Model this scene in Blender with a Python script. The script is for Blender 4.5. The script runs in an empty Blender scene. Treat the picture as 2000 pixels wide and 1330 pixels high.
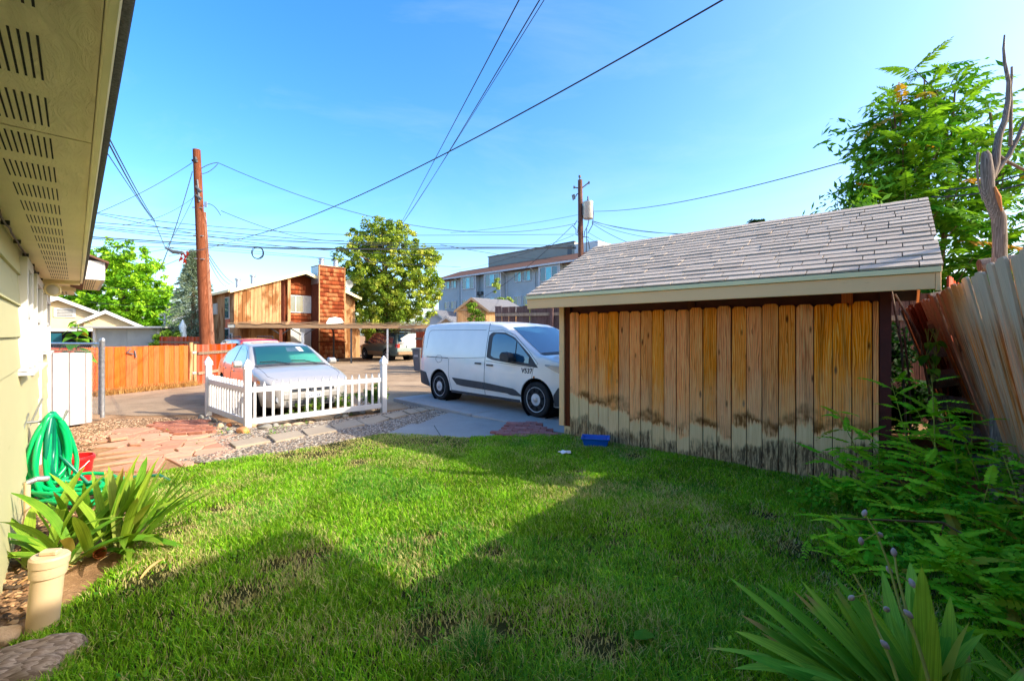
import bpy, bmesh, math, random
import numpy as np
from mathutils import Vector, Matrix, noise as mnoise
R = math.radians
rnd = random.Random(7)
rng = np.random.default_rng(11)
S = bpy.context.scene
C = S.collection

# ------------------------------------------------------------------ camera, sky, sun, exposure
FPX, CAMH, HOR = 860.0, 1.5, 654.0
cam_d = bpy.data.cameras.new('camera'); cam = bpy.data.objects.new('camera', cam_d); C.objects.link(cam)
cam.location = (0, 0, CAMH); cam.rotation_euler = (R(90), 0, 0)
cam_d.sensor_width = 36; cam_d.lens = FPX / 2000 * 36; cam_d.shift_y = -11 / 2000
cam_d.clip_start = .05; cam_d.clip_end = 1500
S.camera = cam
SUN_EL = 32.0
SUN_D = Vector((.979 * math.cos(R(SUN_EL)), -.206 * math.cos(R(SUN_EL)), math.sin(R(SUN_EL))))
W = bpy.data.worlds.new('World'); S.world = W; W.use_nodes = True
wn = W.node_tree; bg = wn.nodes['Background']
sky = wn.nodes.new('ShaderNodeTexSky'); sky.sky_type = 'NISHITA'; sky.sun_disc = False
sky.sun_elevation = R(SUN_EL); sky.sun_rotation = math.atan2(.979, -.206)
sky.air_density = 1.0; sky.dust_density = 2.4; sky.ozone_density = 2.0
hs = wn.nodes.new('ShaderNodeHueSaturation'); hs.inputs['Saturation'].default_value = 1.42; hs.inputs['Hue'].default_value = .505
wn.links.new(sky.outputs[0], hs.inputs['Color'])
# faint high cirrus all round the sky
_tc = wn.nodes.new('ShaderNodeTexCoord'); _mp = wn.nodes.new('ShaderNodeMapping'); _mp.inputs['Scale'].default_value = (1.2, 3.2, 5.0); _mp.inputs['Rotation'].default_value = (.3, .5, .7)
_nz = wn.nodes.new('ShaderNodeTexNoise'); _nz.inputs['Scale'].default_value = 1.3; _nz.inputs['Detail'].default_value = 7; _nz.inputs['Roughness'].default_value = .62; _nz.inputs['Distortion'].default_value = .6
_mr = wn.nodes.new('ShaderNodeMapRange'); _mr.inputs[1].default_value = .50; _mr.inputs[2].default_value = .80; _mr.inputs[3].default_value = 0; _mr.inputs[4].default_value = .13
_mx = wn.nodes.new('ShaderNodeMix'); _mx.data_type = 'RGBA'; _mx.inputs[7].default_value = (2.6, 2.9, 3.2, 1)
wn.links.new(_tc.outputs['Generated'], _mp.inputs[0]); wn.links.new(_mp.outputs[0], _nz.inputs['Vector']); wn.links.new(_nz.outputs['Fac'], _mr.inputs[0])
wn.links.new(_mr.outputs[0], _mx.inputs[0]); wn.links.new(hs.outputs[0], _mx.inputs[6]); wn.links.new(_mx.outputs[2], bg.inputs[0])
bg.inputs[1].default_value = .15
sun_d = bpy.data.lights.new('sun', 'SUN'); sun = bpy.data.objects.new('sun', sun_d); C.objects.link(sun)
sun_d.energy = 2.45; sun_d.angle = R(.5); sun_d.color = (1, .91, .78)
sun.rotation_euler = SUN_D.to_track_quat('Z', 'Y').to_euler()
S.view_settings.view_transform = 'Standard'; S.view_settings.look = 'None'
S.view_settings.exposure = 1.66; S.view_settings.gamma = 1

# ------------------------------------------------------------------ coordinates
def sm(t): t = max(0., min(1., t)); return t * t * (3 - 2 * t)
def G(x, y): return -.10 * sm((y - 6.3) / 2.2)
def U(px, py, z=None):
    zz = 0. if z is None else z
    for _ in range(6):
        Y = FPX * (CAMH - zz) / (py - HOR); X = (px - 1000) / FPX * Y
        if z is not None: break
        zz = G(X, Y)
    return Vector((X, Y, zz))
def at(px, py, Y): return Vector(((px - 1000) / FPX * Y, Y, CAMH - (py - HOR) / FPX * Y))

# ------------------------------------------------------------------ node helpers
def srgb(r, g, b):
    f = lambda c: (c / 12.92 if c <= .04045 else ((c + .055) / 1.055) ** 2.4)
    return (f(r / 255), f(g / 255), f(b / 255), 1)
class M:
    def __init__(s, name, rough=.7, spec=.3, metal=0, coat=0):
        s.m = bpy.data.materials.new(name); s.m.use_nodes = True; s.t = s.m.node_tree
        s.b = s.t.nodes['Principled BSDF']
        s.b.inputs['Roughness'].default_value = rough; s.b.inputs['Specular IOR Level'].default_value = spec
        s.b.inputs['Metallic'].default_value = metal; s.b.inputs['Coat Weight'].default_value = coat
    def n(s, ty, **k):
        nd = s.t.nodes.new(ty)
        for a, v in k.items(): setattr(nd, a, v)
        return nd
    def put(s, sock, v):
        if hasattr(v, 'is_output') or isinstance(v, bpy.types.NodeSocket): s.t.links.new(v, sock)
        else: sock.default_value = v
    def coord(s, kind='Object'): return s.n('ShaderNodeTexCoord').outputs[kind]
    def pos(s): return s.n('ShaderNodeNewGeometry').outputs['Position']
    def rand(s): return s.n('ShaderNodeObjectInfo').outputs['Random']
    def attr(s, name, ty='OBJECT', out='Fac'):
        a = s.n('ShaderNodeAttribute', attribute_type=ty, attribute_name=name); return a.outputs[out]
    def map(s, v, sc=(1, 1, 1), off=None):
        m = s.n('ShaderNodeMapping'); s.put(m.inputs[0], v); m.inputs['Scale'].default_value = sc
        if off is not None:
            cb = s.n('ShaderNodeCombineXYZ')
            for i in range(3): s.put(cb.inputs[i], off)
            s.put(m.inputs['Location'], cb.outputs[0])
        return m.outputs[0]
    def noise(s, v, sc=5, det=4, ro=.55, dist=0):
        q = s.n('ShaderNodeTexNoise'); s.put(q.inputs['Vector'], v)
        q.inputs['Scale'].default_value = sc; q.inputs['Detail'].default_value = det
        q.inputs['Roughness'].default_value = ro; q.inputs['Distortion'].default_value = dist
        return q.outputs['Fac']
    def vor(s, v, sc=5, feat='F1', out='Distance', ra=1):
        q = s.n('ShaderNodeTexVoronoi', feature=feat); s.put(q.inputs['Vector'], v)
        q.inputs['Scale'].default_value = sc; q.inputs['Randomness'].default_value = ra
        return q.outputs[out]
    def mth(s, op, a, b=0., c=0.):
        q = s.n('ShaderNodeMath', operation=op); s.put(q.inputs[0], a); s.put(q.inputs[1], b); s.put(q.inputs[2], c)
        return q.outputs[0]
    def rr(s, v, a, b, c=0., d=1.):
        q = s.n('ShaderNodeMapRange', interpolation_type='SMOOTHSTEP'); s.put(q.inputs[0], v)
        for i, x in enumerate((a, b, c, d)): s.put(q.inputs[i + 1], x)
        return q.outputs[0]
    def ramp(s, f, stops):
        q = s.n('ShaderNodeValToRGB'); s.put(q.inputs[0], f); e = q.color_ramp.elements
        while len(e) < len(stops): e.new(.5)
        for i, (p, c) in enumerate(stops): e[i].position = p; e[i].color = c
        return q.outputs[0]
    def mix(s, f, a, b, mode='MIX'):
        q = s.n('ShaderNodeMix', data_type='RGBA', blend_type=mode)
        s.put(q.inputs[0], f); s.put(q.inputs[6], a); s.put(q.inputs[7], b); return q.outputs[2]
    def sep(s, v):
        q = s.n('ShaderNodeSeparateXYZ'); s.put(q.inputs[0], v); return q.outputs
    def col(s, c): s.put(s.b.inputs['Base Color'], c); return s
    def bump(s, h, st=.4, d=.01):
        q = s.n('ShaderNodeBump'); q.inputs['Strength'].default_value = st; q.inputs['Distance'].default_value = d
        s.put(q.inputs['Height'], h); s.t.links.new(q.outputs[0], s.b.inputs['Normal']); return s

def plain(name, c, rough=.6, spec=.3, metal=0, coat=0, var=.12, sc=6, bump=0, bsc=60):
    m = M(name, rough, spec, metal, coat); v = m.coord()
    n = m.noise(m.map(v, off=m.mth('MULTIPLY', m.rand(), 37.)), sc, 5, .6)
    d = tuple(x * (1 - var * 1.6) for x in c[:3]) + (1,); l = tuple(min(1, x * (1 + var)) for x in c[:3]) + (1,)
    m.col(m.ramp(n, [(.3, d), (.7, l)]))
    if bump: m.bump(m.noise(v, bsc, 3), bump, .005)
    return m.m

def wood(name, dark, mid, light, weather=None, axis=2, gs=1.0, rough=.8, stain=.0, gray=None, grayamt=0, knots=.5, tv=.23):
    """boards: grain runs along local axis; per-board hue and grain offset"""
    m = M(name, rough, .06); o = m.coord(); r = m.rand()
    sc = [26 * gs, 26 * gs, 26 * gs]; sc[axis] = 1.3 * gs
    off = m.mth('MULTIPLY', r, 91.)
    v = m.map(o, tuple(sc), off)
    g1 = m.noise(v, 1.6, 8, .65, 1.3)
    sc2 = [7 * gs] * 3; sc2[axis] = .8 * gs
    w = m.n('ShaderNodeTexWave', wave_type='BANDS', bands_direction='X', wave_profile='SAW')
    m.put(w.inputs['Vector'], m.map(o, tuple(sc2), off)); w.inputs['Scale'].default_value = 2.2
    w.inputs['Distortion'].default_value = 14; w.inputs['Detail'].default_value = 3; w.inputs['Detail Scale'].default_value = .7
    g = m.mth('ADD', m.mth('MULTIPLY', g1, .72), m.mth('MULTIPLY', w.outputs['Fac'], .28))
    c = m.ramp(g, [(.22, dark), (.48, mid), (.75, light)])
    tone = m.rr(r, 0, 1, 1 - tv, 1 + tv * .7)
    hv = m.n('ShaderNodeHueSaturation'); m.put(hv.inputs['Color'], c); m.put(hv.inputs['Value'], tone)
    m.put(hv.inputs['Saturation'], m.rr(m.mth('FRACT', m.mth('MULTIPLY', r, 7.3)), 0, 1, 1 - tv * .5, 1 + tv * .3))
    c = hv.outputs[0]
    if knots:
        sk = [9.] * 3; sk[axis] = 2.6
        k = m.vor(m.map(o, tuple(sk), off), 1.0)
        c = m.mix(m.rr(k, .05, .16, knots, 0), c, tuple(x * .35 for x in dark[:3]) + (1,))
    if stain:
        ss = [9.] * 3; ss[axis] = .7
        n = m.noise(m.map(o, tuple(ss), off), 1, 5, .6)
        c = m.mix(m.rr(n, .52, .72, 0, stain), c, tuple(x * .4 for x in dark[:3]) + (1,))
    if gray is not None:
        ss = [14.] * 3; ss[axis] = .6
        n = m.noise(m.map(o, tuple(ss), off), 1.2, 6, .6, .6)
        zg = m.sep(m.coord())[2]; zn = m.mth('ADD', zg, m.mth('MULTIPLY', m.mth('SUBTRACT', n, .5), .9))
        ga = m.mth('MAXIMUM', m.mth('MULTIPLY', m.rr(n, .44, .58), grayamt), m.mth('MAXIMUM', m.rr(zn, 1.35, 1.75, 0, .9), m.rr(zn, .45, .85, .92, 0)))
        c = m.mix(ga, c, m.mix(g1, tuple(x * .55 for x in gray[:3]) + (1,), gray))
    if weather:
        z = m.sep(m.coord())[2]
        st = m.noise(m.map(o, (60, 60, 3), off), 1, 4, .6)
        jag = m.mth('MULTIPLY', m.mth('SUBTRACT', st, .5), .22)
        big = m.mth('MULTIPLY', m.mth('SUBTRACT', m.noise(m.map(m.pos(), (1, 1, 1)), 3.3, 3), .5), .42)
        zz = m.mth('ADD', m.mth('ADD', z, jag), big)
        b, gr = m.attr('bleach'), m.attr('grime')
        d = m.mth('SUBTRACT', zz, b)
        # pale band, dark tide line just above it, silvery fade higher up
        fn = m.noise(m.map(o, (10, 10, 1.5), off), 1, 4, .6)
        c = m.mix(m.mth('MULTIPLY', m.rr(m.mth('ADD', d, m.mth('MULTIPLY', m.mth('SUBTRACT', fn, .5), 1.1)), -.1, .75, 1, 0), .42), c, srgb(246, 204, 150))
        tide = m.mth('MULTIPLY', m.rr(d, -.02, .03), m.rr(d, .03, .17, 1, 0))
        tide = m.mth('MULTIPLY', tide, m.rr(m.noise(m.pos(), 5, 3), .36, .58, .15, 1))
        c = m.mix(m.mth('MULTIPLY', tide, .9), c, srgb(104, 62, 24))
        pale = m.mix(g1, srgb(206, 160, 104), srgb(255, 224, 170))
        c = m.mix(m.rr(d, -.05, .012, .95, 0), c, pale)
        e = m.mth('SUBTRACT', zz, gr)
        blot = m.noise(m.map(o, (46, 46, 5.5), off), 1, 7, .72, .8)
        c = m.mix(m.mth('MULTIPLY', m.rr(e, -.03, .05, 1, 0), m.rr(blot, .36, .60, .15, .92)), c, srgb(74, 54, 38))
        c = m.mix(m.mth('MULTIPLY', m.rr(z, .02, .10, .55, 0), m.rr(blot, .35, .6)), c, srgb(150, 112, 74))
    m.col(c); m.bump(g, .5, .006)
    return m.m

def glassy(name, c, rough=.04):
    m = M(name, rough, .9, 0, .6); m.b.inputs['Coat Roughness'].default_value = .02
    n = m.noise(m.coord(), 1.5, 2); m.col(m.ramp(n, [(.3, tuple(x * .6 for x in c[:3]) + (1,)), (.7, c)])); return m.m
def clear(name, tint):
    m = M(name); t = m.t; out = t.nodes['Material Output']
    tr = m.n('ShaderNodeBsdfTransparent'); tr.inputs[0].default_value = tint
    gl = m.n('ShaderNodeBsdfGlossy'); gl.inputs['Roughness'].default_value = .02
    fr = m.n('ShaderNodeFresnel'); fr.inputs[0].default_value = 1.7
    mx = m.n('ShaderNodeMixShader'); t.links.new(m.mth('ADD', fr.outputs[0], .06), mx.inputs[0])
    t.links.new(tr.outputs[0], mx.inputs[1]); t.links.new(gl.outputs[0], mx.inputs[2]); t.links.new(mx.outputs[0], out.inputs[0])
    return m.m
def leafmat(name, a, b, trans=.35, rough=.45, vcol=False, tip=None):
    m = M(name, max(rough, .6), .12); t = m.t; out = t.nodes['Material Output']
    if vcol: c = m.attr('tint', 'GEOMETRY', 'Color')
    else:
        r = m.rand(); n = m.noise(m.map(m.coord(), (1, 1, 1), m.mth('MULTIPLY', r, 50.)), 9, 3)
        c = m.ramp(m.mth('ADD', m.mth('MULTIPLY', r, .6), m.mth('MULTIPLY', n, .4)), [(.15, a), (.8, b)])
        if name.startswith('iris'):
            z = m.sep(m.coord())[2]; vn_ = m.noise(m.map(m.coord(), (1, 150, 1.2)), 1, 2)
            c = m.mix(m.rr(vn_, .4, .6, .0, .35), c, tuple(x * .55 for x in a[:3]) + (1,))
            rt_ = m.mth('FRACT', m.mth('MULTIPLY', r, 5.1)); c = m.mix(m.mth('MULTIPLY', m.rr(z, .80, .90), m.rr(rt_, .68, .8)), c, srgb(186, 150, 84))
            c = m.mix(m.rr(z, .02, .22, .6, 0), c, srgb(206, 206, 140))
        if tip is not None:
            c = m.mix(m.rr(m.mth('FRACT', m.mth('MULTIPLY', r, 13.7)), .95, .99), c, tip)
    m.col(c)
    tl = m.n('ShaderNodeBsdfTranslucent'); t.links.new(m.mix(1, c, (1.0, 1.0, .45, 1), 'MULTIPLY'), tl.inputs[0])
    mx = m.n('ShaderNodeMixShader'); mx.inputs[0].default_value = trans
    t.links.new(m.b.outputs[0], mx.inputs[1]); t.links.new(tl.outputs[0], mx.inputs[2]); t.links.new(mx.outputs[0], out.inputs[0])
    return m.m

MAT = {}
def paint_wear(name, base, under, wear=.5, rough=.6, scale=3, streak=(3, 3, 1)):
    m = M(name, rough, .3); o = m.coord(); v = m.map(o, streak, m.mth('MULTIPLY', m.rand(), 50.))
    n = m.noise(v, scale, 8, .7); n2 = m.noise(o, 1.1, 3)
    c = m.mix(m.rr(n2, .3, .7, 0, .25), base, tuple(x * .78 for x in base[:3]) + (1,))
    c = m.mix(m.rr(n, .62, .70, 0, wear), c, under); m.col(c); m.bump(m.noise(o, 90, 3), .15, .003); return m.m

MAT['white_vinyl'] = plain('white_vinyl', (.60, .59, .56, 1), .35, .4, var=.05)
MAT['white_trim'] = paint_wear('white_trim', (.56, .55, .50, 1), srgb(150, 120, 90), .6, scale=5)
MAT['shed_board'] = wood('shed_board', srgb(150, 60, 14), srgb(255, 140, 50), srgb(255, 190, 104), weather=True, stain=.55, knots=.95, tv=.13)
MAT['fence_old'] = wood('fence_old', srgb(70, 38, 20), srgb(200, 118, 58), srgb(244, 190, 132), gray=srgb(216, 192, 160), grayamt=.7, stain=.9, gs=1.5, knots=.6)
MAT['fence_new'] = wood('fence_new', srgb(160, 66, 26), srgb(196, 92, 40), srgb(212, 118, 62), knots=.2, stain=.25, tv=.07)
MAT['fence_red'] = wood('fence_red', srgb(120, 48, 24), srgb(165, 66, 34), srgb(190, 92, 52), knots=.2, stain=.4)
MAT['fence_brown'] = wood('fence_brown', srgb(70, 34, 20), srgb(118, 60, 34), srgb(160, 92, 56), knots=.3, stain=.6)
MAT['fence_dark'] = wood('fence_dark', srgb(50, 36, 34), srgb(92, 70, 66), srgb(134, 112, 106), knots=.2, stain=.3)
MAT['wood_gray'] = wood('wood_gray', srgb(80, 66, 54), srgb(132, 112, 92), srgb(176, 154, 128), stain=.3)
MAT['pole_wood'] = wood('pole_wood', srgb(78, 44, 32), srgb(120, 72, 52), srgb(150, 98, 76), gs=.8, stain=.45, knots=.25)
MAT['pole_old'] = wood('pole_old', srgb(84, 46, 32), srgb(140, 88, 62), srgb(178, 126, 92), gs=.9, stain=.6, knots=.2)
MAT['pole_dark'] = wood('pole_dark', srgb(50, 34, 30), srgb(92, 64, 54), srgb(140, 100, 80), gs=.8, stain=.3, knots=.1)
MAT['frame_wood'] = wood('frame_wood', srgb(60, 26, 14), srgb(98, 46, 24), srgb(130, 66, 36))
MAT['dark_red'] = plain('dark_red', srgb(84, 34, 26), .7, var=.2)
MAT['beige_paint'] = paint_wear('beige_paint', srgb(250, 196, 136), srgb(150, 120, 84), .35, scale=6, streak=(1, 8, 8))
MAT['cream_paint'] = paint_wear('cream_paint', srgb(240, 222, 166), srgb(160, 140, 90), .3, scale=6, streak=(1, 8, 8))
MAT['steel'] = plain('steel', (.45, .46, .47, 1), .4, .5, .8, var=.15)
MAT['galv'] = plain('galv', (.50, .52, .53, 1), .42, .5, .75, var=.2, sc=20)
MAT['black_plastic'] = plain('black_plastic', (.03, .03, .032, 1), .55, .35, var=.15)
MAT['cladding'] = plain('cladding', (.055, .057, .062, 1), .6, .3, var=.15)
MAT['rubber'] = plain('rubber', (.022, .022, .023, 1), .8, .2, var=.2, sc=20)
MAT['wire'] = plain('wire', (.035, .04, .05, 1), .6, .2)
MAT['wire_gray'] = plain('wire_gray', (.16, .18, .2, 1), .5, .3)
MAT['hub'] = plain('hub', (.55, .56, .57, 1), .4, .5, .2, var=.08)
MAT['van_paint'] = plain('van_paint', (.76, .72, .66, 1), .32, .5, 0, .8, var=.04, sc=2)
MAT['sedan_paint'] = plain('sedan_paint', (.42, .39, .34, 1), .28, .5, .15, .8, var=.04, sc=2)
MAT['red_paint'] = plain('red_paint', srgb(150, 24, 20), .3, .5, 0, .8, var=.05)
MAT['green_paint'] = plain('green_paint', srgb(74, 96, 92), .3, .5, .1, .8, var=.06)
MAT['tan_paint'] = plain('tan_paint', srgb(140, 112, 82), .35, .5, .1, .6, var=.06)
MAT['auto_glass'] = glassy('auto_glass', (.02, .08, .14, 1))
MAT['window_glass'] = glassy('window_glass', srgb(36, 92, 104))
MAT['clear_glass'] = clear('clear_glass', (.75, .92, .88, 1))
MAT['red_lens'] = glassy('red_lens', srgb(190, 16, 14), .15)
MAT['amber_lens'] = glassy('amber_lens', srgb(206, 110, 30), .15)
MAT['lamp_lens'] = glassy('lamp_lens', (.38, .4, .42, 1), .1)
MAT['chrome'] = plain('chrome', (.7, .7, .7, 1), .12, .6, 1, var=.03)
MAT['dark'] = plain('dark', (.012, .012, .013, 1), .9, .05)
MAT['blue_plastic'] = plain('blue_plastic', srgb(16, 96, 196), .35, .5, var=.06)
MAT['red_plastic'] = plain('red_plastic', srgb(206, 26, 28), .4, .5, var=.14, sc=9)
MAT['hose'] = plain('hose', srgb(0, 172, 96), .32, .5, var=.1, sc=5)
MAT['hose_dark'] = plain('hose_dark', srgb(0, 112, 84), .35, .5, var=.1)
MAT['pvc'] = paint_wear('pvc', srgb(206, 178, 138), srgb(160, 110, 64), .55, .45, 2.2, (2, 2, 4))
MAT['locker'] = plain('locker', (.46, .42, .41, 1), .5, .3, var=.08, sc=3)
MAT['sunshade'] = M('sunshade', .4, .5, .2).col(srgb(130, 205, 186)).m
MAT['brass'] = plain('brass', (.5, .42, .25, 1), .4, .5, .7)
MAT['bin'] = plain('bin', srgb(92, 94, 96), .5, .3, var=.1)
MAT['paper'] = plain('paper', (.75, .75, .72, 1), .6)
MAT['ink'] = plain('ink', (.02, .02, .03, 1), .6)
MAT['ink_blue'] = plain('ink_blue', (.03, .05, .16, 1), .6)
MAT['flag_orange'] = plain('flag_orange', srgb(225, 70, 30), .7)
MAT['umbrella'] = plain('umbrella', srgb(186, 206, 214), .8)
def siding(name, c, pitch=.2, axis=2):
    m = M(name, .65, .25); z = m.sep(m.pos())[axis]
    f = m.mth('FRACT', m.mth('DIVIDE', z, pitch)); n = m.noise(m.pos(), 2, 4)
    cc = m.mix(m.rr(n, .3, .7, 0, .3), c, tuple(x * .8 for x in c[:3]) + (1,))
    m.col(cc); m.bump(f, .8, .02); return m.m
MAT['house_wall'] = paint_wear('house_wall', srgb(186, 180, 134), srgb(140, 124, 86), .25, .6, 2.5, (1, 4, 4))
MAT['soffit'] = plain('soffit', srgb(238, 226, 180), .6, var=.06, sc=3)
def soff():
    m = M('soffit_board', .6, .2); o = m.coord()
    n = m.noise(m.map(o, (7, 22, 1)), 1, 8, .7, 2.2); n2 = m.noise(o, 1.5, 3)
    m.col(m.mix(m.rr(n2, .3, .75, 0, .45), srgb(244, 230, 188), srgb(216, 202, 158))); m.bump(n, .8, .02); return m.m
MAT['soffit_board'] = soff()
MAT['slot'] = plain('slot', (.02, .02, .02, 1), .9)
MAT['apt_wall'] = plain('apt_wall', srgb(170, 180, 182), .6, var=.06, sc=1)
MAT['apt_trim'] = plain('apt_trim', srgb(196, 202, 204), .6)
MAT['apt_tan'] = plain('apt_tan', srgb(150, 146, 134), .6, var=.05, sc=1)
MAT['tan_siding'] = siding('tan_siding', srgb(222, 198, 152), .18)
MAT['gray_panel'] = plain('gray_panel', srgb(150, 154, 150), .8, var=.1, sc=1)
MAT['white_wall'] = siding('white_wall', (.6, .59, .56, 1), .22)
def t111():
    m = M('grooved_ply', .8, .15); o = m.coord(); s = m.sep(o)
    n = m.noise(m.map(o, (14, 14, .8)), 1, 6, .65); n2 = m.noise(m.map(o, (1.0, 1.0, .5)), 1.3, 5, .6)
    c = m.ramp(n, [(.25, srgb(122, 88, 54)), (.5, srgb(172, 132, 90)), (.8, srgb(196, 162, 120))])
    c = m.mix(m.rr(n2, .49, .60, 0, .85), c, m.mix(n, srgb(84, 46, 18), srgb(140, 88, 40)))
    m.col(c); return m.m
MAT['grooved_ply'] = t111()
MAT['cedar'] = wood('cedar', srgb(120, 44, 16), srgb(190, 84, 34), srgb(220, 128, 66), gs=2, stain=.5, knots=.1)
def cedar_rows():
    m = M('cedar_shake', .8, .15); c = m.attr('tint', 'GEOMETRY', 'Color')
    n = m.noise(m.map(m.coord(), (18, 18, 3)), 1, 5, .7)
    m.col(m.mix(m.rr(n, .35, .65, 0, .6), c, srgb(96, 40, 18))); m.bump(n, .4, .01); return m.m
MAT['cedar_shake'] = cedar_rows()
def shingle(name, a, b, d=(.02, .02, .022, 1)):
    m = M(name, .92, .1); o = m.coord(); r = m.rand()
    g = m.noise(o, 160, 2, .7); n = m.noise(m.map(o, (1, 1, 1), m.mth('MULTIPLY', r, 60.)), 7, 3)
    c = m.mix(m.mth('ADD', m.mth('MULTIPLY', r, .5), m.mth('MULTIPLY', n, .5)), a, b)
    c = m.mix(m.rr(g, .40, .62, 0, .5), c, tuple(x * .45 for x in a[:3]) + (1,)); m.col(c); m.bump(g, .5, .004); return m.m
MAT['shingle'] = shingle('shingle', srgb(172, 156, 138), srgb(206, 190, 170))
MAT['shingle_brown'] = shingle('shingle_brown', srgb(92, 66, 54), srgb(128, 96, 80))
MAT['shingle_dark'] = shingle('shingle_dark', srgb(90, 92, 98), srgb(124, 124, 128))
MAT['underlay'] = plain('underlay', (.03, .03, .032, 1), .95)
def ground_mat(name, cols, sc=3, peb=0, pc=None, bump=.5, bs=60, dist=.02, ro=.95):
    m = M(name, ro, .1); p = m.pos(); n = m.noise(p, sc, 8, .65); n2 = m.noise(p, sc * .22, 3)
    c = m.ramp(m.mth('ADD', m.mth('MULTIPLY', n, .6), m.mth('MULTIPLY', n2, .4)), cols)
    h = m.noise(p, bs, 5, .7)
    c = m.mix(m.rr(h, .55, .72, 0, .5), c, tuple(min(1, x * 1.5) for x in cols[-1][1][:3]) + (1,))
    c = m.mix(m.rr(h, .28, .42, .55, 0), c, tuple(x * .4 for x in cols[0][1][:3]) + (1,))
    m.col(c); m.bump(h, bump, dist); return m.m
MAT['dirt'] = ground_mat('dirt', [(.3, srgb(116, 86, 58)), (.5, srgb(156, 120, 84)), (.7, srgb(186, 150, 112))], 3, bs=34, dist=.03)
MAT['asphalt'] = ground_mat('asphalt', [(.3, srgb(120, 100, 78)), (.5, srgb(158, 134, 106)), (.75, srgb(184, 160, 128))], 1.2, bs=70)
MAT['lawn_soil'] = ground_mat('lawn_soil', [(.3, srgb(30, 36, 10)), (.5, srgb(52, 54, 20)), (.7, srgb(104, 84, 50))], 4, bs=50)
MAT['gravel_bed'] = ground_mat('gravel_bed', [(.3, srgb(90, 80, 70)), (.5, srgb(130, 118, 104)), (.7, srgb(160, 150, 138))], 8, bs=50)
def concrete(name, a, b):
    m = M(name, .9, .15); p = m.pos(); n = m.noise(p, 1.6, 6, .6); h = m.noise(p, 90, 4, .7); q = m.noise(p, 7, 5, .7)
    c = m.mix(n, a, b); c = m.mix(m.rr(q, .55, .75, 0, .35), c, tuple(x * .55 for x in a[:3]) + (1,))
    c = m.mix(m.rr(h, .3, .45, .4, 0), c, tuple(x * .5 for x in a[:3]) + (1,)); m.col(c); m.bump(h, .35, .006); return m.m
MAT['concrete'] = concrete('concrete', srgb(148, 142, 136), srgb(186, 178, 168))
MAT['old_concrete'] = concrete('old_concrete', srgb(138, 136, 130), srgb(172, 168, 158))
MAT['slab'] = concrete('slab', srgb(148, 132, 110), srgb(178, 162, 138))
def stone(name, a, b, sc=6):
    m = M(name, .85, .2); o = m.coord(); r = m.rand(); v = m.map(o, (1, 1, 1), m.mth('MULTIPLY', r, 40.))
    n = m.noise(v, sc, 7, .65); c = m.ramp(m.mth('ADD', m.mth('MULTIPLY', n, .6), m.mth('MULTIPLY', r, .4)), [(.25, a), (.75, b)])
    c = m.mix(m.rr(m.noise(v, sc * 4, 4), .55, .7, 0, .4), c, tuple(x * .5 for x in a[:3]) + (1,))
    m.col(c); m.bump(m.noise(v, sc * 4, 5, .7), .5, .02); return m.m
MAT['flagstone'] = stone('flagstone', srgb(176, 124, 96), srgb(206, 158, 128), 4)
MAT['brick'] = stone('brick', srgb(150, 84, 74), srgb(188, 128, 116), 14)
MAT['brick_dark'] = stone('brick_dark', srgb(140, 84, 64), srgb(182, 124, 98), 14)
MAT['rock_gray'] = stone('rock_gray', srgb(112, 108, 98), srgb(170, 164, 150), 8)
MAT['rock_tan'] = stone('rock_tan', srgb(160, 130, 98), srgb(206, 180, 144), 8)
MAT['rock_orange'] = stone('rock_orange', srgb(176, 96, 48), srgb(216, 150, 96), 7)
MAT['rock_dark'] = stone('rock_dark', srgb(70, 64, 58), srgb(116, 106, 92), 8)
MAT['pebble'] = M('pebble', .85, .2).m
_m = M('pebble2', .85, .2); _m.col(_m.attr('tint', 'GEOMETRY', 'Color')); MAT['pebble'] = _m.m
MAT['bark'] = wood('bark', srgb(70, 56, 42), srgb(120, 98, 74), srgb(160, 134, 104), gs=.9, knots=.3, stain=.4)
MAT['snag'] = wood('snag', srgb(74, 66, 58), srgb(128, 116, 104), srgb(176, 162, 146), gs=2.2, knots=.5, stain=.45)
MAT['twig'] = plain('twig', srgb(112, 84, 54), .8)
MAT['stem_green'] = plain('stem_green', srgb(150, 150, 60), .7)
MAT['leafv'] = leafmat('leaf_tinted', None, None, .35, .5, vcol=True)
MAT['grassv'] = leafmat('grass_blade', None, None, .38, .5, vcol=True)
MAT['iris'] = leafmat('iris_leaf', srgb(84, 140, 34), srgb(176, 200, 64), .28, .38, tip=srgb(206, 170, 96))
MAT['iris_dark'] = leafmat('iris_leaf_dark', srgb(72, 160, 40), srgb(176, 214, 70), .28, .35, tip=srgb(170, 170, 60))
MAT['dry_leaf'] = leafmat('dry_leaf', srgb(176, 120, 60), srgb(214, 176, 116), .2, .7)
MAT['frond_heaven'] = leafmat('frond_heaven', srgb(44, 112, 22), srgb(136, 184, 48), .42, .4, tip=srgb(196, 140, 50))
MAT['frond_locust'] = leafmat('frond_locust', srgb(80, 178, 26), srgb(180, 226, 50), .38, .45, tip=srgb(170, 150, 50))
MAT['bloom_dry'] = plain('bloom_dry', srgb(176, 158, 150), .9, var=.2)

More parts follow.
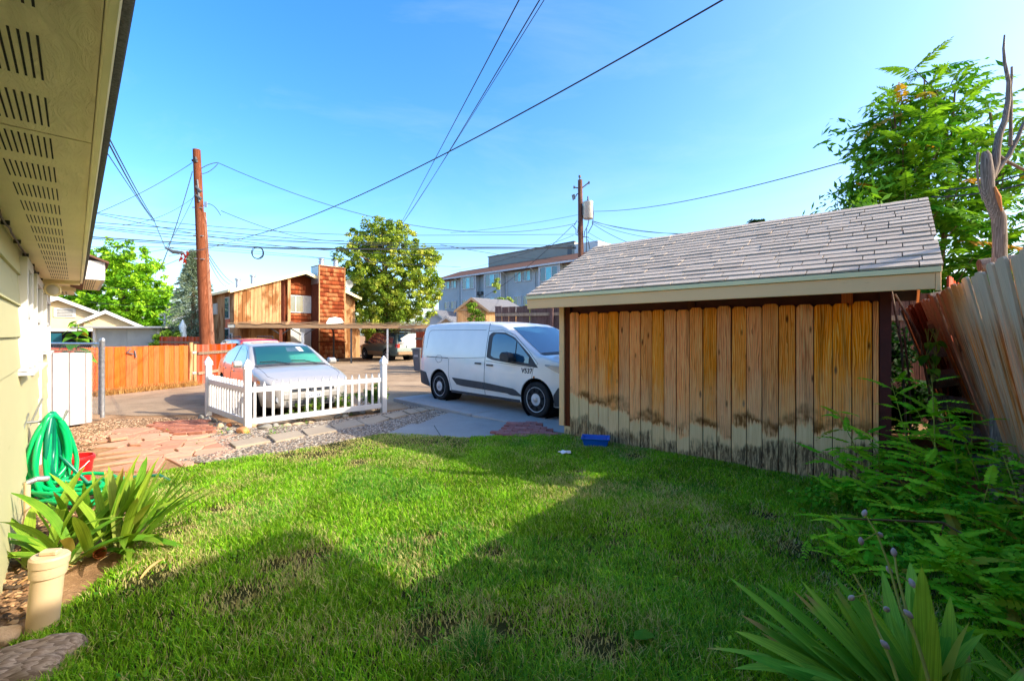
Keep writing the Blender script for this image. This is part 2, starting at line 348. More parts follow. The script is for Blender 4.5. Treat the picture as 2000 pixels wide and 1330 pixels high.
# ------------------------------------------------------------------ object helpers
def tag(o, label=None, cat=None, group=None, kind=None):
    for k, v in (('label', label), ('category', cat), ('group', group), ('kind', kind)):
        if v: o[k] = v
    return o
def thing(name, label, cat, loc=(0, 0, 0), rz=0., group=None):
    o = bpy.data.objects.new(name, None); C.objects.link(o); o.empty_display_size = .1
    o.location = loc; o.rotation_euler = (0, 0, rz); return tag(o, label, cat, group)
def link(name, me, parent=None, loc=None, rot=None, sc=None):
    o = bpy.data.objects.new(name, me); C.objects.link(o)
    if parent is not None: o.parent = parent
    if loc is not None: o.location = loc
    if rot is not None: o.rotation_euler = rot
    if sc is not None: o.scale = sc
    return o
class MB:
    def __init__(s): s.v = []; s.f = []
    def add(s, vs, fs):
        k = len(s.v); s.v += [tuple(v) for v in vs]; s.f += [tuple(i + k for i in f) for f in fs]; return s
    def box(s, x0, x1, y0, y1, z0, z1):
        return s.add([(x0, y0, z0), (x1, y0, z0), (x1, y1, z0), (x0, y1, z0), (x0, y0, z1), (x1, y0, z1), (x1, y1, z1), (x0, y1, z1)],
                     [(0, 3, 2, 1), (4, 5, 6, 7), (0, 1, 5, 4), (1, 2, 6, 5), (2, 3, 7, 6), (3, 0, 4, 7)])
    def prism(s, poly, lo, hi, ax=1):
        """poly of 2-D points extruded along axis ax from lo to hi"""
        n = len(poly)
        def P(p, t):
            return {0: (t, p[0], p[1]), 1: (p[0], t, p[1]), 2: (p[0], p[1], t)}[ax]
        vs = [P(p, lo) for p in poly] + [P(p, hi) for p in poly]
        fs = [tuple(range(n)), tuple(range(2 * n - 1, n - 1, -1))] + [(i, i + n, (i + 1) % n + n, (i + 1) % n) for i in range(n)]
        return s.add(vs, fs)
    def tube(s, pts, rad, seg=8, caps=True):
        pts = [Vector(p) for p in pts]; n = len(pts)
        if not hasattr(rad, '__len__'): rad = [rad] * n
        rings = []; up = Vector((0, 0, 1)); prev = None
        for i, p in enumerate(pts):
            d = (pts[min(i + 1, n - 1)] - pts[max(i - 1, 0)]).normalized()
            a = prev if prev is not None else (up if abs(d.z) < .9 else Vector((1, 0, 0)))
            u = (a - d * a.dot(d))
            if u.length < 1e-5: u = d.orthogonal()
            u.normalize(); w = d.cross(u); prev = u
            rings.append([p + (u * math.cos(2 * math.pi * k / seg) + w * math.sin(2 * math.pi * k / seg)) * rad[i] for k in range(seg)])
        vs = [q for r_ in rings for q in r_]
        fs = [(i * seg + k, i * seg + (k + 1) % seg, (i + 1) * seg + (k + 1) % seg, (i + 1) * seg + k) for i in range(n - 1) for k in range(seg)]
        if caps: fs += [tuple(range(seg - 1, -1, -1)), tuple((n - 1) * seg + k for k in range(seg))]
        return s.add(vs, fs)
    def lathe(s, prof, seg=20, c=(0, 0, 0), ax=2, cap=True):
        vs = []
        for r_, h in prof:
            for k in range(seg):
                a = 2 * math.pi * k / seg; x, y = r_ * math.cos(a), r_ * math.sin(a)
                p = {2: (x, y, h), 1: (x, h, y), 0: (h, x, y)}[ax]; vs.append((p[0] + c[0], p[1] + c[1], p[2] + c[2]))
        n = len(prof); fs = [(i * seg + k, i * seg + (k + 1) % seg, (i + 1) * seg + (k + 1) % seg, (i + 1) * seg + k) for i in range(n - 1) for k in range(seg)]
        if cap: fs += [tuple(range(seg - 1, -1, -1)), tuple((n - 1) * seg + k for k in range(seg))]
        return s.add(vs, fs)
    def mesh(s, name, mat, smooth=0, bevel=0):
        me = bpy.data.meshes.new(name); me.from_pydata(s.v, [], s.f); me.validate()
        bm = bmesh.new(); bm.from_mesh(me); bmesh.ops.recalc_face_normals(bm, faces=bm.faces)
        if bevel: bmesh.ops.bevel(bm, geom=list(bm.edges), offset=bevel, segments=1, affect='EDGES')
        bm.to_mesh(me); bm.free(); me.materials.append(mat)
        if smooth:
            for p in me.polygons: p.use_smooth = True
            me.set_sharp_from_angle(angle=R(smooth))
        return me
    def build(s, name, mat, parent=None, smooth=0, bevel=0, **k): return link(name, s.mesh(name, MAT[mat] if isinstance(mat, str) else mat, smooth, bevel), parent, **k)
def box(name, mat, parent, b, bevel=0, **k): return MB().box(*b).build(name, mat, parent, bevel=bevel, **k)
def np_mesh(name, V, F, mat, tint=None, smooth=False):
    me = bpy.data.meshes.new(name); V = np.asarray(V, np.float32); F = np.asarray(F, np.int32); k = F.shape[1]
    me.vertices.add(len(V)); me.vertices.foreach_set('co', V.ravel())
    me.loops.add(F.size); me.loops.foreach_set('vertex_index', F.ravel())
    me.polygons.add(len(F)); me.polygons.foreach_set('loop_start', np.arange(0, F.size, k, dtype=np.int32))
    me.polygons.foreach_set('loop_total', np.full(len(F), k, np.int32))
    me.update(calc_edges=True); me.materials.append(mat)
    if tint is not None:
        a = me.color_attributes.new('tint', 'FLOAT_COLOR', 'POINT')
        t = np.ones((len(V), 4), np.float32); t[:, :3] = tint; a.data.foreach_set('color', t.ravel())
    if smooth: me.polygons.foreach_set('use_smooth', np.ones(len(F), bool))
    return me
def clip_poly(poly, nx, ny, c):
    out = []
    for i, p in enumerate(poly):
        q = poly[(i + 1) % len(poly)]; a = nx * p[0] + ny * p[1] - c; b = nx * q[0] + ny * q[1] - c
        if a <= 0: out.append(p)
        if (a < 0 < b) or (b < 0 < a): t = a / (a - b); out.append((p[0] + t * (q[0] - p[0]), p[1] + t * (q[1] - p[1])))
    return out
def inside(poly, x, y):
    r_ = False; n = len(poly)
    for i in range(n):
        x1, y1 = poly[i][:2]; x2, y2 = poly[i - 1][:2]
        if (y1 > y) != (y2 > y) and x < (x2 - x1) * (y - y1) / (y2 - y1) + x1: r_ = not r_
    return r_
def inside_np(poly, X, Y):
    r_ = np.zeros(len(X), bool); n = len(poly)
    for i in range(n):
        x1, y1 = poly[i][:2]; x2, y2 = poly[i - 1][:2]
        if y1 == y2: continue
        r_ ^= ((y1 > Y) != (y2 > Y)) & (X < (x2 - x1) * (Y - y1) / (y2 - y1) + x1)
    return r_
def G_np(Y): t = np.clip((Y - 6.3) / 2.2, 0, 1); return -.10 * t * t * (3 - 2 * t)
def vnoise(X, Y, sc, seed=0):
    """cheap value noise on arrays"""
    x = X * sc + seed * 17.3; y = Y * sc + seed * 9.1; xi = np.floor(x); yi = np.floor(y); fx = x - xi; fy = y - yi
    fx = fx * fx * (3 - 2 * fx); fy = fy * fy * (3 - 2 * fy)
    h = lambda a, b: np.modf(np.abs(np.sin(a * 127.1 + b * 311.7 + seed * 5.3) * 43758.5453))[0]
    return (h(xi, yi) * (1 - fx) + h(xi + 1, yi) * fx) * (1 - fy) + (h(xi, yi + 1) * (1 - fx) + h(xi + 1, yi + 1) * fx) * fy

def flat_piece(name, mat, parent, pts, z0, z1, tilt=0, bevel=.006):
    """a slab from world xy points; origin at its centre"""
    cx = sum(p[0] for p in pts) / len(pts); cy = sum(p[1] for p in pts) / len(pts)
    mb = MB().prism([(p[0] - cx, p[1] - cy) for p in pts], 0, z1 - z0, 2)
    return mb.build(name, mat, parent, bevel=bevel, loc=(cx, cy, z0), rot=(rnd.uniform(-tilt, tilt), rnd.uniform(-tilt, tilt), 0))

# ------------------------------------------------------------------ GROUND
def sheet(name, mat, poly, dz, res=.5):
    """a draped sheet of the ground over a polygon"""
    xs = [p[0] for p in poly]; ys = [p[1] for p in poly]
    bm = bmesh.new(); bm.faces.new([bm.verts.new((p[0], p[1], 0)) for p in poly])
    for k in range(int(min(ys) / res), int(max(ys) / res) + 1):
        y = k * res
        if 6 < y < 9: bmesh.ops.bisect_plane(bm, geom=list(bm.verts) + list(bm.edges) + list(bm.faces), plane_co=(0, y, 0), plane_no=(0, 1, 0))
    for v in bm.verts: v.co.z = G(v.co.x, v.co.y) + dz
    bmesh.ops.recalc_face_normals(bm, faces=bm.faces)
    me = bpy.data.meshes.new(name); bm.to_mesh(me); bm.free(); me.materials.append(MAT[mat])
    o = link(name, me)
    return tag(o, kind='structure')
sheet('ground', 'dirt', [(-400, -30), (400, -30), (400, 600), (-400, 600)], -.012, .25)
# alley and yard pavement beyond the picket fence
def wp(px, py): p = U(px, py); return (p.x, p.y)
sheet('alley', 'asphalt', [(-60, 34), (-13.4, 10.6), (-11.0, 9.35), (-7.4, 8.75), (-6.0, 8.95), (-4.4, 7.7), (-2.5, 9.5), (-1.8, 10.2), (6, 17), (40, 34)], -.006, .25)
LAWN = [(-1.95, .4), (-2.35, 1.9), (-2.45, 2.3), wp(140, 1180), wp(215, 1120), wp(285, 1060), wp(290, 1000), wp(280, 950), wp(320, 922), wp(420, 903), wp(560, 884),
        wp(650, 864), wp(720, 852), wp(760, 846), wp(900, 855), wp(1000, 853), wp(1097, 853), (.76, 6.6), (3.75, 4.05), (4.35, 4.1), (3.2, 1.6), (2.3, .4)]
sheet('lawn', 'lawn_soil', LAWN, .006, .25)
GRAVEL = [wp(345, 900), wp(440, 880), wp(412, 852), wp(405, 828), (-6.0, 8.7), (-4.42, 7.2), (-2.5, 9.15), (-2.2, 9.6), wp(768, 779), wp(905, 806), wp(880, 806), wp(757, 846), wp(720, 853), wp(650, 866), wp(560, 886), wp(420, 905)]
sheet('gravel_bed', 'gravel_bed', GRAVEL, .0, .25)

# concrete driveway (a raised slab in two bays) under the van
dx, dy = Vector((.70, -.715, 0)), Vector((.715, .70, 0))
A = U(768, 777, -.02)
drv = thing('driveway', None, None); tag(drv, kind='structure')
def dp(a, b): q = A + dx * a + dy * b; return (q.x, q.y)
flat_piece('concrete_slab', 'concrete', drv, [dp(0, 0), dp(2.98, -.02), dp(2.98, 5.0), dp(-.1, 5.0)], -.16, -.02, bevel=.012)
flat_piece('concrete_slab', 'concrete', drv, [dp(3.0, -.02), dp(5.35, 0.0), dp(5.35, 5.0), dp(3.0, 5.0)], -.16, -.022, bevel=.012)
# old cracked apron
apron = thing('cracked_apron', None, None); tag(apron, kind='structure')
AP = [wp(757, 847), wp(880, 806), wp(908, 802), wp(1046, 832), wp(1000, 834), wp(962, 851), wp(900, 856), wp(800, 853)]
seeds = [wp(850, 825), wp(930, 812), wp(905, 840), wp(990, 822), wp(800, 845)]
for i, s_ in enumerate(seeds):
    poly = [tuple(p) for p in AP]
    for j, t_ in enumerate(seeds):
        if i != j:
            nx, ny = t_[0] - s_[0], t_[1] - s_[1]; L = math.hypot(nx, ny); nx /= L; ny /= L
            poly = clip_poly(poly, nx, ny, nx * (s_[0] + t_[0]) / 2 + ny * (s_[1] + t_[1]) / 2 - .006)
    if len(poly) > 2:
        yy = sum(p[1] for p in poly) / len(poly)
        flat_piece('concrete_piece', 'old_concrete', apron, poly, -.2, G(0, yy) + .022, .004)
# stepping slabs
path = thing('stepping_path', None, None); tag(path, kind='structure')
for q in ([(448, 868), (508, 856), (528, 865), (460, 878)], [(523, 854), (582, 846), (595, 854), (538, 866)], [(589, 843), (640, 835), (658, 844), (602, 853)],
          [(646, 833), (692, 826), (712, 832), (662, 840)], [(698, 824), (740, 815), (760, 821), (720, 831)], [(746, 814), (782, 806), (797, 812), (767, 820)],
          [(786, 804), (807, 801), (820, 807), (802, 811)], [(809, 801), (823, 798), (838, 803), (822, 807)], [(826, 797), (845, 794), (857, 799), (840, 803)]):
    pts = [wp(*p) for p in q]; z = G(0, pts[0][1])
    flat_piece('paving_slab', 'slab', path, pts, z - .04, z + .035, .012)
# flagstones
patio = thing('flagstone_patio', None, None); tag(patio, kind='structure')
FL = [wp(*p) for p in ((205, 850), (251, 841), (330, 846), (412, 853), (443, 878), (348, 898), (294, 904), (272, 886), (283, 873), (212, 862))]
sd = []
while len(sd) < 34:
    x = rnd.uniform(min(p[0] for p in FL), max(p[0] for p in FL)); y = rnd.uniform(min(p[1] for p in FL), max(p[1] for p in FL))
    if inside(FL, x, y) and all(math.hypot(x - a, y - b) > .24 for a, b in sd): sd.append((x, y))
    elif rnd.random() < .001: break
for i, s_ in enumerate(sd):
    poly = [(s_[0] - 1, s_[1] - 1), (s_[0] + 1, s_[1] - 1), (s_[0] + 1, s_[1] + 1), (s_[0] - 1, s_[1] + 1)]
    for j, t_ in enumerate(sd):
        if i != j:
            nx, ny = t_[0] - s_[0], t_[1] - s_[1]; L = math.hypot(nx, ny); nx /= L; ny /= L
            poly = clip_poly(poly, nx, ny, nx * (s_[0] + t_[0]) / 2 + ny * (s_[1] + t_[1]) / 2 - rnd.uniform(.006, .012))
    poly = [(max(s_[0] - .34, min(s_[0] + .34, p[0])), max(s_[1] - .34, min(s_[1] + .34, p[1]))) for p in poly]
    pl = []
    for k, p in enumerate(poly):
        q = poly[(k + 1) % len(poly)]
        pl += [p, ((p[0] + q[0]) / 2 + rnd.uniform(-.012, .012), (p[1] + q[1]) / 2 + rnd.uniform(-.012, .012))]
    z = G(*s_); flat_piece('flagstone', 'flagstone', patio, pl, z - .03, z + rnd.uniform(.004, .010), .002)
for q, h in (([(212, 855), (246, 851), (250, 858), (216, 863)], .04), ([(250, 868), (268, 867), (276, 873), (254, 873)], .035), ([(330, 842), (352, 841), (356, 846), (334, 848)], .02)):
    pts = [wp(*p) for p in q]; z = G(*pts[0]); flat_piece('loose_flagstone', 'flagstone', patio, pts, z + .0, z + h, .05)
# loose bricks laid in rows in the shade by the picket fence
bpat = thing('brick_edging', None, None); tag(bpat, kind='structure')
BR = [wp(*p) for p in ((308, 826), (405, 822), (415, 850), (330, 852), (296, 838))]
bme = MB().box(-.1, .1, -.045, .045, 0, .06).mesh('brick', MAT['brick_dark'], bevel=.006)
ux, uy = Vector((.99, .12, 0)), Vector((-.12, .99, 0)); b0 = Vector((-8.6, 6.2, 0)); nb = 0
for i in range(24):
    for j in range(36):
        p = b0 + ux * (j * .215 + (i % 2) * .1) + uy * (i * .105)
        if inside(BR, p.x, p.y):
            link('brick', bme, bpat, (p.x, p.y, G(p.x, p.y) - .03 + rnd.uniform(0, .02)), (rnd.uniform(-.06, .06), rnd.uniform(-.06, .06), .12 + rnd.uniform(-.08, .08))); nb += 1
bpat2 = thing('brick_patch', None, None); tag(bpat2, kind='structure')
BP = [wp(*p) for p in ((960, 852), (998, 834), (1049, 833), (1075, 846), (1085, 853), (1008, 856))]
bme2 = MB().box(-.1, .1, -.047, .047, 0, .06).mesh('brick', MAT['brick'], bevel=.006)
for i in range(20):
    for j in range(16):
        p = Vector((-.9, 5.9, 0)) + Vector((.98, -.18, 0)) * (j * .208 + (i % 2) * .1) + Vector((.18, .98, 0)) * (i * .102)
        if inside(BP, p.x, p.y):
            link('brick', bme2, bpat2, (p.x, p.y, -.028 + rnd.uniform(0, .008)), (0, 0, -.18 + rnd.uniform(-.03, .03)))

# pebbles
def pebbles(name, poly, n, smin, smax, cols, lab=None, zoff=0):
    xs = [p[0] for p in poly]; ys = [p[1] for p in poly]
    X = rng.uniform(min(xs), max(xs), n * 4); Y = rng.uniform(min(ys), max(ys), n * 4)
    k = inside_np(poly, X, Y); X = X[k][:n]; Y = Y[k][:n]; n = len(X)
    base = np.array([(1, 0, 0), (.3, .8, .1), (-.8, .5, 0), (-.7, -.6, .1), (.4, -.9, 0), (0.05, 0, .7), (0, 0, -.6)])
    F0 = np.array([(0, 1, 5), (1, 2, 5), (2, 3, 5), (3, 4, 5), (4, 0, 5)])
    s = rng.uniform(smin, smax, (n, 1, 1)) ; a = rng.uniform(0, 6.28, n); ca, sa = np.cos(a), np.sin(a)
    B = base[None] * np.stack([np.ones(n), rng.uniform(.5, .9, n), rng.uniform(.5, .9, n)], 1)[:, None] * s
    V = np.stack([B[..., 0] * ca[:, None] - B[..., 1] * sa[:, None] + X[:, None], B[..., 0] * sa[:, None] + B[..., 1] * ca[:, None] + Y[:, None], B[..., 2] + (G_np(Y) + zoff + .004)[:, None]], -1)
    F = (F0[None] + (np.arange(n) * 7)[:, None, None]).reshape(-1, 3)
    cols = np.array(cols)[:, :3]; t = cols[rng.integers(0, len(cols), n)] * rng.uniform(.7, 1.2, (n, 1))
    o = link(name, np_mesh(name, V.reshape(-1, 3), F, MAT['pebble'], np.repeat(t, 7, 0)))
    return tag(o, kind='stuff')
GC = [srgb(128, 118, 104), srgb(162, 150, 132), srgb(98, 90, 82), srgb(184, 170, 150), srgb(146, 122, 96)]
pebbles('gravel', GRAVEL, 15000, .010, .028, GC)
pebbles('dirt_gravel', [wp(100, 880), wp(90, 845), (-7.4, 7.6), (-7.6, 8.3), (-6.2, 8.6), (-4.6, 7.6), wp(412, 853), wp(250, 842), wp(200, 860), wp(180, 880)], 7000, .006, .022, [srgb(176, 140, 104), srgb(204, 172, 136), srgb(140, 108, 80), srgb(110, 88, 66)])
pebbles('litter', [(-2.2, 1.2), (-2.6, 2.4), (-3.9, 4.2), (-4.7, 4.6), (-3.5, 3.1), (-2.0, 1.2)], 3200, .008, .03, [srgb(140, 104, 70), srgb(190, 150, 104), srgb(100, 76, 52), srgb(80, 66, 50)])

# ------------------------------------------------------------------ LAWN BLADES
def grass():
    allV, allT = [], []; F = []
    cnt = 0
    N = 900000
    # sample by distance so that near ground is denser
    Y = .9 + (rng.random(N) ** 1.35) * 6.0; X = rng.uniform(-5.4, 4.4, N)
    k = inside_np(LAWN, X, Y) & (np.abs(X) < Y * 1.25 + .3); X = X[k]; Y = Y[k]
    d = vnoise(X, Y, 2.3, 1) * .5 + vnoise(X, Y, 6, 2) * .3 + vnoise(X, Y, 17, 3) * .2
    dry = vnoise(X, Y, 1.1, 5) * .55 + vnoise(X, Y, 4.3, 6) * .45
    # worn spots seen in the lawn
    worn = np.zeros(len(X))
    for (px, py, r_) in ((967, 1085, .10), (840, 1055, .09), (600, 1095, .17), (545, 1105, .12), (850, 1235, .16), (470, 1165, .14), (1240, 893, .16), (700, 905, .1), (650, 870, .25), (980, 1230, .10), (1175, 1270, .12), (330, 1040, .2), (430, 1000, .12), (620, 890, .3), (1500, 1010, .1), (1130, 925, .08), (560, 892, .2), (300, 1130, .15), (1560, 1075, .12)):
        p = U(px, py); q = ((X - p.x) ** 2 + ((Y - p.y) * 1.0) ** 2) / r_ ** 2; worn = np.maximum(worn, np.exp(-q))
    edge = np.clip((Y - 5.35 - .0 * X) / .8, 0, 1) * (X < -.6)
    keep = rng.random(len(X)) < np.clip(.35 + .9 * d, .2, 1) * (1 - .88 * worn) * (1 - .45 * edge)
    X, Y, d, dry, worn, edge = (a[keep] for a in (X, Y, d, dry, worn, edge)); n = len(X)
    n_max = 330000
    if n > n_max: X, Y, d, dry, worn, edge = (a[:n_max] for a in (X, Y, d, dry, worn, edge)); n = n_max
    h = (.022 + .055 * d * rng.uniform(.5, 1.25, n)) * (1 - .45 * worn) * (1 - .45 * edge) * np.where(Y > 4.5, .85, 1)
    tuft = np.exp(-(((X - U(920, 1270).x) ** 2 + (Y - U(920, 1270).y) ** 2) / .09 ** 2)); h *= 1 + 1.0 * tuft
    w = (.0015 + .0008 * rng.random(n)) * (1 + Y * .15); a = rng.uniform(0, 6.283, n); lean = rng.uniform(.15, 1.15, n) * h
    la = a + rng.normal(0, .5, n) + 1.57
    cx, sx = np.cos(a) * w, np.sin(a) * w; lx, ly = np.cos(la) * lean, np.sin(la) * lean; z0 = G_np(Y) + .004
    V = np.empty((n, 5, 3)); 
    V[:, 0] = np.stack([X - cx, Y - sx, z0], 1); V[:, 1] = np.stack([X + cx, Y + sx, z0], 1)
    V[:, 2] = np.stack([X - cx * .8 + lx * .35, Y - sx * .8 + ly * .35, z0 + h * .6], 1); V[:, 3] = np.stack([X + cx * .8 + lx * .35, Y + sx * .8 + ly * .35, z0 + h * .6], 1)
    V[:, 4] = np.stack([X + lx, Y + ly, z0 + h * .95], 1)
    F = (np.array([(0, 1, 3), (0, 3, 2), (2, 3, 4)])[None] + (np.arange(n) * 5)[:, None, None]).reshape(-1, 3)
    g1 = np.array(srgb(84, 156, 22)[:3]); g2 = np.array(srgb(172, 212, 50)[:3]); g3 = np.array(srgb(226, 212, 140)[:3]); g4 = np.array(srgb(52, 146, 74)[:3])
    t = rng.random(n)[:, None]; T = (g1 * (1 - t) + g2 * t) * ((.66 + .5 * vnoise(X, Y, 3.1, 14) + .25 * vnoise(X, Y, 14, 15)) * rng.uniform(.55, 1.25, n))[:, None]
    bl = (vnoise(X, Y, 1.7, 9) > .72)[:, None] * .45 * rng.random((n, 1)); T = T * (1 - bl) + g4 * bl
    T = T * (1 - tuft[:, None] * .6) + g4 * tuft[:, None] * .6
    dm = (rng.random(n) < np.clip((dry - .46) * 1.6, 0.08, .5) + worn * .8 + edge * .55)[:, None]; T = np.where(dm, g3 * rng.uniform(.6, 1, (n, 1)), T)
    o = link('grass', np_mesh('grass', V.reshape(-1, 3), F, MAT['grassv'], np.repeat(T, 5, 0))); tag(o, kind='stuff')
grass()
def weeds(name, spots, n_each, size, spread):
    """small broad-leaved weeds"""
    P = []
    for (x, y) in spots:
        m_ = n_each; P.append(np.stack([x + rng.normal(0, spread, m_), y + rng.normal(0, spread, m_)], 1))
    P = np.concatenate(P); n = len(P); a = rng.uniform(0, 6.28, n); s = rng.uniform(.5, 1.2, n) * size; el = rng.uniform(.1, .9, n)
    d = np.stack([np.cos(a) * np.cos(el), np.sin(a) * np.cos(el), np.sin(el)], 1); q = np.stack([-np.sin(a), np.cos(a), np.zeros(n)], 1)
    b = np.stack([P[:, 0], P[:, 1], G_np(P[:, 1]) + rng.uniform(.0, .05, n)], 1)
    V = np.stack([b, b + d * s[:, None] * .5 + q * s[:, None] * .28, b + d * s[:, None], b + d * s[:, None] * .5 - q * s[:, None] * .28], 1)
    F = (np.array([(0, 1, 2, 3)])[None] + (np.arange(n) * 4)[:, None, None]).reshape(-1, 4)
    t = rng.random((n, 1)); T = np.array(srgb(60, 130, 30)[:3]) * (1 - t) + np.array(srgb(150, 190, 50)[:3]) * t
    return tag(link(name, np_mesh(name, V.reshape(-1, 3), F, MAT['leafv'], np.repeat(T, 4, 0))), kind='stuff')
sp = []
for _ in range(160):
    x, y = rnd.uniform(-3, 3.6), rnd.uniform(1.4, 5.5)
    if inside(LAWN, x, y): sp.append((x, y))
sp += [wp(*p) for p in ((425, 990), (330, 1110), (365, 1180), (500, 1200), (530, 850), (560, 845), (545, 852), (390, 868), (740, 800))]
weeds('weeds', sp, 9, .035, .035)
weeds('shoots', [wp(*p) for p in ((533, 847), (540, 840), (430, 848), (446, 842), (483, 850), (750, 797), (668, 808), (685, 812), (600, 828), (552, 835), (330, 845))], 30, .03, .03)

# ------------------------------------------------------------------ NEAR HOUSE (left)
HA = math.atan2(.7099, -.7043)
house = thing('olive_house', 'olive green lap sided house with vented soffit at the left edge', 'house', (-.45, 0, 0), HA)
S1 = 9.58
box('wall', 'house_wall', house, (-3, S1, .03, 6, -.15, 2.2))
pz = .235
for i in range(10):
    z0 = -.16 + i * pz
    MB().prism([(.03, z0), (-.026, z0), (-.008, z0 + pz + .02), (.03, z0 + pz + .02)], -3, S1, 0).build('siding_board', 'house_wall', house)
box('corner_trim', 'white_trim', house, (S1 - .09, S1 + .02, -.045, .03, -.1, 2.12))
box('corner_trim', 'white_trim', house, (7.2, 7.3, -.04, .0, -.05, 1.15))
sp_ = [(-3, 1.78), (1.79, 4.22), (4.23, 7.3)]
for a, b in sp_: box('soffit_panel', 'soffit_board', house, (a, b, -.36, .0, 2.16, 2.18))
box('fascia', 'soffit', house, (-3, 7.35, -.384, -.362, 2.135, 2.26), bevel=.004)
box('roof_edge', 'shingle_dark', house, (-3, 7.38, -.408, -.386, 2.185, 2.225), bevel=.004)
box('eave_return', 'soffit', house, (7.31, 7.35, -.36, .0, 2.115, 2.20))
MB().prism([(-.405, 2.23), (3.0, 3.25), (6.4, 2.23), (6.4, 2.27), (3.0, 3.3), (-.405, 2.27)], -3, 9.9, 0).build('roof', 'shingle_brown', house)
for g in range(-6, 20):
    mb = MB(); s0 = 1.47 + .36 * g
    if s0 > 7.0: break
    for k in range(10):
        y = -.26 + k * .0145; mb.box(s0, s0 + .24, y - .0022, y + .0022, 2.1588, 2.1602)
    mb.build('soffit_vent', 'slot', house)
# lower wing eave seen beyond the end of the main soffit
box('wing_fascia', 'soffit', house, (9.7, 9.75, -.33, .25, 2.2, 2.42))
box('wing_soffit', 'soffit', house, (9.75, 10.7, -.31, .25, 2.2, 2.23))
mb = MB()
for k in range(9):
    for j in range(4): mb.box(9.9 + j * .16, 9.99 + j * .16, -.22 + k * .04, -.205 + k * .04, 2.1985, 2.2005)
mb.build('wing_vent', 'slot', house)
wg = box('gable_return', 'white_trim', house, (8.15, 8.19, -.62, -.30, 2.27, 2.53))
MB().prism([(-.66, 2.50), (-.28, 2.66), (-.28, 2.69), (-.66, 2.53)], 8.1, 10.3, 0).build('return_roof', 'shingle_brown', house)
box('return_side', 'white_trim', house, (8.191, 10.2, -.62, -.59, 2.27, 2.52))
box('return_soffit', 'soffit_board', house, (8.191, 10.2, -.589, -.02, 2.272, 2.29))
mb = MB()
for k in range(9):
    for j in range(7): mb.box(8.35 + j * .26, 8.50 + j * .26, -.53 + k * .024, -.52 + k * .024, 2.2705, 2.2722)
mb.build('return_vent', 'slot', house)
def house_window(s0, s1, z0, z1, pr=.062):
    w = MB().box(s0, s0 + .085, -pr, -.0, z0, z1).box(s1 - .085, s1, -pr, 0, z0, z1).box(s0 + .085, s1 - .085, -pr, 0, z1 - .085, z1).build('window', 'white_trim', house, bevel=.003)
    MB().prism([(-pr - .035, z0 - .03), (0, z0 - .03), (0, z0 - .001), (-pr - .035, z0 - .012)], s0 - .03, s1 + .03, 0).build('sill', 'white_trim', w)
    mb = MB(); m_ = (s0 + s1) / 2
    mb.box(s0 + .085, s0 + .12, -.05, -.02, z0, z1 - .085).box(s1 - .12, s1 - .085, -.05, -.02, z0, z1 - .085).box(s0 + .12, s1 - .12, -.05, -.02, (z0 + z1) / 2 - .02, (z0 + z1) / 2 + .02)
    mb.build('sash', 'white_trim', w); box('pane', 'window_glass', w, (s0 + .12, s1 - .12, -.034, -.03, z0, z1 - .085))
house_window(4.70, 5.35, 1.22, 2.10); house_window(5.90, 6.95, 1.20, 2.09); house_window(7.95, 9.1, 1.28, 2.02)
mb = MB(); pts = []
for i in range(46): pts.append((-1 + i * .18, -.035 - .004 * (i % 3), 2.135 + .006 * math.sin(i * 1.7)))
mb.tube(pts, .005, 6); mb.build('cable', 'black_plastic', house, smooth=60)
cl = MB()
for i in range(10): cl.box(.6 + i * .72, .62 + i * .72, -.055, -.02, 2.125, 2.15)
cl.build('cable_clip', 'black_plastic', house)
# flood lamp on the wall
fl = thing('flood_lamp', 'round cream flood lamp fixed under the soffit of the olive house', 'lamp', at(76, 562, 5.35))
MB().lathe([(.055, -.02), (.06, 0), (.05, .02)], 16, ax=1).build('mount', 'soffit', fl, smooth=40)
v = (at(103, 566, 5.2) - at(76, 562, 5.35)); d_ = Vector((.30, -.80, -.25)).normalized()
MB().tube([(0, 0, 0), v * .6, v * .9], .022, 8).build('arm', 'soffit', fl, smooth=60)
MB().lathe([(.0, .0075), (.058, .0045), (.052, .0095), (0, .012)], 20, cap=False).build('lens', 'white_vinyl', fl, smooth=40, loc=v, rot=tuple(d_.to_track_quat('Z', 'Y').to_euler()))
hd = MB().lathe([(.03, -.07), (.05, -.05), (.078, -.01), (.082, .0), (.074, .008), (.06, .002), (.035, .006), (.0, .008)], 22).build('lamp_head', 'soffit', fl, smooth=40, loc=v)
hd.rotation_euler = d_.to_track_quat('Z', 'Y').to_euler()

# white ribbed metal enclosure against the house end
e0, e1 = U(86, 839), U(179, 829)
ang = math.atan2(e1.y - e0.y, e1.x - e0.x); L = (e1 - e0).length
enc = thing('metal_locker', 'low white ribbed metal enclosure standing against the end of the olive house', 'enclosure', (e0.x, e0.y, -.03), ang)
wp_ = [0, L * .155, L * .51, L * .86, L]
for i in range(4):
    a, b = wp_[i], wp_[i + 1]
    MB().prism([(a + .004, -.012), (a + .016, 0), (b - .016, 0), (b - .004, -.012), (b - .004, .01), (a + .004, .01)], 0, 1.24 - .02 * i / 3, 2).build('sheet_panel', 'locker', enc)
box('frame', 'wood_gray', enc, (.005, L - .005, .012, .75, 0, 1.2))
box('side_sheet', 'locker', enc, (L - .004, L + .006, .0, .76, 0, 1.21))
MB().prism([(-.05, 1.285), (L + .05, 1.235), (L + .05, 1.25), (-.05, 1.30)], -.04, .8, 1).build('lid', 'wood_gray', enc)

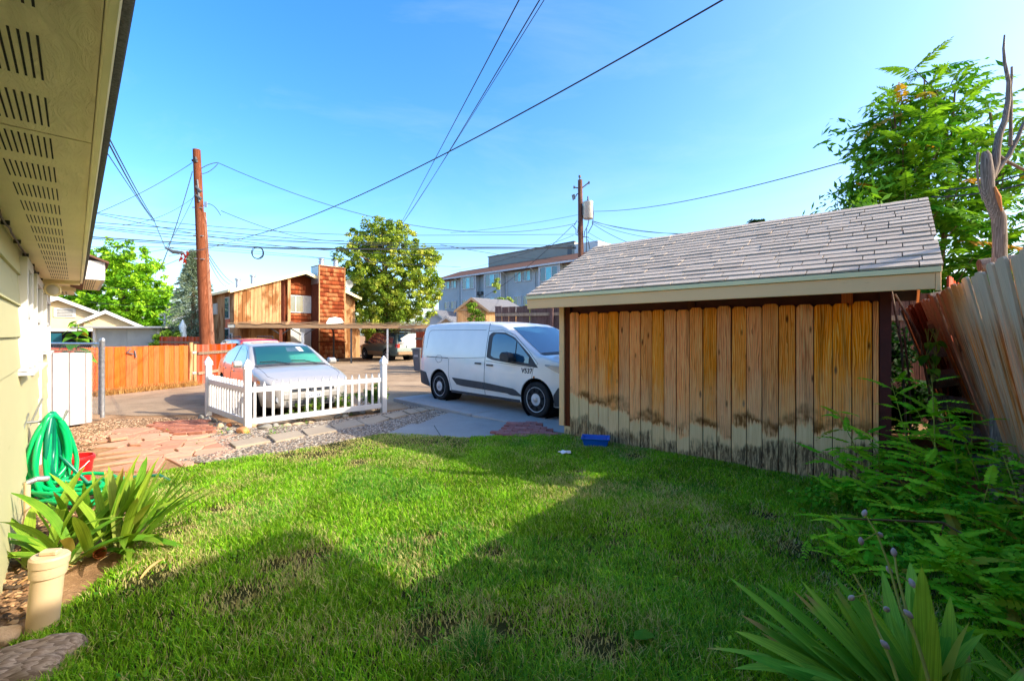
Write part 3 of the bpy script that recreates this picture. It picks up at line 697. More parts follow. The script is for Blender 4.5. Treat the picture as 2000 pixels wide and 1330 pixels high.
# chain link fence
cf = thing('chain_link_fence', 'short grey chain link fence with round steel end post beside the alley', 'fence', U(200, 810, 0))
zf = 1.36
MB().lathe([(.036, -.05), (.036, zf), (.042, zf + .01), (.042, zf + .05), (.03, zf + .075), (0, zf + .08)], 16).build('post', 'galv', cf, smooth=40)
dv = (Vector((-9.6, 8.9, 0)) - Vector(cf.location)); dv.z = 0; dl = dv.length; dv.normalize()
MB().tube([(0, 0, zf - .03), dv * dl + Vector((0, 0, zf - .03))], .021, 10).build('top_rail', 'galv', cf, smooth=60)
MB().lathe([(.022, 0), (.022, zf)], 10).build('post', 'galv', cf, smooth=60, loc=dv * .075)
MB().lathe([(.03, -.05), (.03, zf)], 10).build('post', 'galv', cf, smooth=60, loc=dv * dl)
mb = MB(); st = .062
n_ = int(dl / st)
for i in range(-20, n_):
    for sgn in (1, -1):
        pts = []
        for j in range(0, 22):
            x = (i + (j * .5 if sgn > 0 else 11 - j * .5 + .0)) * st
            if .05 < x < dl: pts.append(dv * x + Vector((0, 0, .02 + j * (zf - .06) / 21)))
        if len(pts) > 1: mb.tube([pts[0], pts[-1]], .0022, 3, False)
tag(mb.build('mesh_wire', 'galv', cf), kind='stuff')

# ------------------------------------------------------------------ WOODEN SHED (right middle)
SA = math.atan2(-.653, .757)
shed = thing('wooden_shed', 'wooden shed of weathered orange fence boards under a grey shingle roof', 'shed', (.746, 6.61, -.02), SA)
nb_ = 23; pitch = .157
bm_ = []
for k in range(5):
    w = .152; ear = .022 + .006 * (k % 3); h = 1.0
    pr = [(.002, 0), (w, 0), (w, h - ear), (w - ear, h), (.002 + ear, h), (.002, h - ear)]
    bm_.append((ear, None))
prof = [(0, .62, .29), (.5, .60, .26), (1.0, .50, .24), (1.4, .46, .18), (1.75, .38, .16), (2.05, .42, .28), (2.4, .50, .34), (2.8, .56, .38), (3.2, .64, .42), (3.7, .60, .46)]
def lerp(t, i):
    for a, b in zip(prof, prof[1:]):
        if a[0] <= t <= b[0]: u = (t - a[0]) / (b[0] - a[0]); return a[i] + (b[i] - a[i]) * u
    return prof[-1][i]
for i in range(nb_):
    x0 = .16 + i * pitch; w = pitch - .006 if i < nb_ - 1 else .045; h = 1.87 + rnd.uniform(-.012, .012); e = rnd.uniform(.018, .03) if i < nb_ - 1 else .008
    if i == 0: x0 += .0
    xb = .003 + rnd.uniform(-.0015, .0015)
    mb = MB().prism([(xb, 0), (w, 0), (w, h - e), (w - e, h), (xb + e, h), (xb, h - e)], -.019, 0, 1)
    b = mb.build('board', 'shed_board', shed, bevel=.0015, loc=(x0, rnd.uniform(-.004, .0), -.03 + rnd.uniform(-.01, .01)), rot=(rnd.uniform(-.003, .003), rnd.uniform(-.0025, .0025), 0))
    b['bleach'] = lerp(x0, 1) + rnd.uniform(-.05, .05); b['grime'] = lerp(x0, 2) + rnd.uniform(-.07, .07)
for i, (xa, xb) in enumerate(((.06, .158),)):
    b = MB().box(0, xb - xa, -.018, 0, 0, .20).build('board', 'shed_board', shed, loc=(xa, 0, -.03)); b['bleach'] = .7; b['grime'] = .05
box('corner_trim', 'beige_paint', shed, (-.02, .065, -.04, -.002, .17, 1.93), bevel=.003)
box('corner_trim', 'beige_paint', shed, (-.02, .02, 0, .09, .17, 1.93), bevel=.003)
box('corner_stud', 'frame_wood', shed, (.07, .158, -.016, 0, .17, 2.0))
box('post', 'dark_red', shed, (3.665, 3.75, -.022, .08, -.05, 2.05))
box('wall_panel', 'dark_red', shed, (.06, 3.66, .03, .06, -.02, 2.02))
for x in (.02, 1.84, 3.36): box('wall_stud', 'frame_wood' if x < 3 else 'fence_new', shed, (x + .01, x + .1, .001, .029, 1.0, 2.0))
box('plate', 'frame_wood', shed, (.06, 3.66, -.02, .05, 1.96, 2.03))
box('side_wall', 'dark_red', shed, (3.70, 3.74, .08, 3.1, -.05, 2.05))
box('back_wall', 'frame_wood', shed, (.0, 3.74, 3.1, 3.14, -.05, 2.05))
box('garage_door', 'white_trim', shed, (.10, .14, .35, 2.85, -.05, 1.85))
box('door_header', 'beige_paint', shed, (.0, .06, .1, 3.1, 1.86, 2.05))
ye, zr, yr, ze = -.436, 3.10, 1.554, 2.085
for sx in (-.02, 3.70): MB().prism([(0, 2.05), (3.1, 2.05), (1.55, 2.9)], sx, sx + .04, 0).build('gable_wall', 'frame_wood', shed)
RX0, RX1 = -.30, 4.06
box('fascia', 'beige_paint', shed, (RX0, RX1 - .035, ye - .02, ye + .018, 1.90, 2.035), bevel=.003)
box('rake_end', 'beige_paint', shed, (RX1 - .033, RX1, ye - .025, ye + .02, 1.885, 2.035), bevel=.003)
box('eave_trim', 'cream_paint', shed, (RX0 - .01, RX1 + .005, ye - .04, ye + .02, 2.037, 2.083), bevel=.003)
box('soffit', 'frame_wood', shed, (RX0, RX1, ye + .02, 0.0, 1.99, 2.02))
sl = math.atan2(zr - ze, yr - ye); sn, cs = math.sin(sl), math.cos(sl)
MB().prism([(ye - .02, ze - .0), (yr, zr - .012), (2 * yr - ye, ze), (2 * yr - ye, ze - .05), (yr, zr - .08), (ye - .02, ze - .05)], RX0 + .01, RX1 - .01, 0).build('roof_deck', 'underlay', shed)
for xx in (RX0, RX1 - .03):
    MB().prism([(ye + .02, ze - .055), (yr, zr - .085), (yr, zr - .2), (ye + .02, ze - .17)], xx, xx + .028, 0).build('rake_board', 'beige_paint', shed)
    MB().prism([(yr, zr - .085), (2 * yr - ye, ze - .055), (2 * yr - ye, ze - .17), (yr, zr - .2)], xx, xx + .028, 0).build('rake_board', 'beige_paint', shed)
sml = MB().prism([(0, .0), (.16, -.004), (.16, .002), (0, .016)], 0, 1, 0).mesh('shingle', MAT['shingle'])
sd_ = []
rows = 17; exposure = math.hypot(zr - ze, yr - ye) / rows
for side in (0, 1):
    cnt = 0
    for r_ in range(rows):
        x = RX0 - .012 - (r_ * .137) % .3
        y_ = ye - .03 + (r_ * exposure) * cs; z_ = ze + .004 + (r_ * exposure) * sn
        if side == 1:
            continue
        while x < RX1 + .012:
            Ls = rnd.choice((.20, .28, .31, .34, .4)) ; a = max(x, RX0 - .015); b_ = min(x + Ls, RX1 + .015)
            if b_ - a > .03:
                link('shingle', sml, shed, (a + .004, y_ + rnd.uniform(-.007, .003), z_ + rnd.uniform(0, .002)), (sl, 0, rnd.uniform(-.002, .002)), (b_ - a - .008, 1, rnd.uniform(.8, 1.35)))
                cnt += 1
            x += Ls
mb = MB()
for r_ in range(rows):
    y_ = 2 * yr - ye + .03 - r_ * exposure * cs; z_ = ze + .004 + r_ * exposure * sn
    mb.add([(RX0, y_, z_), (RX1, y_, z_), (RX1, y_ - .16 * cs, z_ + .16 * sn - .004), (RX0, y_ - .16 * cs, z_ + .16 * sn - .004)], [(0, 1, 2, 3)])
tag(mb.build('back_shingles', 'shingle', shed), kind='stuff')
x = RX0
while x < RX1 - .05:
    w = min(.30, RX1 - x)
    MB().prism([(-.11, -.056), (0, .0), (.11, -.056), (.11, -.046), (0, .012), (-.11, -.046)], 0, w, 0).build('ridge_cap', 'shingle', shed, loc=(x, yr, zr + .014), rot=(0, .015, 0)); x += .27

# ------------------------------------------------------------------ LEANING FENCE (right)
FA = math.atan2(.809, .588)
lf = thing('leaning_fence', 'tall weathered board fence leaning over towards the shed at the right edge', 'fence', (2.87 + .405, 2.47 - .294, 0), FA)
def lboard(s, mat, h=1.95, lean=None, wd=.135, dz=0, rx=0, name='board'):
    e = .018; lean = .13 + .17 * max(0, min(1, (s + .3) / 3.3)); y0 = .50 - 1.95 * math.sin(lean)
    mb = MB().prism([(0, -.05), (wd, -.05), (wd, h - e), (wd - e, h), (e, h), (0, h - e)], -.009, .009, 1)
    return mb.build(name, mat, lf, bevel=.0015, loc=(s, y0 + (.011 if int(s * 7.7) % 2 else -.011) + rnd.uniform(-.003, .003), dz), rot=(-lean + rnd.uniform(-.006, .006), rx + rnd.uniform(-.008, .008), rnd.uniform(-.02, .02)))
s = -2.4
while s < 5.7:
    w = rnd.uniform(.12, .142)
    if s < 3.5: lboard(s, 'fence_old', 1.99 + rnd.uniform(-.02, .015), .262, w)
    elif s < 5.3: lboard(s, 'fence_old' if rnd.random() < .3 else 'fence_brown', 1.97 + rnd.uniform(-.03, .03), .30, w, rx=-.03)
    s += w - rnd.uniform(.012, .018)
for z in (.45, 1.6):
    MB().box(-2.4, 1.4, -.055, -.02, z - .045, z + .045).build('rail', 'wood_gray', lf, loc=(0, .50 - 1.95 * math.sin(.17), 0), rot=(-.17, 0, 0)); MB().box(1.4, 5.2, -.055, -.02, z - .045, z + .045).build('rail', 'wood_gray', lf, loc=(0, .50 - 1.95 * math.sin(.29), 0), rot=(-.29, 0, 0))
# second fence panel standing upright behind it
bf = thing('red_fence_panel', 'reddish upright fence boards rising behind the leaning fence near the firewood', 'fence', (4.95, 5.0, 0), FA - .25)
for i in range(7):
    h = 2.17 + rnd.uniform(-.02, .02) - (.15 if i in (4, 5) else 0)
    MB().prism([(0, 0), (.135, 0), (.135, h - .02), (.115, h), (.02, h), (0, h - .02)], -.01, .01, 1).build('board', 'fence_red', bf, loc=(i * .142, 0, 0), rot=(0, rnd.uniform(-.02, .02), 0))
fb = thing('gap_shade_fence', 'added board fence darkened to stand for shade in the gap behind the shed', 'fence', (4.6, 8.2, 0), R(-12))
for i in range(26):
    MB().box(0, .14, -.01, .01, 0, 2.2 + rnd.uniform(-.03, .03)).build('board', 'pole_dark', fb, loc=(i * .15, 0, 0))  # added boards in dark wood that stands in for the gap's shade
box('rail', 'wood_gray', fb, (0, 3.9, -.05, -.012, 1.75, 1.84))
# firewood
fw = thing('firewood_stack', 'stack of split firewood logs topping the fence beside the dead trunk', 'firewood', (5.05, 4.75, 0), FA)
for i in range(22):
    r_ = rnd.uniform(.07, .11); row, colm = divmod(i, 3)
    z = .12 + row * .305; L_ = .42
    pts = [(math.cos(a) * r_ * (1 if a < 4 else .5), math.sin(a) * r_) for a in (0, .7, 1.5, 2.3, 3.1, 4.0, 5.1)]
    MB().prism(pts, -L_ / 2, L_ / 2, 0).build('log', 'snag', fw, bevel=.006, loc=(rnd.uniform(-.04, .04), (colm - 1) * .2, min(z, 2.27)), rot=(rnd.uniform(-.5, .5), rnd.uniform(-.35, .35), rnd.uniform(-.4, .4) + 1.57))
# leaning sticks in the gap
for i, (p, q, r_, lb) in enumerate((((1741, 568, 5.0), (1775, 800, 4.6), .012, 'thin pale lath leaning in the gap right of the shed'), ((1748, 575, 5.0), (1835, 745, 4.9), .014, 'slanting sunlit lath propped between shed and leaning fence'),
                                   ((1765, 640, 5.4), (1782, 880, 4.8), .012, 'dark crooked stick standing in the gap beside the shed'))):
    a, b = at(*p), at(*q); o = MB().tube([a - b, (a - b) * .5 + Vector((.02, 0, .02)), (0, 0, -.7)], r_, 6).build('lath', 'wood_gray', None, smooth=60, loc=b)
    tag(o, lb, 'stick')

# ------------------------------------------------------------------ PICKET FENCE
pk = thing('picket_fence', 'white vinyl picket fence corner with three capped posts in front of the sedan', 'fence', (-4.42, 7.36, 0), 0)
Pc, Pa, Pr = Vector((-4.42, 7.36, 0)), Vector((-6.08, 8.82, 0)), Vector((-2.66, 9.12, 0))
def post(P, h):
    z0 = G(P.x, P.y); c = P - Pc; a = math.atan2(Pr.y - Pc.y, Pr.x - Pc.x)
    w = .052
    b = MB().box(-w, w, -w, w, z0 - .05, h - .17).build('post', 'white_vinyl', pk, bevel=.004, loc=c, rot=(0, 0, a))
    q = .068
    MB().box(-q, q, -q, q, h - .17, h - .145).box(-.058, .058, -.058, .058, h - .145, h - .125).add([(-q, -q, h - .125), (q, -q, h - .125), (q, q, h - .125), (-q, q, h - .125), (-.02, -.02, h - .02), (.02, -.02, h - .02), (.02, .02, h - .02), (-.02, .02, h - .02), (0, 0, h)],
        [(0, 1, 5, 4), (1, 2, 6, 5), (2, 3, 7, 6), (3, 0, 4, 7), (4, 5, 8), (5, 6, 8), (6, 7, 8), (7, 4, 8), (3, 2, 1, 0)]).build('post_cap', 'white_vinyl', b)
post(Pc, 1.10); post(Pa, 1.07); post(Pr, 1.07)
def run(P, Q, n, sk=()):
    d = Q - P; Ln = d.length; a = math.atan2(d.y, d.x); c = P - Pc; z0 = G((P.x + Q.x) / 2, (P.y + Q.y) / 2)
    for zz, hh in ((.575, .045), (.045, .05)): box('rail', 'white_vinyl', pk, (.05, Ln - .05, -.022, .022, zz - hh, zz + hh), bevel=.003, loc=(c.x, c.y, 0), rot=(0, 0, a))
    me = MB().prism([(-.02, 0), (.02, 0), (.02, .60), (.012, .62), (.02, .645), (0, .715), (-.02, .645), (-.012, .62), (-.02, .60)], -.014, .014, 1).mesh('picket', MAT['white_vinyl'])
    for i in range(n):
        t = (i + .75) / (n + .5) * Ln
        if i in sk: continue
        link('picket', me, pk, (c.x + math.cos(a) * t, c.y + math.sin(a) * t, .03 + z0 * .3 + rnd.uniform(-.006, .006)), (0, rnd.uniform(-.012, .012), a))
run(Pc, Pr, 17); run(Pc, Pa, 14)

# rocks along the picket fence
def rock_mesh(seed, sx, sy, sz):
    bm = bmesh.new(); bmesh.ops.create_icosphere(bm, subdivisions=3, radius=1)
    for v in bm.verts:
        n = mnoise.noise(v.co * 1.1 + Vector((seed * 3.1, 0, 0))) * .35 + mnoise.noise(v.co * 2.7 + Vector((0, seed * 1.7, 0))) * .14
        v.co *= 1 + n; v.co.x *= sx; v.co.y *= sy; v.co.z *= sz
    me = bpy.data.meshes.new('rock'); bm.to_mesh(me); bm.free()
    for p in me.polygons: p.use_smooth = True
    return me
RK = [(393, 818, .07, .07, .07, 'rock_gray', 'grey boulder at the foot of the far left picket post'), (405, 822, .09, .08, .08, 'rock_gray', 'second rounded grey boulder from the far left picket post'),
      (419, 825, .10, .07, .075, 'rock_dark', 'dark grey boulder below the left picket panel'), (412, 832, .08, .06, .06, 'rock_tan', 'tan stone in front of the dark boulder by the left pickets'),
      (430, 836, .09, .08, .08, 'rock_tan', 'cream round stone midway below the left picket panel'), (440, 839, .07, .06, .055, 'rock_gray', 'small pale stone between cream and orange stones'),
      (447, 834, .08, .06, .07, 'rock_orange', 'rusty orange stone under the left picket panel'), (449, 847, .075, .06, .06, 'rock_gray', 'grey stone left of the long orange boulder'),
      (474, 845, .20, .11, .085, 'rock_orange', 'long orange boulder below the corner picket post'), (492, 834, .10, .07, .075, 'rock_tan', 'smooth tan stone beside the corner picket post'),
      (517, 838, .14, .09, .075, 'rock_gray', 'pale grey boulder right of the corner picket post'), (538, 834, .08, .06, .06, 'rock_gray', 'grey cobble below the first pickets of the right panel'),
      (560, 832, .09, .06, .045, 'rock_tan', 'flat tan stone under the right picket panel'), (582, 829, .14, .06, .04, 'rock_tan', 'long flat cream stone below the right picket panel'),
      (606, 827, .07, .06, .045, 'rock_tan', 'small tan stone under the middle of the right picket panel'), (633, 820, .24, .05, .04, 'rock_dark', 'long brown split stone under the right picket panel'),
      (659, 815, .08, .07, .06, 'rock_gray', 'round white grey stone next to the long brown stone'), (674, 814, .10, .07, .05, 'rock_gray', 'low grey stone two places right of the brown stone'),
      (692, 809, .14, .08, .06, 'rock_dark', 'dark slate coloured boulder under the right pickets'), (708, 807, .08, .07, .05, 'rock_gray', 'grey cobble beside the dark slate boulder'),
      (721, 806, .10, .08, .055, 'rock_tan', 'pinkish tan stone near the right picket post'), (738, 804, .13, .05, .04, 'rock_dark', 'flat brown stone at the foot of the right picket post'),
      (5, 1255, .10, .09, .07, 'rock_tan', 'tan rock in the bottom left corner behind the weathered wood slab')]
for i, (px, py, a, b, c_, m_, lb) in enumerate(RK):
    p = U(px, py); k = .72; o = link('rock', rock_mesh(i, a * k, b * k, c_ * k), None, (p.x, p.y, p.z + c_ * k * .45), (0, 0, .75 if px > 480 else -.7)); o.data.materials.append(MAT[m_]); tag(o, lb, 'rock', 'rocks along the picket fence' if py < 900 else None)
# ------------------------------------------------------------------ small things in the yard
o = thing('plastic_tub', 'rectangular blue plastic tub on the grass against the shed boards', 'tub', (U(1164, 872).x, U(1164, 872).y + .02, .0), -.22)
def tub(a, b, h, t):
    mb = MB(); k = .82
    lo = [(-a * k, -b * k), (a * k, -b * k), (a * k, b * k), (-a * k, b * k)]; hi = [(-a, -b), (a, -b), (a, b), (-a, b)]
    vs = [(x, y, 0) for x, y in lo] + [(x, y, h) for x, y in hi] + [(x * (1 - t / a), y * (1 - t / b), h) for x, y in hi] + [(x * .93, y * .9, .01) for x, y in lo]
    fs = [(3, 2, 1, 0)] + [(i, (i + 1) % 4, (i + 1) % 4 + 4, i + 4) for i in range(4)] + [(i + 4, (i + 1) % 4 + 4, (i + 1) % 4 + 8, i + 8) for i in range(4)] + [(i + 8, (i + 1) % 4 + 8, (i + 1) % 4 + 12, i + 12) for i in range(4)] + [(12, 13, 14, 15)]
    return mb.add(vs, fs)
tub(.175, .115, .125, .006).build('body', 'blue_plastic', o, bevel=.004)
a, b = .188, .128
MB().box(-a, a, -b, -b + .014, .112, .128).box(-a, a, b - .014, b, .112, .128).box(-a, -a + .014, -b, b, .1125, .1275).box(a - .014, a, -b, b, .1125, .1275).build('rim', 'blue_plastic', o, bevel=.003)
mb = MB(); k = 14
vs = [(math.cos(i / k * 6.283) * .075 * (1 + .2 * math.sin(i * 2.1)), math.sin(i / k * 6.283) * .06 * (1 + .2 * math.cos(i * 1.3)), .012 + .008 * math.sin(i * 1.9)) for i in range(k)]
mb.add(vs + [(0, 0, .03)] + [(x, y, z - .006) for x, y, z in vs], [(i, (i + 1) % k, k) for i in range(k)] + [(i, i + k + 1, (i + 1) % k + k + 1, (i + 1) % k) for i in range(k)])
tag(mb.build('torn_plate', 'paper', None, loc=U(1103, 884, .03)), 'crumpled white plate lying on the shaded grass near the blue tub', 'plate')

# red bucket
o = thing('red_bucket', 'dirty red plastic bucket behind the coiled green hose', 'bucket', (U(146, 950).x, U(146, 950).y, 0), 0); o.scale = (1.12, 1.12, 1.15)
MB().lathe([(.095, 0), (.128, .25), (.135, .25), (.137, .235), (.132, .225), (.128, .262), (.121, .262), (.09, .012)], 28).build('body', 'red_plastic', o, smooth=35)
MB().tube([(.13 * math.cos(a), -.13 * abs(math.sin(a)) * .55 - .08 * math.sin(a), .225 - .12 * math.sin(a)) for a in [i * math.pi / 10 for i in range(11)]], .003, 6).build('handle', 'steel', o, smooth=60)
MB().lathe([(.0, .20), (.118, .205)], 20, cap=False).build('contents', 'dirt', o)

# hose on wall hanger
hz = thing('garden_hose', 'bright green garden hose looped on a wall hanger and heaped on the ground', 'hose', (-4.72, 4.33, 0), 0)
nW = Vector((.7099, .7043, 0)); aW = Vector((-.7043, .7099, 0))
def wpnt(s, y, z): return Vector((-.45, 0, 0)) + aW * s - nW * y * 1.0 + Vector((0, 0, z))   # y negative is outwards
hloc = Vector(hz.location)
# convert: outward distance d
def hp(s, d, z): return Vector((-.45, 0, z)) + aW * s + nW * d - hloc
for k, (w_, dep, d, mat) in enumerate(((.10, .62, .05, 'hose'), (.14, .70, .075, 'hose'), (.18, .66, .10, 'hose'), (.12, .58, .125, 'hose_dark'), (.2, .74, .14, 'hose'), (.16, .64, .165, 'hose'), (.22, .7, .19, 'hose'), (.1, .5, .2, 'hose_dark'), (.19, .6, .215, 'hose'))):
    pts = []; s0 = 5.5 + rnd.uniform(-.04, .04); tw_ = rnd.uniform(.2, 1.1); ww = w_ * .68 + .015
    for i in range(33):
        a = i / 32 * 6.283; up_ = math.sin(a + 1.57); side = math.cos(a + 1.57) * ww * (1.0 - .38 * up_)
        zt = .78 - dep / 2 + up_ * dep / 2 + .01 * math.sin(a * 5 + k)
        pts.append(hp(s0 + side * math.cos(tw_) + .012 * math.sin(a * 3 + k), .17 + side * math.sin(tw_) + .05 * math.sin(k * 2.3) * (1 - up_) * .5, zt))
    MB().tube(pts, .0185, 10).build('hose_loop', mat, hz, smooth=60)
pts = []
for i in range(150):
    a = i * .31; r_ = .13 + .16 * abs(math.sin(i * .037)) + .03 * math.sin(i * .9)
    c0 = hp(5.25, .36, 0)
    pts.append(c0 + Vector((math.cos(a) * r_ * 1.25, math.sin(a) * r_ * .8, .02 + .16 * (i / 150) * abs(math.sin(i * .21)) + .03 * math.sin(i * .5) ** 2)))
MB().tube(pts, .0165, 8).build('hose_heap', 'hose', hz, smooth=60)
MB().tube([hp(5.6, .2, .4), hp(5.4, .4, .12), hp(5.7, .7, .03), hp(5.6, .95, .02), hp(5.3, 1.0, .02)], .0165, 8).build('hose_end', 'hose_dark', hz, smooth=60)
hg = thing('hose_hanger', 'metal hose hanger and spigot screwed to the olive siding', 'hanger', hz.location)
for q_, r_ in (([hp(5.5, .0, .72), hp(5.5, .24, .72), hp(5.5, .27, .80)], .012), ([hp(5.2, .0, .66), hp(5.2, .04, .84)], .006), ([hp(5.75, .02, .66), hp(5.75, .1, .90)], .008)): MB().tube(q_, r_, 8).build('bracket', 'steel', hg, smooth=60)
MB().tube([hp(4.85, .05, -.0), hp(4.85, .05, .34)], .02, 10).build('pipe', 'pvc', hg, smooth=60)
MB().tube([hp(4.85, .05, .33), hp(4.85, .10, .35), hp(4.9, .16, .33)], .022, 10).build('spigot', 'galv', hg, smooth=60)
# PVC cleanout
o = thing('cleanout_pipe', 'stained cream plastic cleanout pipe with a square plug cap by the wall', 'pipe', (U(82, 1228).x, U(82, 1228).y, 0), .3); o.rotation_euler = (R(-2), R(4), .3)
MB().lathe([(.062, -.05), (.062, .27), (.071, .272), (.073, .30), (.071, .325)], 28).build('pipe', 'pvc', o, smooth=35)
MB().lathe([(.077, .326), (.078, .362), (.07, .372), (0, .373)], 28).build('cap', 'pvc', o, smooth=35)
MB().prism([(-.036, -.024), (.036, -.024), (.036, .024), (-.036, .024)], .374, .395, 2).build('plug', 'pvc', o, bevel=.004)
# weathered wood slab bottom-left
bm = bmesh.new(); bmesh.ops.create_grid(bm, x_segments=44, y_segments=22, size=1)
for v in bm.verts:
    x, y = v.co.x, v.co.y; rr_ = min(1, math.hypot(x, y)); ed = max(0, 1 - (abs(x) ** 4 + abs(y) ** 4))
    v.co = Vector((x * .26 * (1 + .12 * math.sin(y * 3)), y * .17 * (1 + .15 * math.sin(x * 2.2 + 1)), .085 * ed ** .4 + .012 * mnoise.noise(Vector((x * 1.5, y * 14, 3))) * ed + .015 * mnoise.noise(Vector((x * 3, y * 3, 8)))))
me = bpy.data.meshes.new('wood_slab'); bm.to_mesh(me); bm.free(); me.materials.append(wood('slab_wood', srgb(90, 72, 54), srgb(166, 140, 112), srgb(214, 190, 160), axis=0, gs=2.0, stain=.5, knots=.3))
for p in me.polygons: p.use_smooth = True
tag(link('wood_slab', me, None, (U(40, 1310).x, U(40, 1310).y, -.005), (0, 0, .5), (.72, .85, 1)), 'flat weathered piece of wood lying in the bottom left corner', 'wood')
tag(MB().add([(-.05, -.02, 0), (0, -.04, .012), (.06, -.01, .004), (.02, .035, .014), (-.03, .03, .006), (0, 0, .02)], [(0, 1, 5), (1, 2, 5), (2, 3, 5), (3, 4, 5), (4, 0, 5)]).build('fallen_leaf', 'frond_heaven', None, loc=U(1255, 1242, .05)), 'single broad green leaf fallen on the lawn', 'leaf')
p = U(198, 1085); tag(MB().lathe([(.0, 0), (.03, 0), (.036, .055), (.032, .055), (.026, .005)], 14).build('clay_pot', 'rock_orange', None, smooth=40, loc=(p.x, p.y, .03), rot=(1.4, 0, .6)), 'small broken clay pot lying between the iris leaves', 'pot')
# ------------------------------------------------------------------ VEHICLES
def interp(tab, x):
    tab = sorted(tab)
    if x <= tab[0][0]: return tab[0][1]
    for a, b in zip(tab, tab[1:]):
        if a[0] <= x <= b[0]: return a[1] + (b[1] - a[1]) * (x - a[0]) / (b[0] - a[0])
    return tab[-1][1]
class Car:
    def __init__(s, root, W, top, plan, bot, g, rr, paint):
        s.root, s.W, s.top, s.plan, s.bot, s.g, s.rr, s.paint = root, W, top, plan, bot, g, rr, paint
        xs = [t[0] for t in top]; s.x0, s.x1 = min(xs), max(xs)
    def zt(s, x): return interp(s.top, x)
    def wd(s, x): return s.W * interp(s.plan, x)
    def ys(s, x, z): return s.wd(x) * interp(s.g, z)
    def section(s, x):
        zt, zb, r = s.zt(x), interp(s.bot, x), interp(s.rr, x)
        ze = max(zb + .05, zt - r); P = [(0, zb), (s.ys(x, zb) * .93, zb)]
        n = 12
        for k in range(n + 1):
            z = zb + .03 + (ze - zb - .03) * k / n; P.append((s.ys(x, z), z))
        ye = s.ys(x, ze); h = (zt - ze) * .78; w = min(ye * .45, r * 1.7)
        for k in (1, 2, 3, 4, 5, 6): a = k / 6 * math.pi / 2; P.append((ye - w * (1 - math.cos(a)), ze + h * math.sin(a)))
        P.append((ye - w - (ye - w) * .5, ze + h + (zt - ze - h) * .75)); P.append((0, zt))
        return P
    def topz(s, x, y):
        P = s.section(x)[-9:]
        for a, b in zip(P, P[1:]):
            if b[0] <= y <= a[0]: return a[1] + (b[1] - a[1]) * ((a[0] - y) / (a[0] - b[0] + 1e-9))
        return P[-1][1]
    def body(s, arches, ra, step=.05):
        st = set(round(t[0], 3) for t in s.top) | set(round(t[0], 3) for t in s.plan if s.x0 <= t[0] <= s.x1)
        x = s.x0
        while x < s.x1: st.add(round(x, 3)); x += step
        st = sorted(st); st = [a for i, a in enumerate(st) if i == 0 or a - st[i - 1] > .012]
        bm = bmesh.new(); rows = []
        for x in st:
            P = s.section(x); L_ = [(y, z) for y, z in P] + [(-y, z) for y, z in P[-2:0:-1]]
            rows.append([bm.verts.new((x, y, z)) for y, z in L_])
        n = len(rows[0])
        for a, b in zip(rows, rows[1:]):
            for k in range(n): bm.faces.new((a[k], a[(k + 1) % n], b[(k + 1) % n], b[k]))
        bm.faces.new(rows[0]); bm.faces.new(rows[-1][::-1]); bmesh.ops.recalc_face_normals(bm, faces=bm.faces)
        me = bpy.data.meshes.new('body'); bm.to_mesh(me); bm.free(); me.materials.append(MAT[s.paint])
        o = link('body', me, s.root)
        cut = MB()
        for xa in arches:
            for sg in (1, -1): cut.lathe([(ra, sg * s.W * .52), (ra, sg * s.W * 1.3)], 30, (xa, 0, s.wr), 1)
        cme = cut.mesh('cut', MAT['dark']); co = link('cut', cme, s.root)
        md = o.modifiers.new('b', 'BOOLEAN'); md.object = co; md.operation = 'DIFFERENCE'; md.solver = 'EXACT'
        bpy.context.view_layer.update(); dg = bpy.context.evaluated_depsgraph_get()
        nm = bpy.data.meshes.new_from_object(o.evaluated_get(dg)); o.modifiers.clear(); o.data = nm
        bpy.data.objects.remove(co); bpy.data.meshes.remove(me); nm.name = 'body'
        for p in nm.polygons: p.use_smooth = True
        nm.set_sharp_from_angle(angle=R(32))
        # dark wheel wells inside
        for xa in arches:
            for sg in (1, -1): MB().lathe([(ra - .004, sg * s.W * .53), (ra - .004, sg * s.ys(xa, s.wr + .2) * .975)], 30, (xa, 0, s.wr), 1, False).lathe([(ra - .004, sg * s.W * .53), (0, sg * s.W * .529)], 30, (xa, 0, s.wr), 1, False).build('wheel_well', 'dark', s.root)
        return o
    def side(s, name, mat, x0, x1, zb, zt, sg=-1, off=.004, n=14, parent=None):
        f = lambda t, x: interp(t, x) if isinstance(t, (list, tuple)) else t
        mb = MB(); vs = []; m = 6
        for i in range(n + 1):
            x = x0 + (x1 - x0) * i / n; a, b = f(zb, x), f(zt, x)
            for k in range(m + 1): z = a + (b - a) * k / m; vs.append((x, sg * (s.ys(x, z) + off), z))
        # inner copies for thickness
        vi = [(x, y - sg * (off + .01), z) for x, y, z in vs]; N = len(vs); fs = []
        for i in range(n):
            for k in range(m): q = i * (m + 1) + k; fs.append((q, q + 1, q + m + 2, q + m + 1))
        ring = [i * (m + 1) for i in range(n + 1)] + [n * (m + 1) + k for k in range(1, m + 1)] + [i * (m + 1) + m for i in range(n - 1, -1, -1)] + [k for k in range(m - 1, 0, -1)]
        for a, b in zip(ring, ring[1:] + ring[:1]): fs.append((a, b, b + N, a + N))
        return mb.add(vs + vi, fs).build(name, mat, parent or s.root, smooth=35)
    def line(s, mat, pts, sg=-1, w=.006, off=.0025, name='seam'):
        mb = MB(); P = []
        for (xa, za), (xb, zb) in zip(pts, pts[1:]):
            m = max(2, int(math.hypot(xb - xa, zb - za) / .06))
            for k in range(m): P.append((xa + (xb - xa) * k / m, za + (zb - za) * k / m))
        P.append(pts[-1]); mb.tube([(x, sg * (s.ys(x, z) + off - w * .6), z) for x, z in P], w, 5)
        return mb
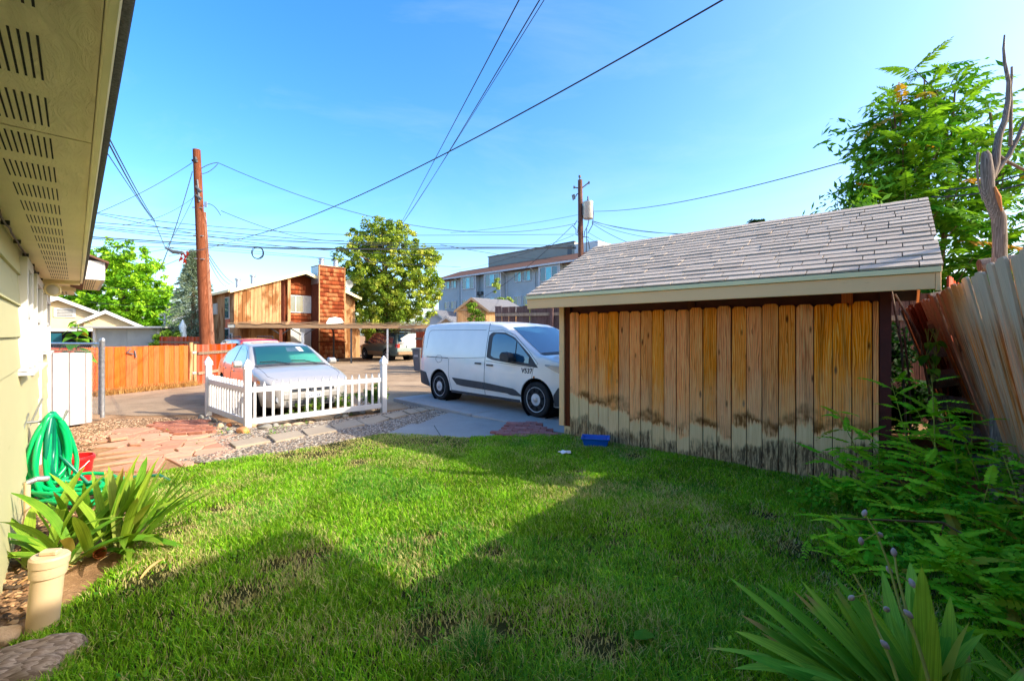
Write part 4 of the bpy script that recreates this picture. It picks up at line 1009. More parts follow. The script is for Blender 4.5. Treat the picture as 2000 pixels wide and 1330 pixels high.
    def roofpatch(s, name, mat, x0, x1, y0, y1, off=.006, n=8, m=12, parent=None, rows=None):
        """patch on windscreen/bonnet/roof; y0,y1 half widths at x0 and x1"""
        mb = MB(); vs = []
        for i in range(n + 1):
            t = i / n; x = x0 + (x1 - x0) * t; yh = y0 + (y1 - y0) * t
            for k in range(m + 1): y = -yh + 2 * yh * k / m; vs.append((x + (off * .5 if x0 > x1 else -off * .5) * 0, y, s.topz(x, abs(y)) + off))
        N = len(vs); vi = [(x, y, z - .012) for x, y, z in vs]; fs = []
        for i in range(n):
            for k in range(m): q = i * (m + 1) + k; fs.append((q, q + 1, q + m + 2, q + m + 1))
        return mb.add(vs, fs).build(name, mat, parent or s.root, smooth=40)
    def wheel(s, x, y, r, w, cap='spoke', holes=8, rim=.66):
        sg = 1 if y > 0 else -1
        t = MB().lathe([(r * rim, -w / 2), (r * .93, -w / 2), (r, -w / 2 + .02), (r, w / 2 - .02), (r * .93, w / 2), (r * rim, w / 2)], 40, ax=1).build('wheel', 'rubber', s.root, smooth=35, loc=(x, y, r))
        o_ = sg * w / 2
        MB().lathe([(r * rim + .004, o_ - sg * .03), (r * rim + .004, o_ + sg * .004), (r * rim * .93, o_ - sg * .004), (r * rim * .80, o_ - sg * .012), (r * .2, o_ + sg * .008), (0, o_ + sg * .01)], 40, ax=1, cap=False).build('rim', 'hub', t, smooth=30)
        hb = MB()
        for k in range(holes):
            a = k / holes * 6.283 + .2
            ca, sa = math.cos(a), math.sin(a); ro, ri = r * rim * .86, r * rim * .55
            q = []
            for (rd, tt) in ((ro, -.20), (ro * 1.0, .20), (ri * 1.15, .12), (ri * 1.15, -.12)) if cap == 'cap' else ((ro, -.26), (ro, .26), (r * .24, .12), (r * .24, -.12)):
                q.append((rd * math.cos(a + tt * 6.3 / holes * .8), rd * math.sin(a + tt * 6.3 / holes * .8)))
            hb.prism(q, o_ - sg * .01, o_ + sg * .009, 1)
        hb.build('rim_opening', 'dark', t)
        MB().lathe([(r * .15, o_), (r * .15, o_ + sg * .018), (r * .12, o_ + sg * .022), (0, o_ + sg * .022)], 16, ax=1, cap=False).build('hub_cap', 'steel', t, smooth=40)
def text_part(name, txt, size, mat, parent, loc, rot, shear=0, ext=.001, bold=.0, align='LEFT'):
    cu = bpy.data.curves.new(name, 'FONT'); cu.body = txt; cu.size = size; cu.extrude = ext; cu.shear = shear; cu.offset = bold; cu.align_x = align; cu.resolution_u = 3
    to = bpy.data.objects.new(name, cu); C.objects.link(to); bpy.context.view_layer.update()
    me = bpy.data.meshes.new_from_object(to.evaluated_get(bpy.context.evaluated_depsgraph_get())); bpy.data.objects.remove(to)
    me.materials.clear(); me.materials.append(MAT[mat]); return link(name, me, parent, loc, rot)

# --- white van
van = thing('white_van', 'white cargo van with black side trim parked on the shaded concrete driveway', 'van', (1.08, 8.75, -.02), R(-45.7))
g = [(.15, .94), (.4, .985), (.6, 1.0), (.95, .995), (1.1, .975), (1.4, .92), (1.6, .87), (1.75, .83), (1.84, .80)]
c = Car(van, .915, [(.88, .70), (.84, .86), (.74, .97), (.5, 1.06), (.22, 1.13), (.0, 1.17), (-.45, 1.45), (-.86, 1.70), (-1.05, 1.765), (-1.4, 1.805), (-2.2, 1.835), (-3.3, 1.83), (-3.75, 1.80), (-3.86, 1.74), (-3.92, 1.4), (-3.95, .9)],
        [(.88, .66), (.82, .80), (.65, .90), (.35, .965), (0, 1), (-3.4, 1), (-3.75, .975), (-3.9, .94), (-3.95, .92)], [(.88, .24), (.6, .2), (.3, .2), (-3.4, .24), (-3.95, .34)], g,
        [(.88, .05), (.2, .06), (-.0, .06), (-.5, .09), (-.9, .10), (-3.6, .11), (-3.9, .07), (-3.95, .05)], 'van_paint'); c.wr = .33
c.body((0, -3.06), .395)
for sg in (-1, 1):
    c.side('window', 'auto_glass', -1.25, -.55, [(-1.25, 1.10), (-1.15, 1.055), (-.55, 1.01)], [(-1.25, 1.48), (-1.18, 1.545), (-.9, 1.53), (-.7, 1.47), (-.55, 1.40)], sg, .009)
    c.side('window', 'auto_glass', -.52, -.17, [(-.52, 1.01), (-.17, .985)], [(-.52, 1.385), (-.17, 1.10)], sg, .009)
    c.side('window_surround', 'cladding', -1.38, .06, [(-1.38, 1.06), (-1.2, 1.01), (-.5, .955), (.06, .915)], [(-1.38, 1.50), (-1.3, 1.575), (-.9, 1.565), (-.62, 1.47), (-.15, 1.14), (.06, .925)], sg, .005, 24)
    c.side('side_molding', 'cladding', -2.53, -1.47, [(-2.53, .545), (-2.38, .42), (-2.2, .40), (-1.47, .385)], [(-2.53, .56), (-1.47, .535)], sg, .014)
    c.side('side_molding', 'cladding', -1.45, -.36, [(-1.45, .385), (-.75, .37), (-.66, .345), (-.36, .345)], [(-1.45, .535), (-.55, .475), (-.36, .355)], sg, .014)
    c.side('sill', 'cladding', -2.62, -.42, .22, .275, sg, .006)
    c.side('bumper_corner', 'cladding', -3.945, -3.48, [(-3.95, .34), (-3.5, .28)], [(-3.95, .66), (-3.62, .62), (-3.48, .36)], sg, .007)
    c.side('bumper_corner', 'cladding', .40, .86, .24, [(.40, .44), (.5, .58), (.86, .62)], sg, .008)
    c.side('headlight', 'lamp_lens', .22, .80, [(.22, .96), (.5, .84), (.80, .76)], [(.22, .985), (.5, .965), (.80, .90)], sg, .008)
    c.side('door_handle', 'black_plastic', -1.35, -1.17, .885, .915, sg, .03); c.side('door_handle', 'black_plastic', -1.72, -1.54, .905, .935, sg, .03)
    c.side('tail_light', 'red_lens', -3.945, -3.86, .95, 1.5, sg, .008)
    mb = c.line('ink', [(-1.42, 1.76), (-1.42, 1.1), (-1.44, .6), (-1.44, .28)], sg)
    for q in ([(-1.42, 1.60), (-1.0, 1.615), (-.62, 1.52), (-.2, 1.22), (.06, .99), (-.05, .9), (-.12, .6), (-.12, .3)], [(-2.68, .98), (-2.68, .6), (-2.6, .28)], [(-2.68, .985), (-1.43, 1.05)], [(-1.4, .985), (-.1, .915)],
              [(-3.6, 1.0), (-2.68, .985)], [(-1.5, 1.62), (-2.6, 1.63), (-3.55, 1.63), (-3.64, 1.58), (-3.66, 1.2)], [(-3.2, .98), (-3.14, 1.04), (-3.0, 1.04), (-2.94, .98), (-2.98, .90), (-3.1, .87), (-3.18, .92), (-3.2, .98)]):
        c.line('ink', q, sg, .0042).build('panel_seam', 'ink', van)
    mb.build('panel_seam', 'ink', van)
    mr = MB().prism([(-.74, 1.03), (-.50, 1.0), (-.47, 1.08), (-.52, 1.17), (-.70, 1.19), (-.76, 1.12)], sg * .96, sg * 1.13, 1).build('mirror', 'black_plastic', van, bevel=.018); box('mirror_arm', 'black_plastic', mr, (-.6, -.5, min(sg * .86, sg * .97), max(sg * .86, sg * .97), 1.0, 1.05))
    MB().lathe([(.018, sg * .9), (.018, sg * .93), (.0, sg * .932)], 10, (-.03, 0, .74), 1).build('side_repeater', 'amber_lens', van)
    for xw in (0, -3.06): c.wheel(xw, sg * .80, .325, .20, 'cap', 8, .70)
c.roofpatch('windscreen', 'auto_glass', -.02, -.84, .74, .66, .010, 10, 14)
c.roofpatch('wiper_cowl', 'cladding', .10, -.01, .76, .76, .008)
text_part('fleet_number', 'V537', .135, 'ink', van, (-.36, -c.ys(-.2, .86) - .004, .80), (R(93), 0, R(0)), .15, .0012, .002)
c.side('rear_pillar_gap', 'ink', -3.6, -2.72, .985, 1.0, -1, .003)
MB().tube([(-1.15, 0, 1.78), (-1.35, 0, 2.0)], .004, 5).build('antenna', 'black_plastic', van)
box('grille', 'black_plastic', van, (.872, .89, -.5, .5, .42, .62)); box('tailgate_handle', 'black_plastic', van, (-3.965, -3.945, -.25, .25, .85, .92))

# --- sedan behind the picket fence
hd_ = R(-46.3); F_ = Vector((math.cos(hd_), math.sin(hd_), 0))
sedp = Vector((-3.94, 8.72, 0)) - F_ * .93
sed = thing('silver_sedan', 'pale silver sedan with a folded windscreen shade behind the picket fence', 'car', (sedp.x, sedp.y, -.10), hd_)
g = [(.15, .90), (.35, .97), (.55, 1.0), (.75, .99), (.92, .95), (1.05, .88), (1.25, .78), (1.38, .70), (1.44, .66)]
c = Car(sed, .885, [(.92, .52), (.90, .60), (.84, .68), (.65, .76), (.3, .86), (-.05, .92), (-.32, .95), (-.72, 1.18), (-1.12, 1.365), (-1.35, 1.41), (-1.8, 1.435), (-2.3, 1.40), (-2.7, 1.28), (-3.15, 1.06), (-3.5, 1.03), (-3.66, 1.0), (-3.72, .8)],
        [(.92, .62), (.88, .74), (.75, .86), (.5, .94), (.1, .99), (-.3, 1), (-2.8, 1), (-3.4, .94), (-3.65, .86), (-3.72, .8)], [(.92, .22), (.6, .18), (-3.2, .2), (-3.72, .3)], g,
        [(.92, .05), (.3, .09), (-.3, .08), (-.8, .09), (-2.4, .10), (-3.1, .08), (-3.72, .06)], 'sedan_paint'); c.wr = .32
c.body((0, -2.7), .375)
for sg in (-1, 1):
    c.side('window', 'auto_glass', -1.72, -.66, [(-1.72, .93), (-.66, .955)], [(-1.72, 1.345), (-1.35, 1.33), (-1.05, 1.24), (-.66, .985)], sg, .007, 18)
    c.side('window', 'auto_glass', -2.62, -1.78, [(-2.62, .98), (-1.78, .93)], [(-2.62, 1.10), (-2.3, 1.27), (-1.78, 1.345)], sg, .007, 18)
    c.side('headlight', 'lamp_lens', .30, .80, [(.30, .70), (.6, .62), (.80, .56)], [(.30, .735), (.6, .72), (.80, .66)], sg, .008)
    c.side('turn_signal', 'amber_lens', .36, .50, [(.36, .665), (.50, .645)], [(.36, .72), (.50, .71)], sg, .011)
    c.side('door_handle', 'chrome', -1.62, -1.45, .78, .81, sg, .02); c.side('door_handle', 'chrome', -2.5, -2.33, .80, .83, sg, .02)
    mb = c.line('ink', [(-.45, .9), (-.5, .6), (-.42, .28)], sg, .004)
    for q in ([(-1.75, 1.38), (-1.75, .6), (-1.7, .26)], [(-2.6, .95), (-2.45, .6)]):
        c.line('ink', q, sg, .004).build('panel_seam', 'ink', sed)
    mb.build('panel_seam', 'ink', sed)
    mr = MB().prism([(-.74, .93), (-.56, .92), (-.52, .99), (-.58, 1.06), (-.72, 1.06)], sg * .90, sg * 1.06, 1).build('mirror', 'sedan_paint', sed, bevel=.02); box('mirror_arm', 'black_plastic', mr, (-.66, -.58, min(sg * .8, sg * .92), max(sg * .8, sg * .92), .93, .96))
    for xw in (0, -2.7): c.wheel(xw, sg * .79, .315, .20, 'spoke', 5)
    MB().lathe([(.07, .0), (.06, .02), (.0, .022)], 16, ax=0).build('fog_lamp', 'lamp_lens', sed, loc=(.865, sg * .60, .37), smooth=40)
    box('fog_recess', 'cladding', sed, (.80, .868, min(sg * .48, sg * .70), max(sg * .48, sg * .70), .30, .45), bevel=.01)
c.roofpatch('sunshade', 'sunshade', -.40, -1.04, .66, .55, .004, 8, 14)
c.roofpatch('windscreen', 'clear_glass', -.36, -1.10, .70, .58, .012, 10, 14)
fo = c.roofpatch('shade_fold', 'paper', -.80, -1.0, .18, .16, .0075); fo.location = (0, .22, 0)
for y0, y1 in ((.55, .02), (-.05, -.6)):
    MB().tube([(-.30, y0, c.topz(-.3, abs(y0)) + .02), (-.42, (y0 + y1) / 2, c.topz(-.42, abs((y0 + y1) / 2)) + .028), (-.44, y1, c.topz(-.44, abs(y1)) + .02)], .008, 5).build('wiper', 'black_plastic', sed)
c.roofpatch('cowl', 'cladding', -.26, -.36, .72, .72, .006)
MB().tube([(-.26, y, c.topz(-.26, abs(y)) + .003) for y in [i * .07 for i in range(-10, 11)]], .004, 4).tube([(x, .70 - .12 * (x > .5), c.topz(x, .70 - .12 * (x > .5)) + .002) for x in (-.26, 0, .3, .5, .7)], .0035, 4).tube([(x, -.70 + .12 * (x > .5), c.topz(x, .70 - .12 * (x > .5)) + .002) for x in (-.26, 0, .3, .5, .7)], .0035, 4).build('bonnet_gap', 'ink', sed)
# front fascia
box('grille', 'black_plastic', sed, (.90, .935, -.42, .42, .50, .585), bevel=.008)
for z in (.52, .545, .565): box('grille_bar', 'chrome', sed, (.934, .941, -.40, .40, z - .004, z + .004))
box('intake', 'cladding', sed, (.90, .93, -.40, .40, .24, .34), bevel=.01)
box('bumper', 'sedan_paint', sed, (.86, .945, -.56, .56, .345, .49), bevel=.03)
MB().lathe([(.045, 0), (.04, .012), (0, .014)], 20, ax=0).build('badge', 'chrome', sed, loc=(.94, 0, .545))
pl = box('number_plate', 'paper', sed, (.946, .952, -.155, .155, .365, .47), bevel=.002)
text_part('plate_text', 'BVY 234', .075, 'ink_blue', pl, (.953, -.14, .385), (R(90), 0, R(90)), 0, .0008, .001)

# --- red wagon and dark suv, both seen from behind
def hatch(root, W, L_, H, paint, low, rackmat, y_sun=True, plate=True):
    fx, rx = .85, .85 - L_; g = [(.15, .92), (.5, 1.0), (.85, .99), (1.0, .96), (H - .25, .84), (H, .76)]
    bl = H * .58
    c = Car(root, W, [(fx, bl * .72), (fx - .08, bl * .84), (fx - .4, bl * .95), (.05, bl * 1.02), (-.15, bl * 1.05), (-.85, H - .06), (-1.2, H), (rx + .9, H), (rx + .35, H - .04), (rx + .22, H - .1), (rx + .05, bl * 1.02), (rx, bl * .9), (rx - .02, .5)],
            [(fx, .7), (fx - .15, .88), (fx - .5, .97), (0, 1), (rx + .4, 1), (rx + .05, .95), (rx - .02, .9)], [(fx, .3), (0, low), (rx + .3, low), (rx, .4)], g, [(fx, .06), (0, .07), (-1, .1), (rx + .3, .1), (rx, .06)], paint)
    c.wr = .35; wb = L_ * .58; c.body((0, -wb), .42, .08)
    for sg in (-1, 1):
        c.side('window', 'auto_glass', -1.45, -.45, bl * 1.03, [(-1.45, H - .12), (-1.0, H - .14), (-.45, bl * 1.1)], sg, .008)
        c.side('window', 'auto_glass', -2.4, -1.52, bl * 1.03, H - .13, sg, .008); c.side('window', 'auto_glass', rx + .32, -2.47, bl * 1.05, [(rx + .32, H - .2), (rx + .5, H - .14), (-2.47, H - .13)], sg, .008)
        c.side('lower_trim', rackmat, -wb + .45, -.45, low + .02, bl * .55, sg, .012)
        c.side('tail_light', 'red_lens', rx + .0, rx + .16, bl * .78, bl * 1.0, sg, .014); box('tail_lens', 'red_lens', root, (rx - .035, rx + .0, min(sg * W * .72, sg * W * .9), max(sg * W * .72, sg * W * .9), bl * .78, bl * 1.0))
        c.side('headlight', 'amber_lens', fx - .35, fx - .04, bl * .72, bl * .84, sg, .01)
        MB().tube([(-1.0, sg * W * .66, H + .0), (-1.1, sg * W * .66, H + .06), (rx + .7, sg * W * .66, H + .06), (rx + .6, sg * W * .66, H - .02)], .018, 6).build('roof_rail', 'black_plastic', root)
        for xw in (0, -wb): c.wheel(xw, sg * (W - .11), .35, .22, 'spoke', 5)
        MB().prism([(-.5, bl * 1.03), (-.3, bl * 1.02), (-.28, bl * 1.14), (-.46, bl * 1.15)], sg * W * .98, sg * (W + .16), 1).build('mirror', 'black_plastic', root, bevel=.02)
    c.roofpatch('windscreen', 'auto_glass', -.18, -.82, W * .78, W * .68, .01)
    # tailgate glass follows the rear slope
    mb = MB(); w0, w1 = W * .80, W * .70
    mb.add([(rx + .055, -w0, bl * 1.06), (rx + .055, w0, bl * 1.06), (rx + .195, w1, H - .15), (rx + .195, -w1, H - .15), (rx + .015, -w0, bl * 1.06), (rx + .015, w0, bl * 1.06), (rx + .165, w1, H - .14), (rx + .165, -w1, H - .14)],
           [(0, 3, 2, 1), (4, 5, 6, 7), (0, 1, 5, 4), (1, 2, 6, 5), (2, 3, 7, 6), (3, 0, 4, 7)]); mb.build('tailgate_glass', 'auto_glass', root)
    box('bumper', rackmat, root, (rx - .12, rx + .1, -W * .9, W * .9, .38, .58), bevel=.03)
    if plate: box('number_plate', 'paper', root, (rx - .045, rx - .02, -.19, .19, bl * .78, bl * .9))
    return c
wa = math.atan2(.69, -.72)
p = U(522, 742, -.1); red = thing('red_wagon', 'red station wagon with roof rails parked behind the silver sedan', 'car', (-12.25, 19.5, -.10), wa)
c = hatch(red, .87, 4.5, 1.47, 'red_paint', .22, 'cladding')
suv = thing('green_suv', 'dark green and tan sport utility vehicle parked under the maple near the trash bin', 'car', (-9.15, 29.85, -.10), wa)
c = hatch(suv, .93, 4.75, 1.80, 'green_paint', .3, 'tan_paint')
# trash bin
tb = thing('trash_bin', 'dark grey wheeled trash bin standing behind the white van', 'bin', (U(823, 727).x, U(823, 727).y, -.10), -.75)
MB().add([(-.22, -.22, .06), (.22, -.22, .06), (.22, .22, .06), (-.22, .22, .06), (-.28, -.29, .95), (.28, -.29, .95), (.28, .29, .95), (-.28, .29, .95)], [(3, 2, 1, 0), (4, 5, 6, 7), (0, 1, 5, 4), (1, 2, 6, 5), (2, 3, 7, 6), (3, 0, 4, 7)]).build('body', 'bin', tb, bevel=.02)
MB().prism([(-.31, .95), (.31, .95), (.29, 1.02), (.0, 1.05), (-.31, 1.02)], -.31, .31, 0).build('lid', 'bin', tb, bevel=.01)
for sg in (-1, 1): MB().lathe([(.11, -.03), (.11, .03)], 16, (sg * .24, .27, .11), 0).build('wheel', 'rubber', tb)
text_part('bin_lettering', 'WM', .14, 'paper', tb, (-.14, -.272, .66), (R(93), 0, 0), .2, .002)

# ------------------------------------------------------------------ DUPLEX
DA = math.atan2(.73, .683)
dup = thing('brown_duplex', 'two storey duplex of stained grooved wood with a shingled chimney', 'house', (-12.97, 29.04, -.10), DA)
def grooved(name, mat, x0, x1, y, z0, zt, parent=dup, pitch_=.203, ax='x', both=False):
    """grooved plywood wall: battens proud of a backing; zt may be a function"""
    f = zt if callable(zt) else (lambda x: zt)
    mb = MB(); x = x0
    while x < x1 - .01:
        e = min(x + pitch_ - .018, x1)
        q = [(x, y, z0), (e, y, z0), (e, y + .05, z0), (x, y + .05, z0), (x, y, f(x)), (e, y, f(e)), (e, y + .05, f(e)), (x, y + .05, f(x))]
        if ax == 'y': q = [(b, a, c_) for a, b, c_ in q]
        mb.add(q, [(0, 3, 2, 1), (4, 5, 6, 7), (0, 1, 5, 4), (1, 2, 6, 5), (2, 3, 7, 6), (3, 0, 4, 7)]); x += pitch_
    o = mb.build(name, mat, parent); o['kind'] = 'stuff'
    return o
rt = lambda x: 5.72 - .355 * abs(x + .69) if x < -.69 else 5.72 - .385 * (x + .69)
def wallblock(x0, x1, y0, y1, inset=.03):
    n = 6; top = [(x0 + (x1 - x0) * i / n) for i in range(n + 1)]
    MB().prism([(x0, 0), (x1, 0)] + [(x, rt(x) - .12) for x in top[::-1]], y0 + inset, y1, 1).build('wall', 'frame_wood', dup)
wallblock(-4.64, -2.18, 0, 6.5, .05); wallblock(-2.18, 2.8, .65, 6.5, .05)
grooved('grooved_siding', 'grooved_ply', -4.64, -2.18, 0, .0, lambda x: rt(x) - .1)
grooved('grooved_siding', 'grooved_ply', .0, 6.5, -4.69, .0, rt(-4.64) - .1, ax='y')
box('side_wall', 'grooved_ply', dup, (-2.18, -2.13, .0, .68, 0, rt(-2.18) - .12))
box('pillar', 'grooved_ply', dup, (-1.72, -1.55, -.0, .14, 0, rt(-1.72) - .1)); box('back_panel', 'frame_wood', dup, (-2.13, -1.72, .5, .55, 0, rt(-2.1) - .1))
grooved('grooved_siding', 'grooved_ply', 1.82, 2.95, .35, .0, lambda x: rt(x) - .12)
box('corner_wall', 'grooved_ply', dup, (1.82, 2.9, .41, .66, 0, 4.0))
MB().prism([(2.95, 0), (3.3, 0), (3.3, 1.95), (3.1, 2.1), (2.95, 2.1)], .3, 1.2, 1).build('meter_closet', 'grooved_ply', dup)
# roof
for (xa, xb) in ((-4.95, -.69), (-.69, 3.15)):
    MB().prism([(xa, rt(xa) - .08), (xb, rt(xb) - .08), (xb, rt(xb)), (xa, rt(xa))], -.22, 6.9, 1).build('roof', 'shingle_dark', dup)
    MB().prism([(xa, rt(xa) - .2), (xb, rt(xb) - .2), (xb, rt(xb) - .01), (xa, rt(xa) - .01)], -.26, -.221, 1).build('barge_board', 'cream_paint', dup)
    if xa < -1: box('gutter', 'cream_paint', dup, (-5.02, -4.951, -.2, 6.9, rt(-4.95) - .14, rt(-4.95) - .0))
def shakes(name, x0, x1, y, z0, z1, row=.235, wd=.17, top=None, parent=dup, dx=0.):
    V = []; F = []; T = []; z = z0; k = 0
    while z < z1 - .03:
        x = x0
        h = min(row * 1.05, z1 - z)
        while x < x1 - .02:
            w = min(rnd.uniform(.7, 1.3) * wd, x1 - x); b = z + rnd.uniform(0, .02); t = z + h
            if top: t = min(t, top(x + w / 2)); 
            if t - b > .03:
                n = len(V); yo = y - .06 - rnd.uniform(0, .02)
                V += [(x + .004, yo, b), (x + w - .004, yo, b), (x + w - .004, y - .004, t), (x + .004, y - .004, t), (x + .004, y, b), (x + w - .004, y, b)]
                F += [(n, n + 1, n + 2, n + 3), (n, n + 4, n + 5, n + 1)]
                cc = [srgb(166, 82, 44), srgb(186, 110, 66), srgb(142, 66, 36), srgb(196, 128, 82)][rnd.randrange(4)][:3]; kk = rnd.uniform(.75, 1.1)
                T += [tuple(q * kk for q in cc)] * 6
            x += w
        z += row
    return tag(link(name, np_mesh(name, V, F, MAT['cedar_shake'], np.array(T)), parent), kind='stuff')
ch = MB().box(0, 1.80, -.5, .66, 0, 6.12).build('chimney', 'frame_wood', dup)
tag(shakes('chimney_shakes', .07, 1.73, -.5, 1.15, 6.0, .27, .2, parent=ch)); tag(shakes('chimney_shakes', .07, 1.73, -.5, .05, 1.12, .27, .2, parent=ch))
for xa in (0, 1.73): box('chimney_corner', 'grooved_ply', ch, (xa, xa + .07, -.545, -.501, 0, 6.12))
box('chimney_flashing', 'galv', ch, (-.025, -.001, -.49, .60, 4.95, 6.1)); box('chimney_cap', 'grooved_ply', ch, (-.02, 1.82, -.56, .68, 6.12, 6.16)); box('chimney_ledge', 'frame_wood', ch, (-.03, 1.83, -.60, -.50, 1.10, 1.16))
for xa in (.45, 1.42):
    fl_ = MB().lathe([(.17, 6.16), (.17, 6.45), (.2, 6.46), (.2, 6.50), (.15, 6.52), (.15, 6.6)], 16, (xa, .1, 0)).build('flue', 'galv', dup, smooth=40)
    MB().lathe([(.21, 6.62), (.21, 6.66), (.05, 6.72)], 16, (xa, .1, 0)).build('flue_cap', 'galv', fl_, smooth=40)
for (xa, ya) in ((-3.9, 2.2), (-3.0, 2.4)):
    MB().lathe([(.12, rt(xa) - .2), (.12, rt(xa) + .45), (.17, rt(xa) + .46), (.17, rt(xa) + .55)], 12, (xa, ya, 0)).build('roof_vent', 'galv', dup, smooth=40)
def win(parent, x0, x1, y, z0, z1, mat='window_glass', fr='white_vinyl', n=2, t=.05, name='window', panemats=None):
    w = MB().box(x0, x1, y - t, y, z1 - t, z1).box(x0, x1, y - t, y, z0, z0 + t).box(x0, x0 + t, y - t, y, z0 + t, z1 - t).box(x1 - t, x1, y - t, y, z0 + t, z1 - t)
    for i in range(1, n): xm = x0 + (x1 - x0) * i / n; w.box(xm - t / 2, xm + t / 2, y - t * .9, y, z0 + t, z1 - t)
    w = w.build(name, fr, parent)
    for i in range(n):
        a = x0 + (x1 - x0) * i / n; b = x0 + (x1 - x0) * (i + 1) / n
        box('pane', (panemats[i % len(panemats)] if panemats else mat), w, (a + t * .5, b - t * .5, y - t * .4, y - t * .3, z0 + t * .6, z1 - t * .6))
    return w
MAT['curtain'] = plain('curtain', srgb(196, 190, 176), .9, var=.1); MAT['teal_glass'] = glassy('teal_glass', srgb(70, 196, 210), .3); MAT['dark_glass'] = glassy('dark_glass', srgb(20, 62, 72))
win(dup, -1.50, -.02, .66, 3.05, 4.18, n=3, panemats=['auto_glass', 'auto_glass', 'curtain'])
shakes('shake_panel', -1.54, -.38, .62, 4.22, 5.1, .3, .2, top=lambda x: 5.05 - .42 * abs(x + .95))
shakes('shake_panel', -1.54, -.02, .62, 2.1, 3.0, .25, .2)
box('door_frame', 'white_vinyl', dup, (-1.55, -.02, .60, .66, .0, 2.05)); 
for xa in (-1.52, -.76): box('door', 'white_trim', dup, (xa, xa + .7, .57, .6, .03, 2.0))
sw = thing('x', None, None); bpy.data.objects.remove(sw)
# side-face windows (left face), local y runs away
def side_win(y0, y1, z0, z1, mat='window_glass', name='window'):
    w = MB().box(-4.76, -4.70, y0, y1, z0, z1).build(name, 'curtain' if name == 'window' else 'white_trim', dup); box('pane', mat, w, (-4.775, -4.762, y0 + .05, y1 - .05, z0 + .05, z1 - .05))
side_win(.75, 1.6, 2.55, 3.85); side_win(3.4, 4.3, 2.9, 3.6, 'curtain'); side_win(.75, 1.6, .0, 2.0, 'dark_glass', 'door'); side_win(.2, .6, 1.3, 1.7)
s_ = box('shake_strip', 'cedar', dup, (-4.73, -4.70, .75, 1.6, 2.0, 2.54))
dsh = thing('satellite_dish', 'small grey satellite dish on the right side of the duplex chimney', 'dish', (-12.97 + 1.95 * .683 - .1 * .73 + .2, 29.04 + 1.95 * .73 + .1 * .683, 4.6), DA)
MB().lathe([(0, .05), (.12, .03), (.24, -.03), (.30, -.08), (.29, -.085), (.12, .02), (0, .04)], 20, (.1, -.15, .4), 1).build('reflector', 'gray_panel', dsh, smooth=60); MB().tube([(-.15, .2, 0), (0, 0, .05), (.1, -.1, .35)], .02, 6).build('mount', 'galv', dsh)
# carport
cp0, cp1 = at(445, 632, 23.0), at(838, 637, 26.5)
ca = math.atan2(cp1.y - cp0.y, cp1.x - cp0.x); CL = (cp1 - cp0).length
cpt = thing('carport', 'long flat carport with a warped thin roof in front of the duplex', 'carport', (cp0.x, cp0.y, -.1), ca)
mb = MB(); n = 30; vs = []
for i in range(n + 1):
    x = CL * i / n; w = .035 * math.sin(i * 1.3) + .025 * math.sin(i * 2.9)
    for y, dz in ((-.1, 0), (4.2, .22)): vs += [(x, y, 2.18 + dz + w), (x, y, 2.215 + dz + w)]
fs = []
for i in range(n):
    a = i * 4; b = a + 4; fs += [(a + 1, b + 1, b + 3, a + 3), (a, a + 2, b + 2, b), (a, b, b + 1, a + 1), (a + 2, a + 3, b + 3, b + 2)]
mb.add(vs, fs).build('roof_sheet', 'tan_paint', cpt)
box('fascia', 'tan_paint', cpt, (.35, CL, -.06, -.02, 1.97, 2.17)); box('fascia', 'gray_panel', cpt, (.0, .34, -.02, 4.1, 1.98, 2.16)); box('beam', 'frame_wood', cpt, (.35, CL, 2.2, 2.3, 2.0, 2.2)); box('beam', 'dark_red', cpt, (.5, CL, .02, .1, 1.95, 2.12))
for px, w in ((591, .07), (757, .05), (686, .05)):
    q = (px - 1000) / 860; x = (q * cp0.y - cp0.x) / (math.cos(ca) - q * math.sin(ca)); mat = 'galv' if px != 686 else 'black_plastic'
    pz_ = box('post', mat, cpt, (x - w, x + w, .02, .02 + 2 * w, 0, 2.1))
    if px == 591:
        for sg in (-1, 1): MB().tube([(x, .05, 1.55), (x + sg * .75, .05, 2.05)], .03, 6).build('brace', 'black_plastic', cpt)
        box('meter_box', 'bin', cpt, (x - .12, x + .12, -.05, .02, 1.75, 1.98))
q = (548 - 1000) / 860; x = (q * cp0.y - cp0.x) / (math.cos(ca) - q * math.sin(ca))
box('post', 'frame_wood', cpt, (x - .07, x + .07, .02, .16, 0, 2.1))
for sg in (-1, 1): MB().tube([(x, .05, 1.6), (x + sg * .6, .05, 2.05)], .03, 6).build('brace', 'black_plastic', cpt)
# basketball hoop
bh = thing('basketball_hoop', 'portable basketball hoop with white backboard beside the carport', 'basketball hoop', (U(646, 706, -.1).x, 26.9, -.1), .6)
MB().tube([(0, 0, .1), (0, 0, 1.7), (-.15, -.3, 2.0)], .05, 8).build('pole', 'black_plastic', bh, smooth=50)
MB().prism([(-.5, 1.95), (.5, 1.95), (.5, 2.35), (.35, 2.6), (0, 2.68), (-.35, 2.6), (-.5, 2.35)], -.4, -.37, 1).build('backboard', 'paper', bh)
MB().tube([(.22 * math.cos(a), -.62 + .22 * math.sin(a), 2.05) for a in [i * .524 for i in range(13)]], .015, 5).build('rim', 'red_paint', bh)
box('base', 'bin', bh, (-.3, .3, -.1, .9, 0, .15), bevel=.03)

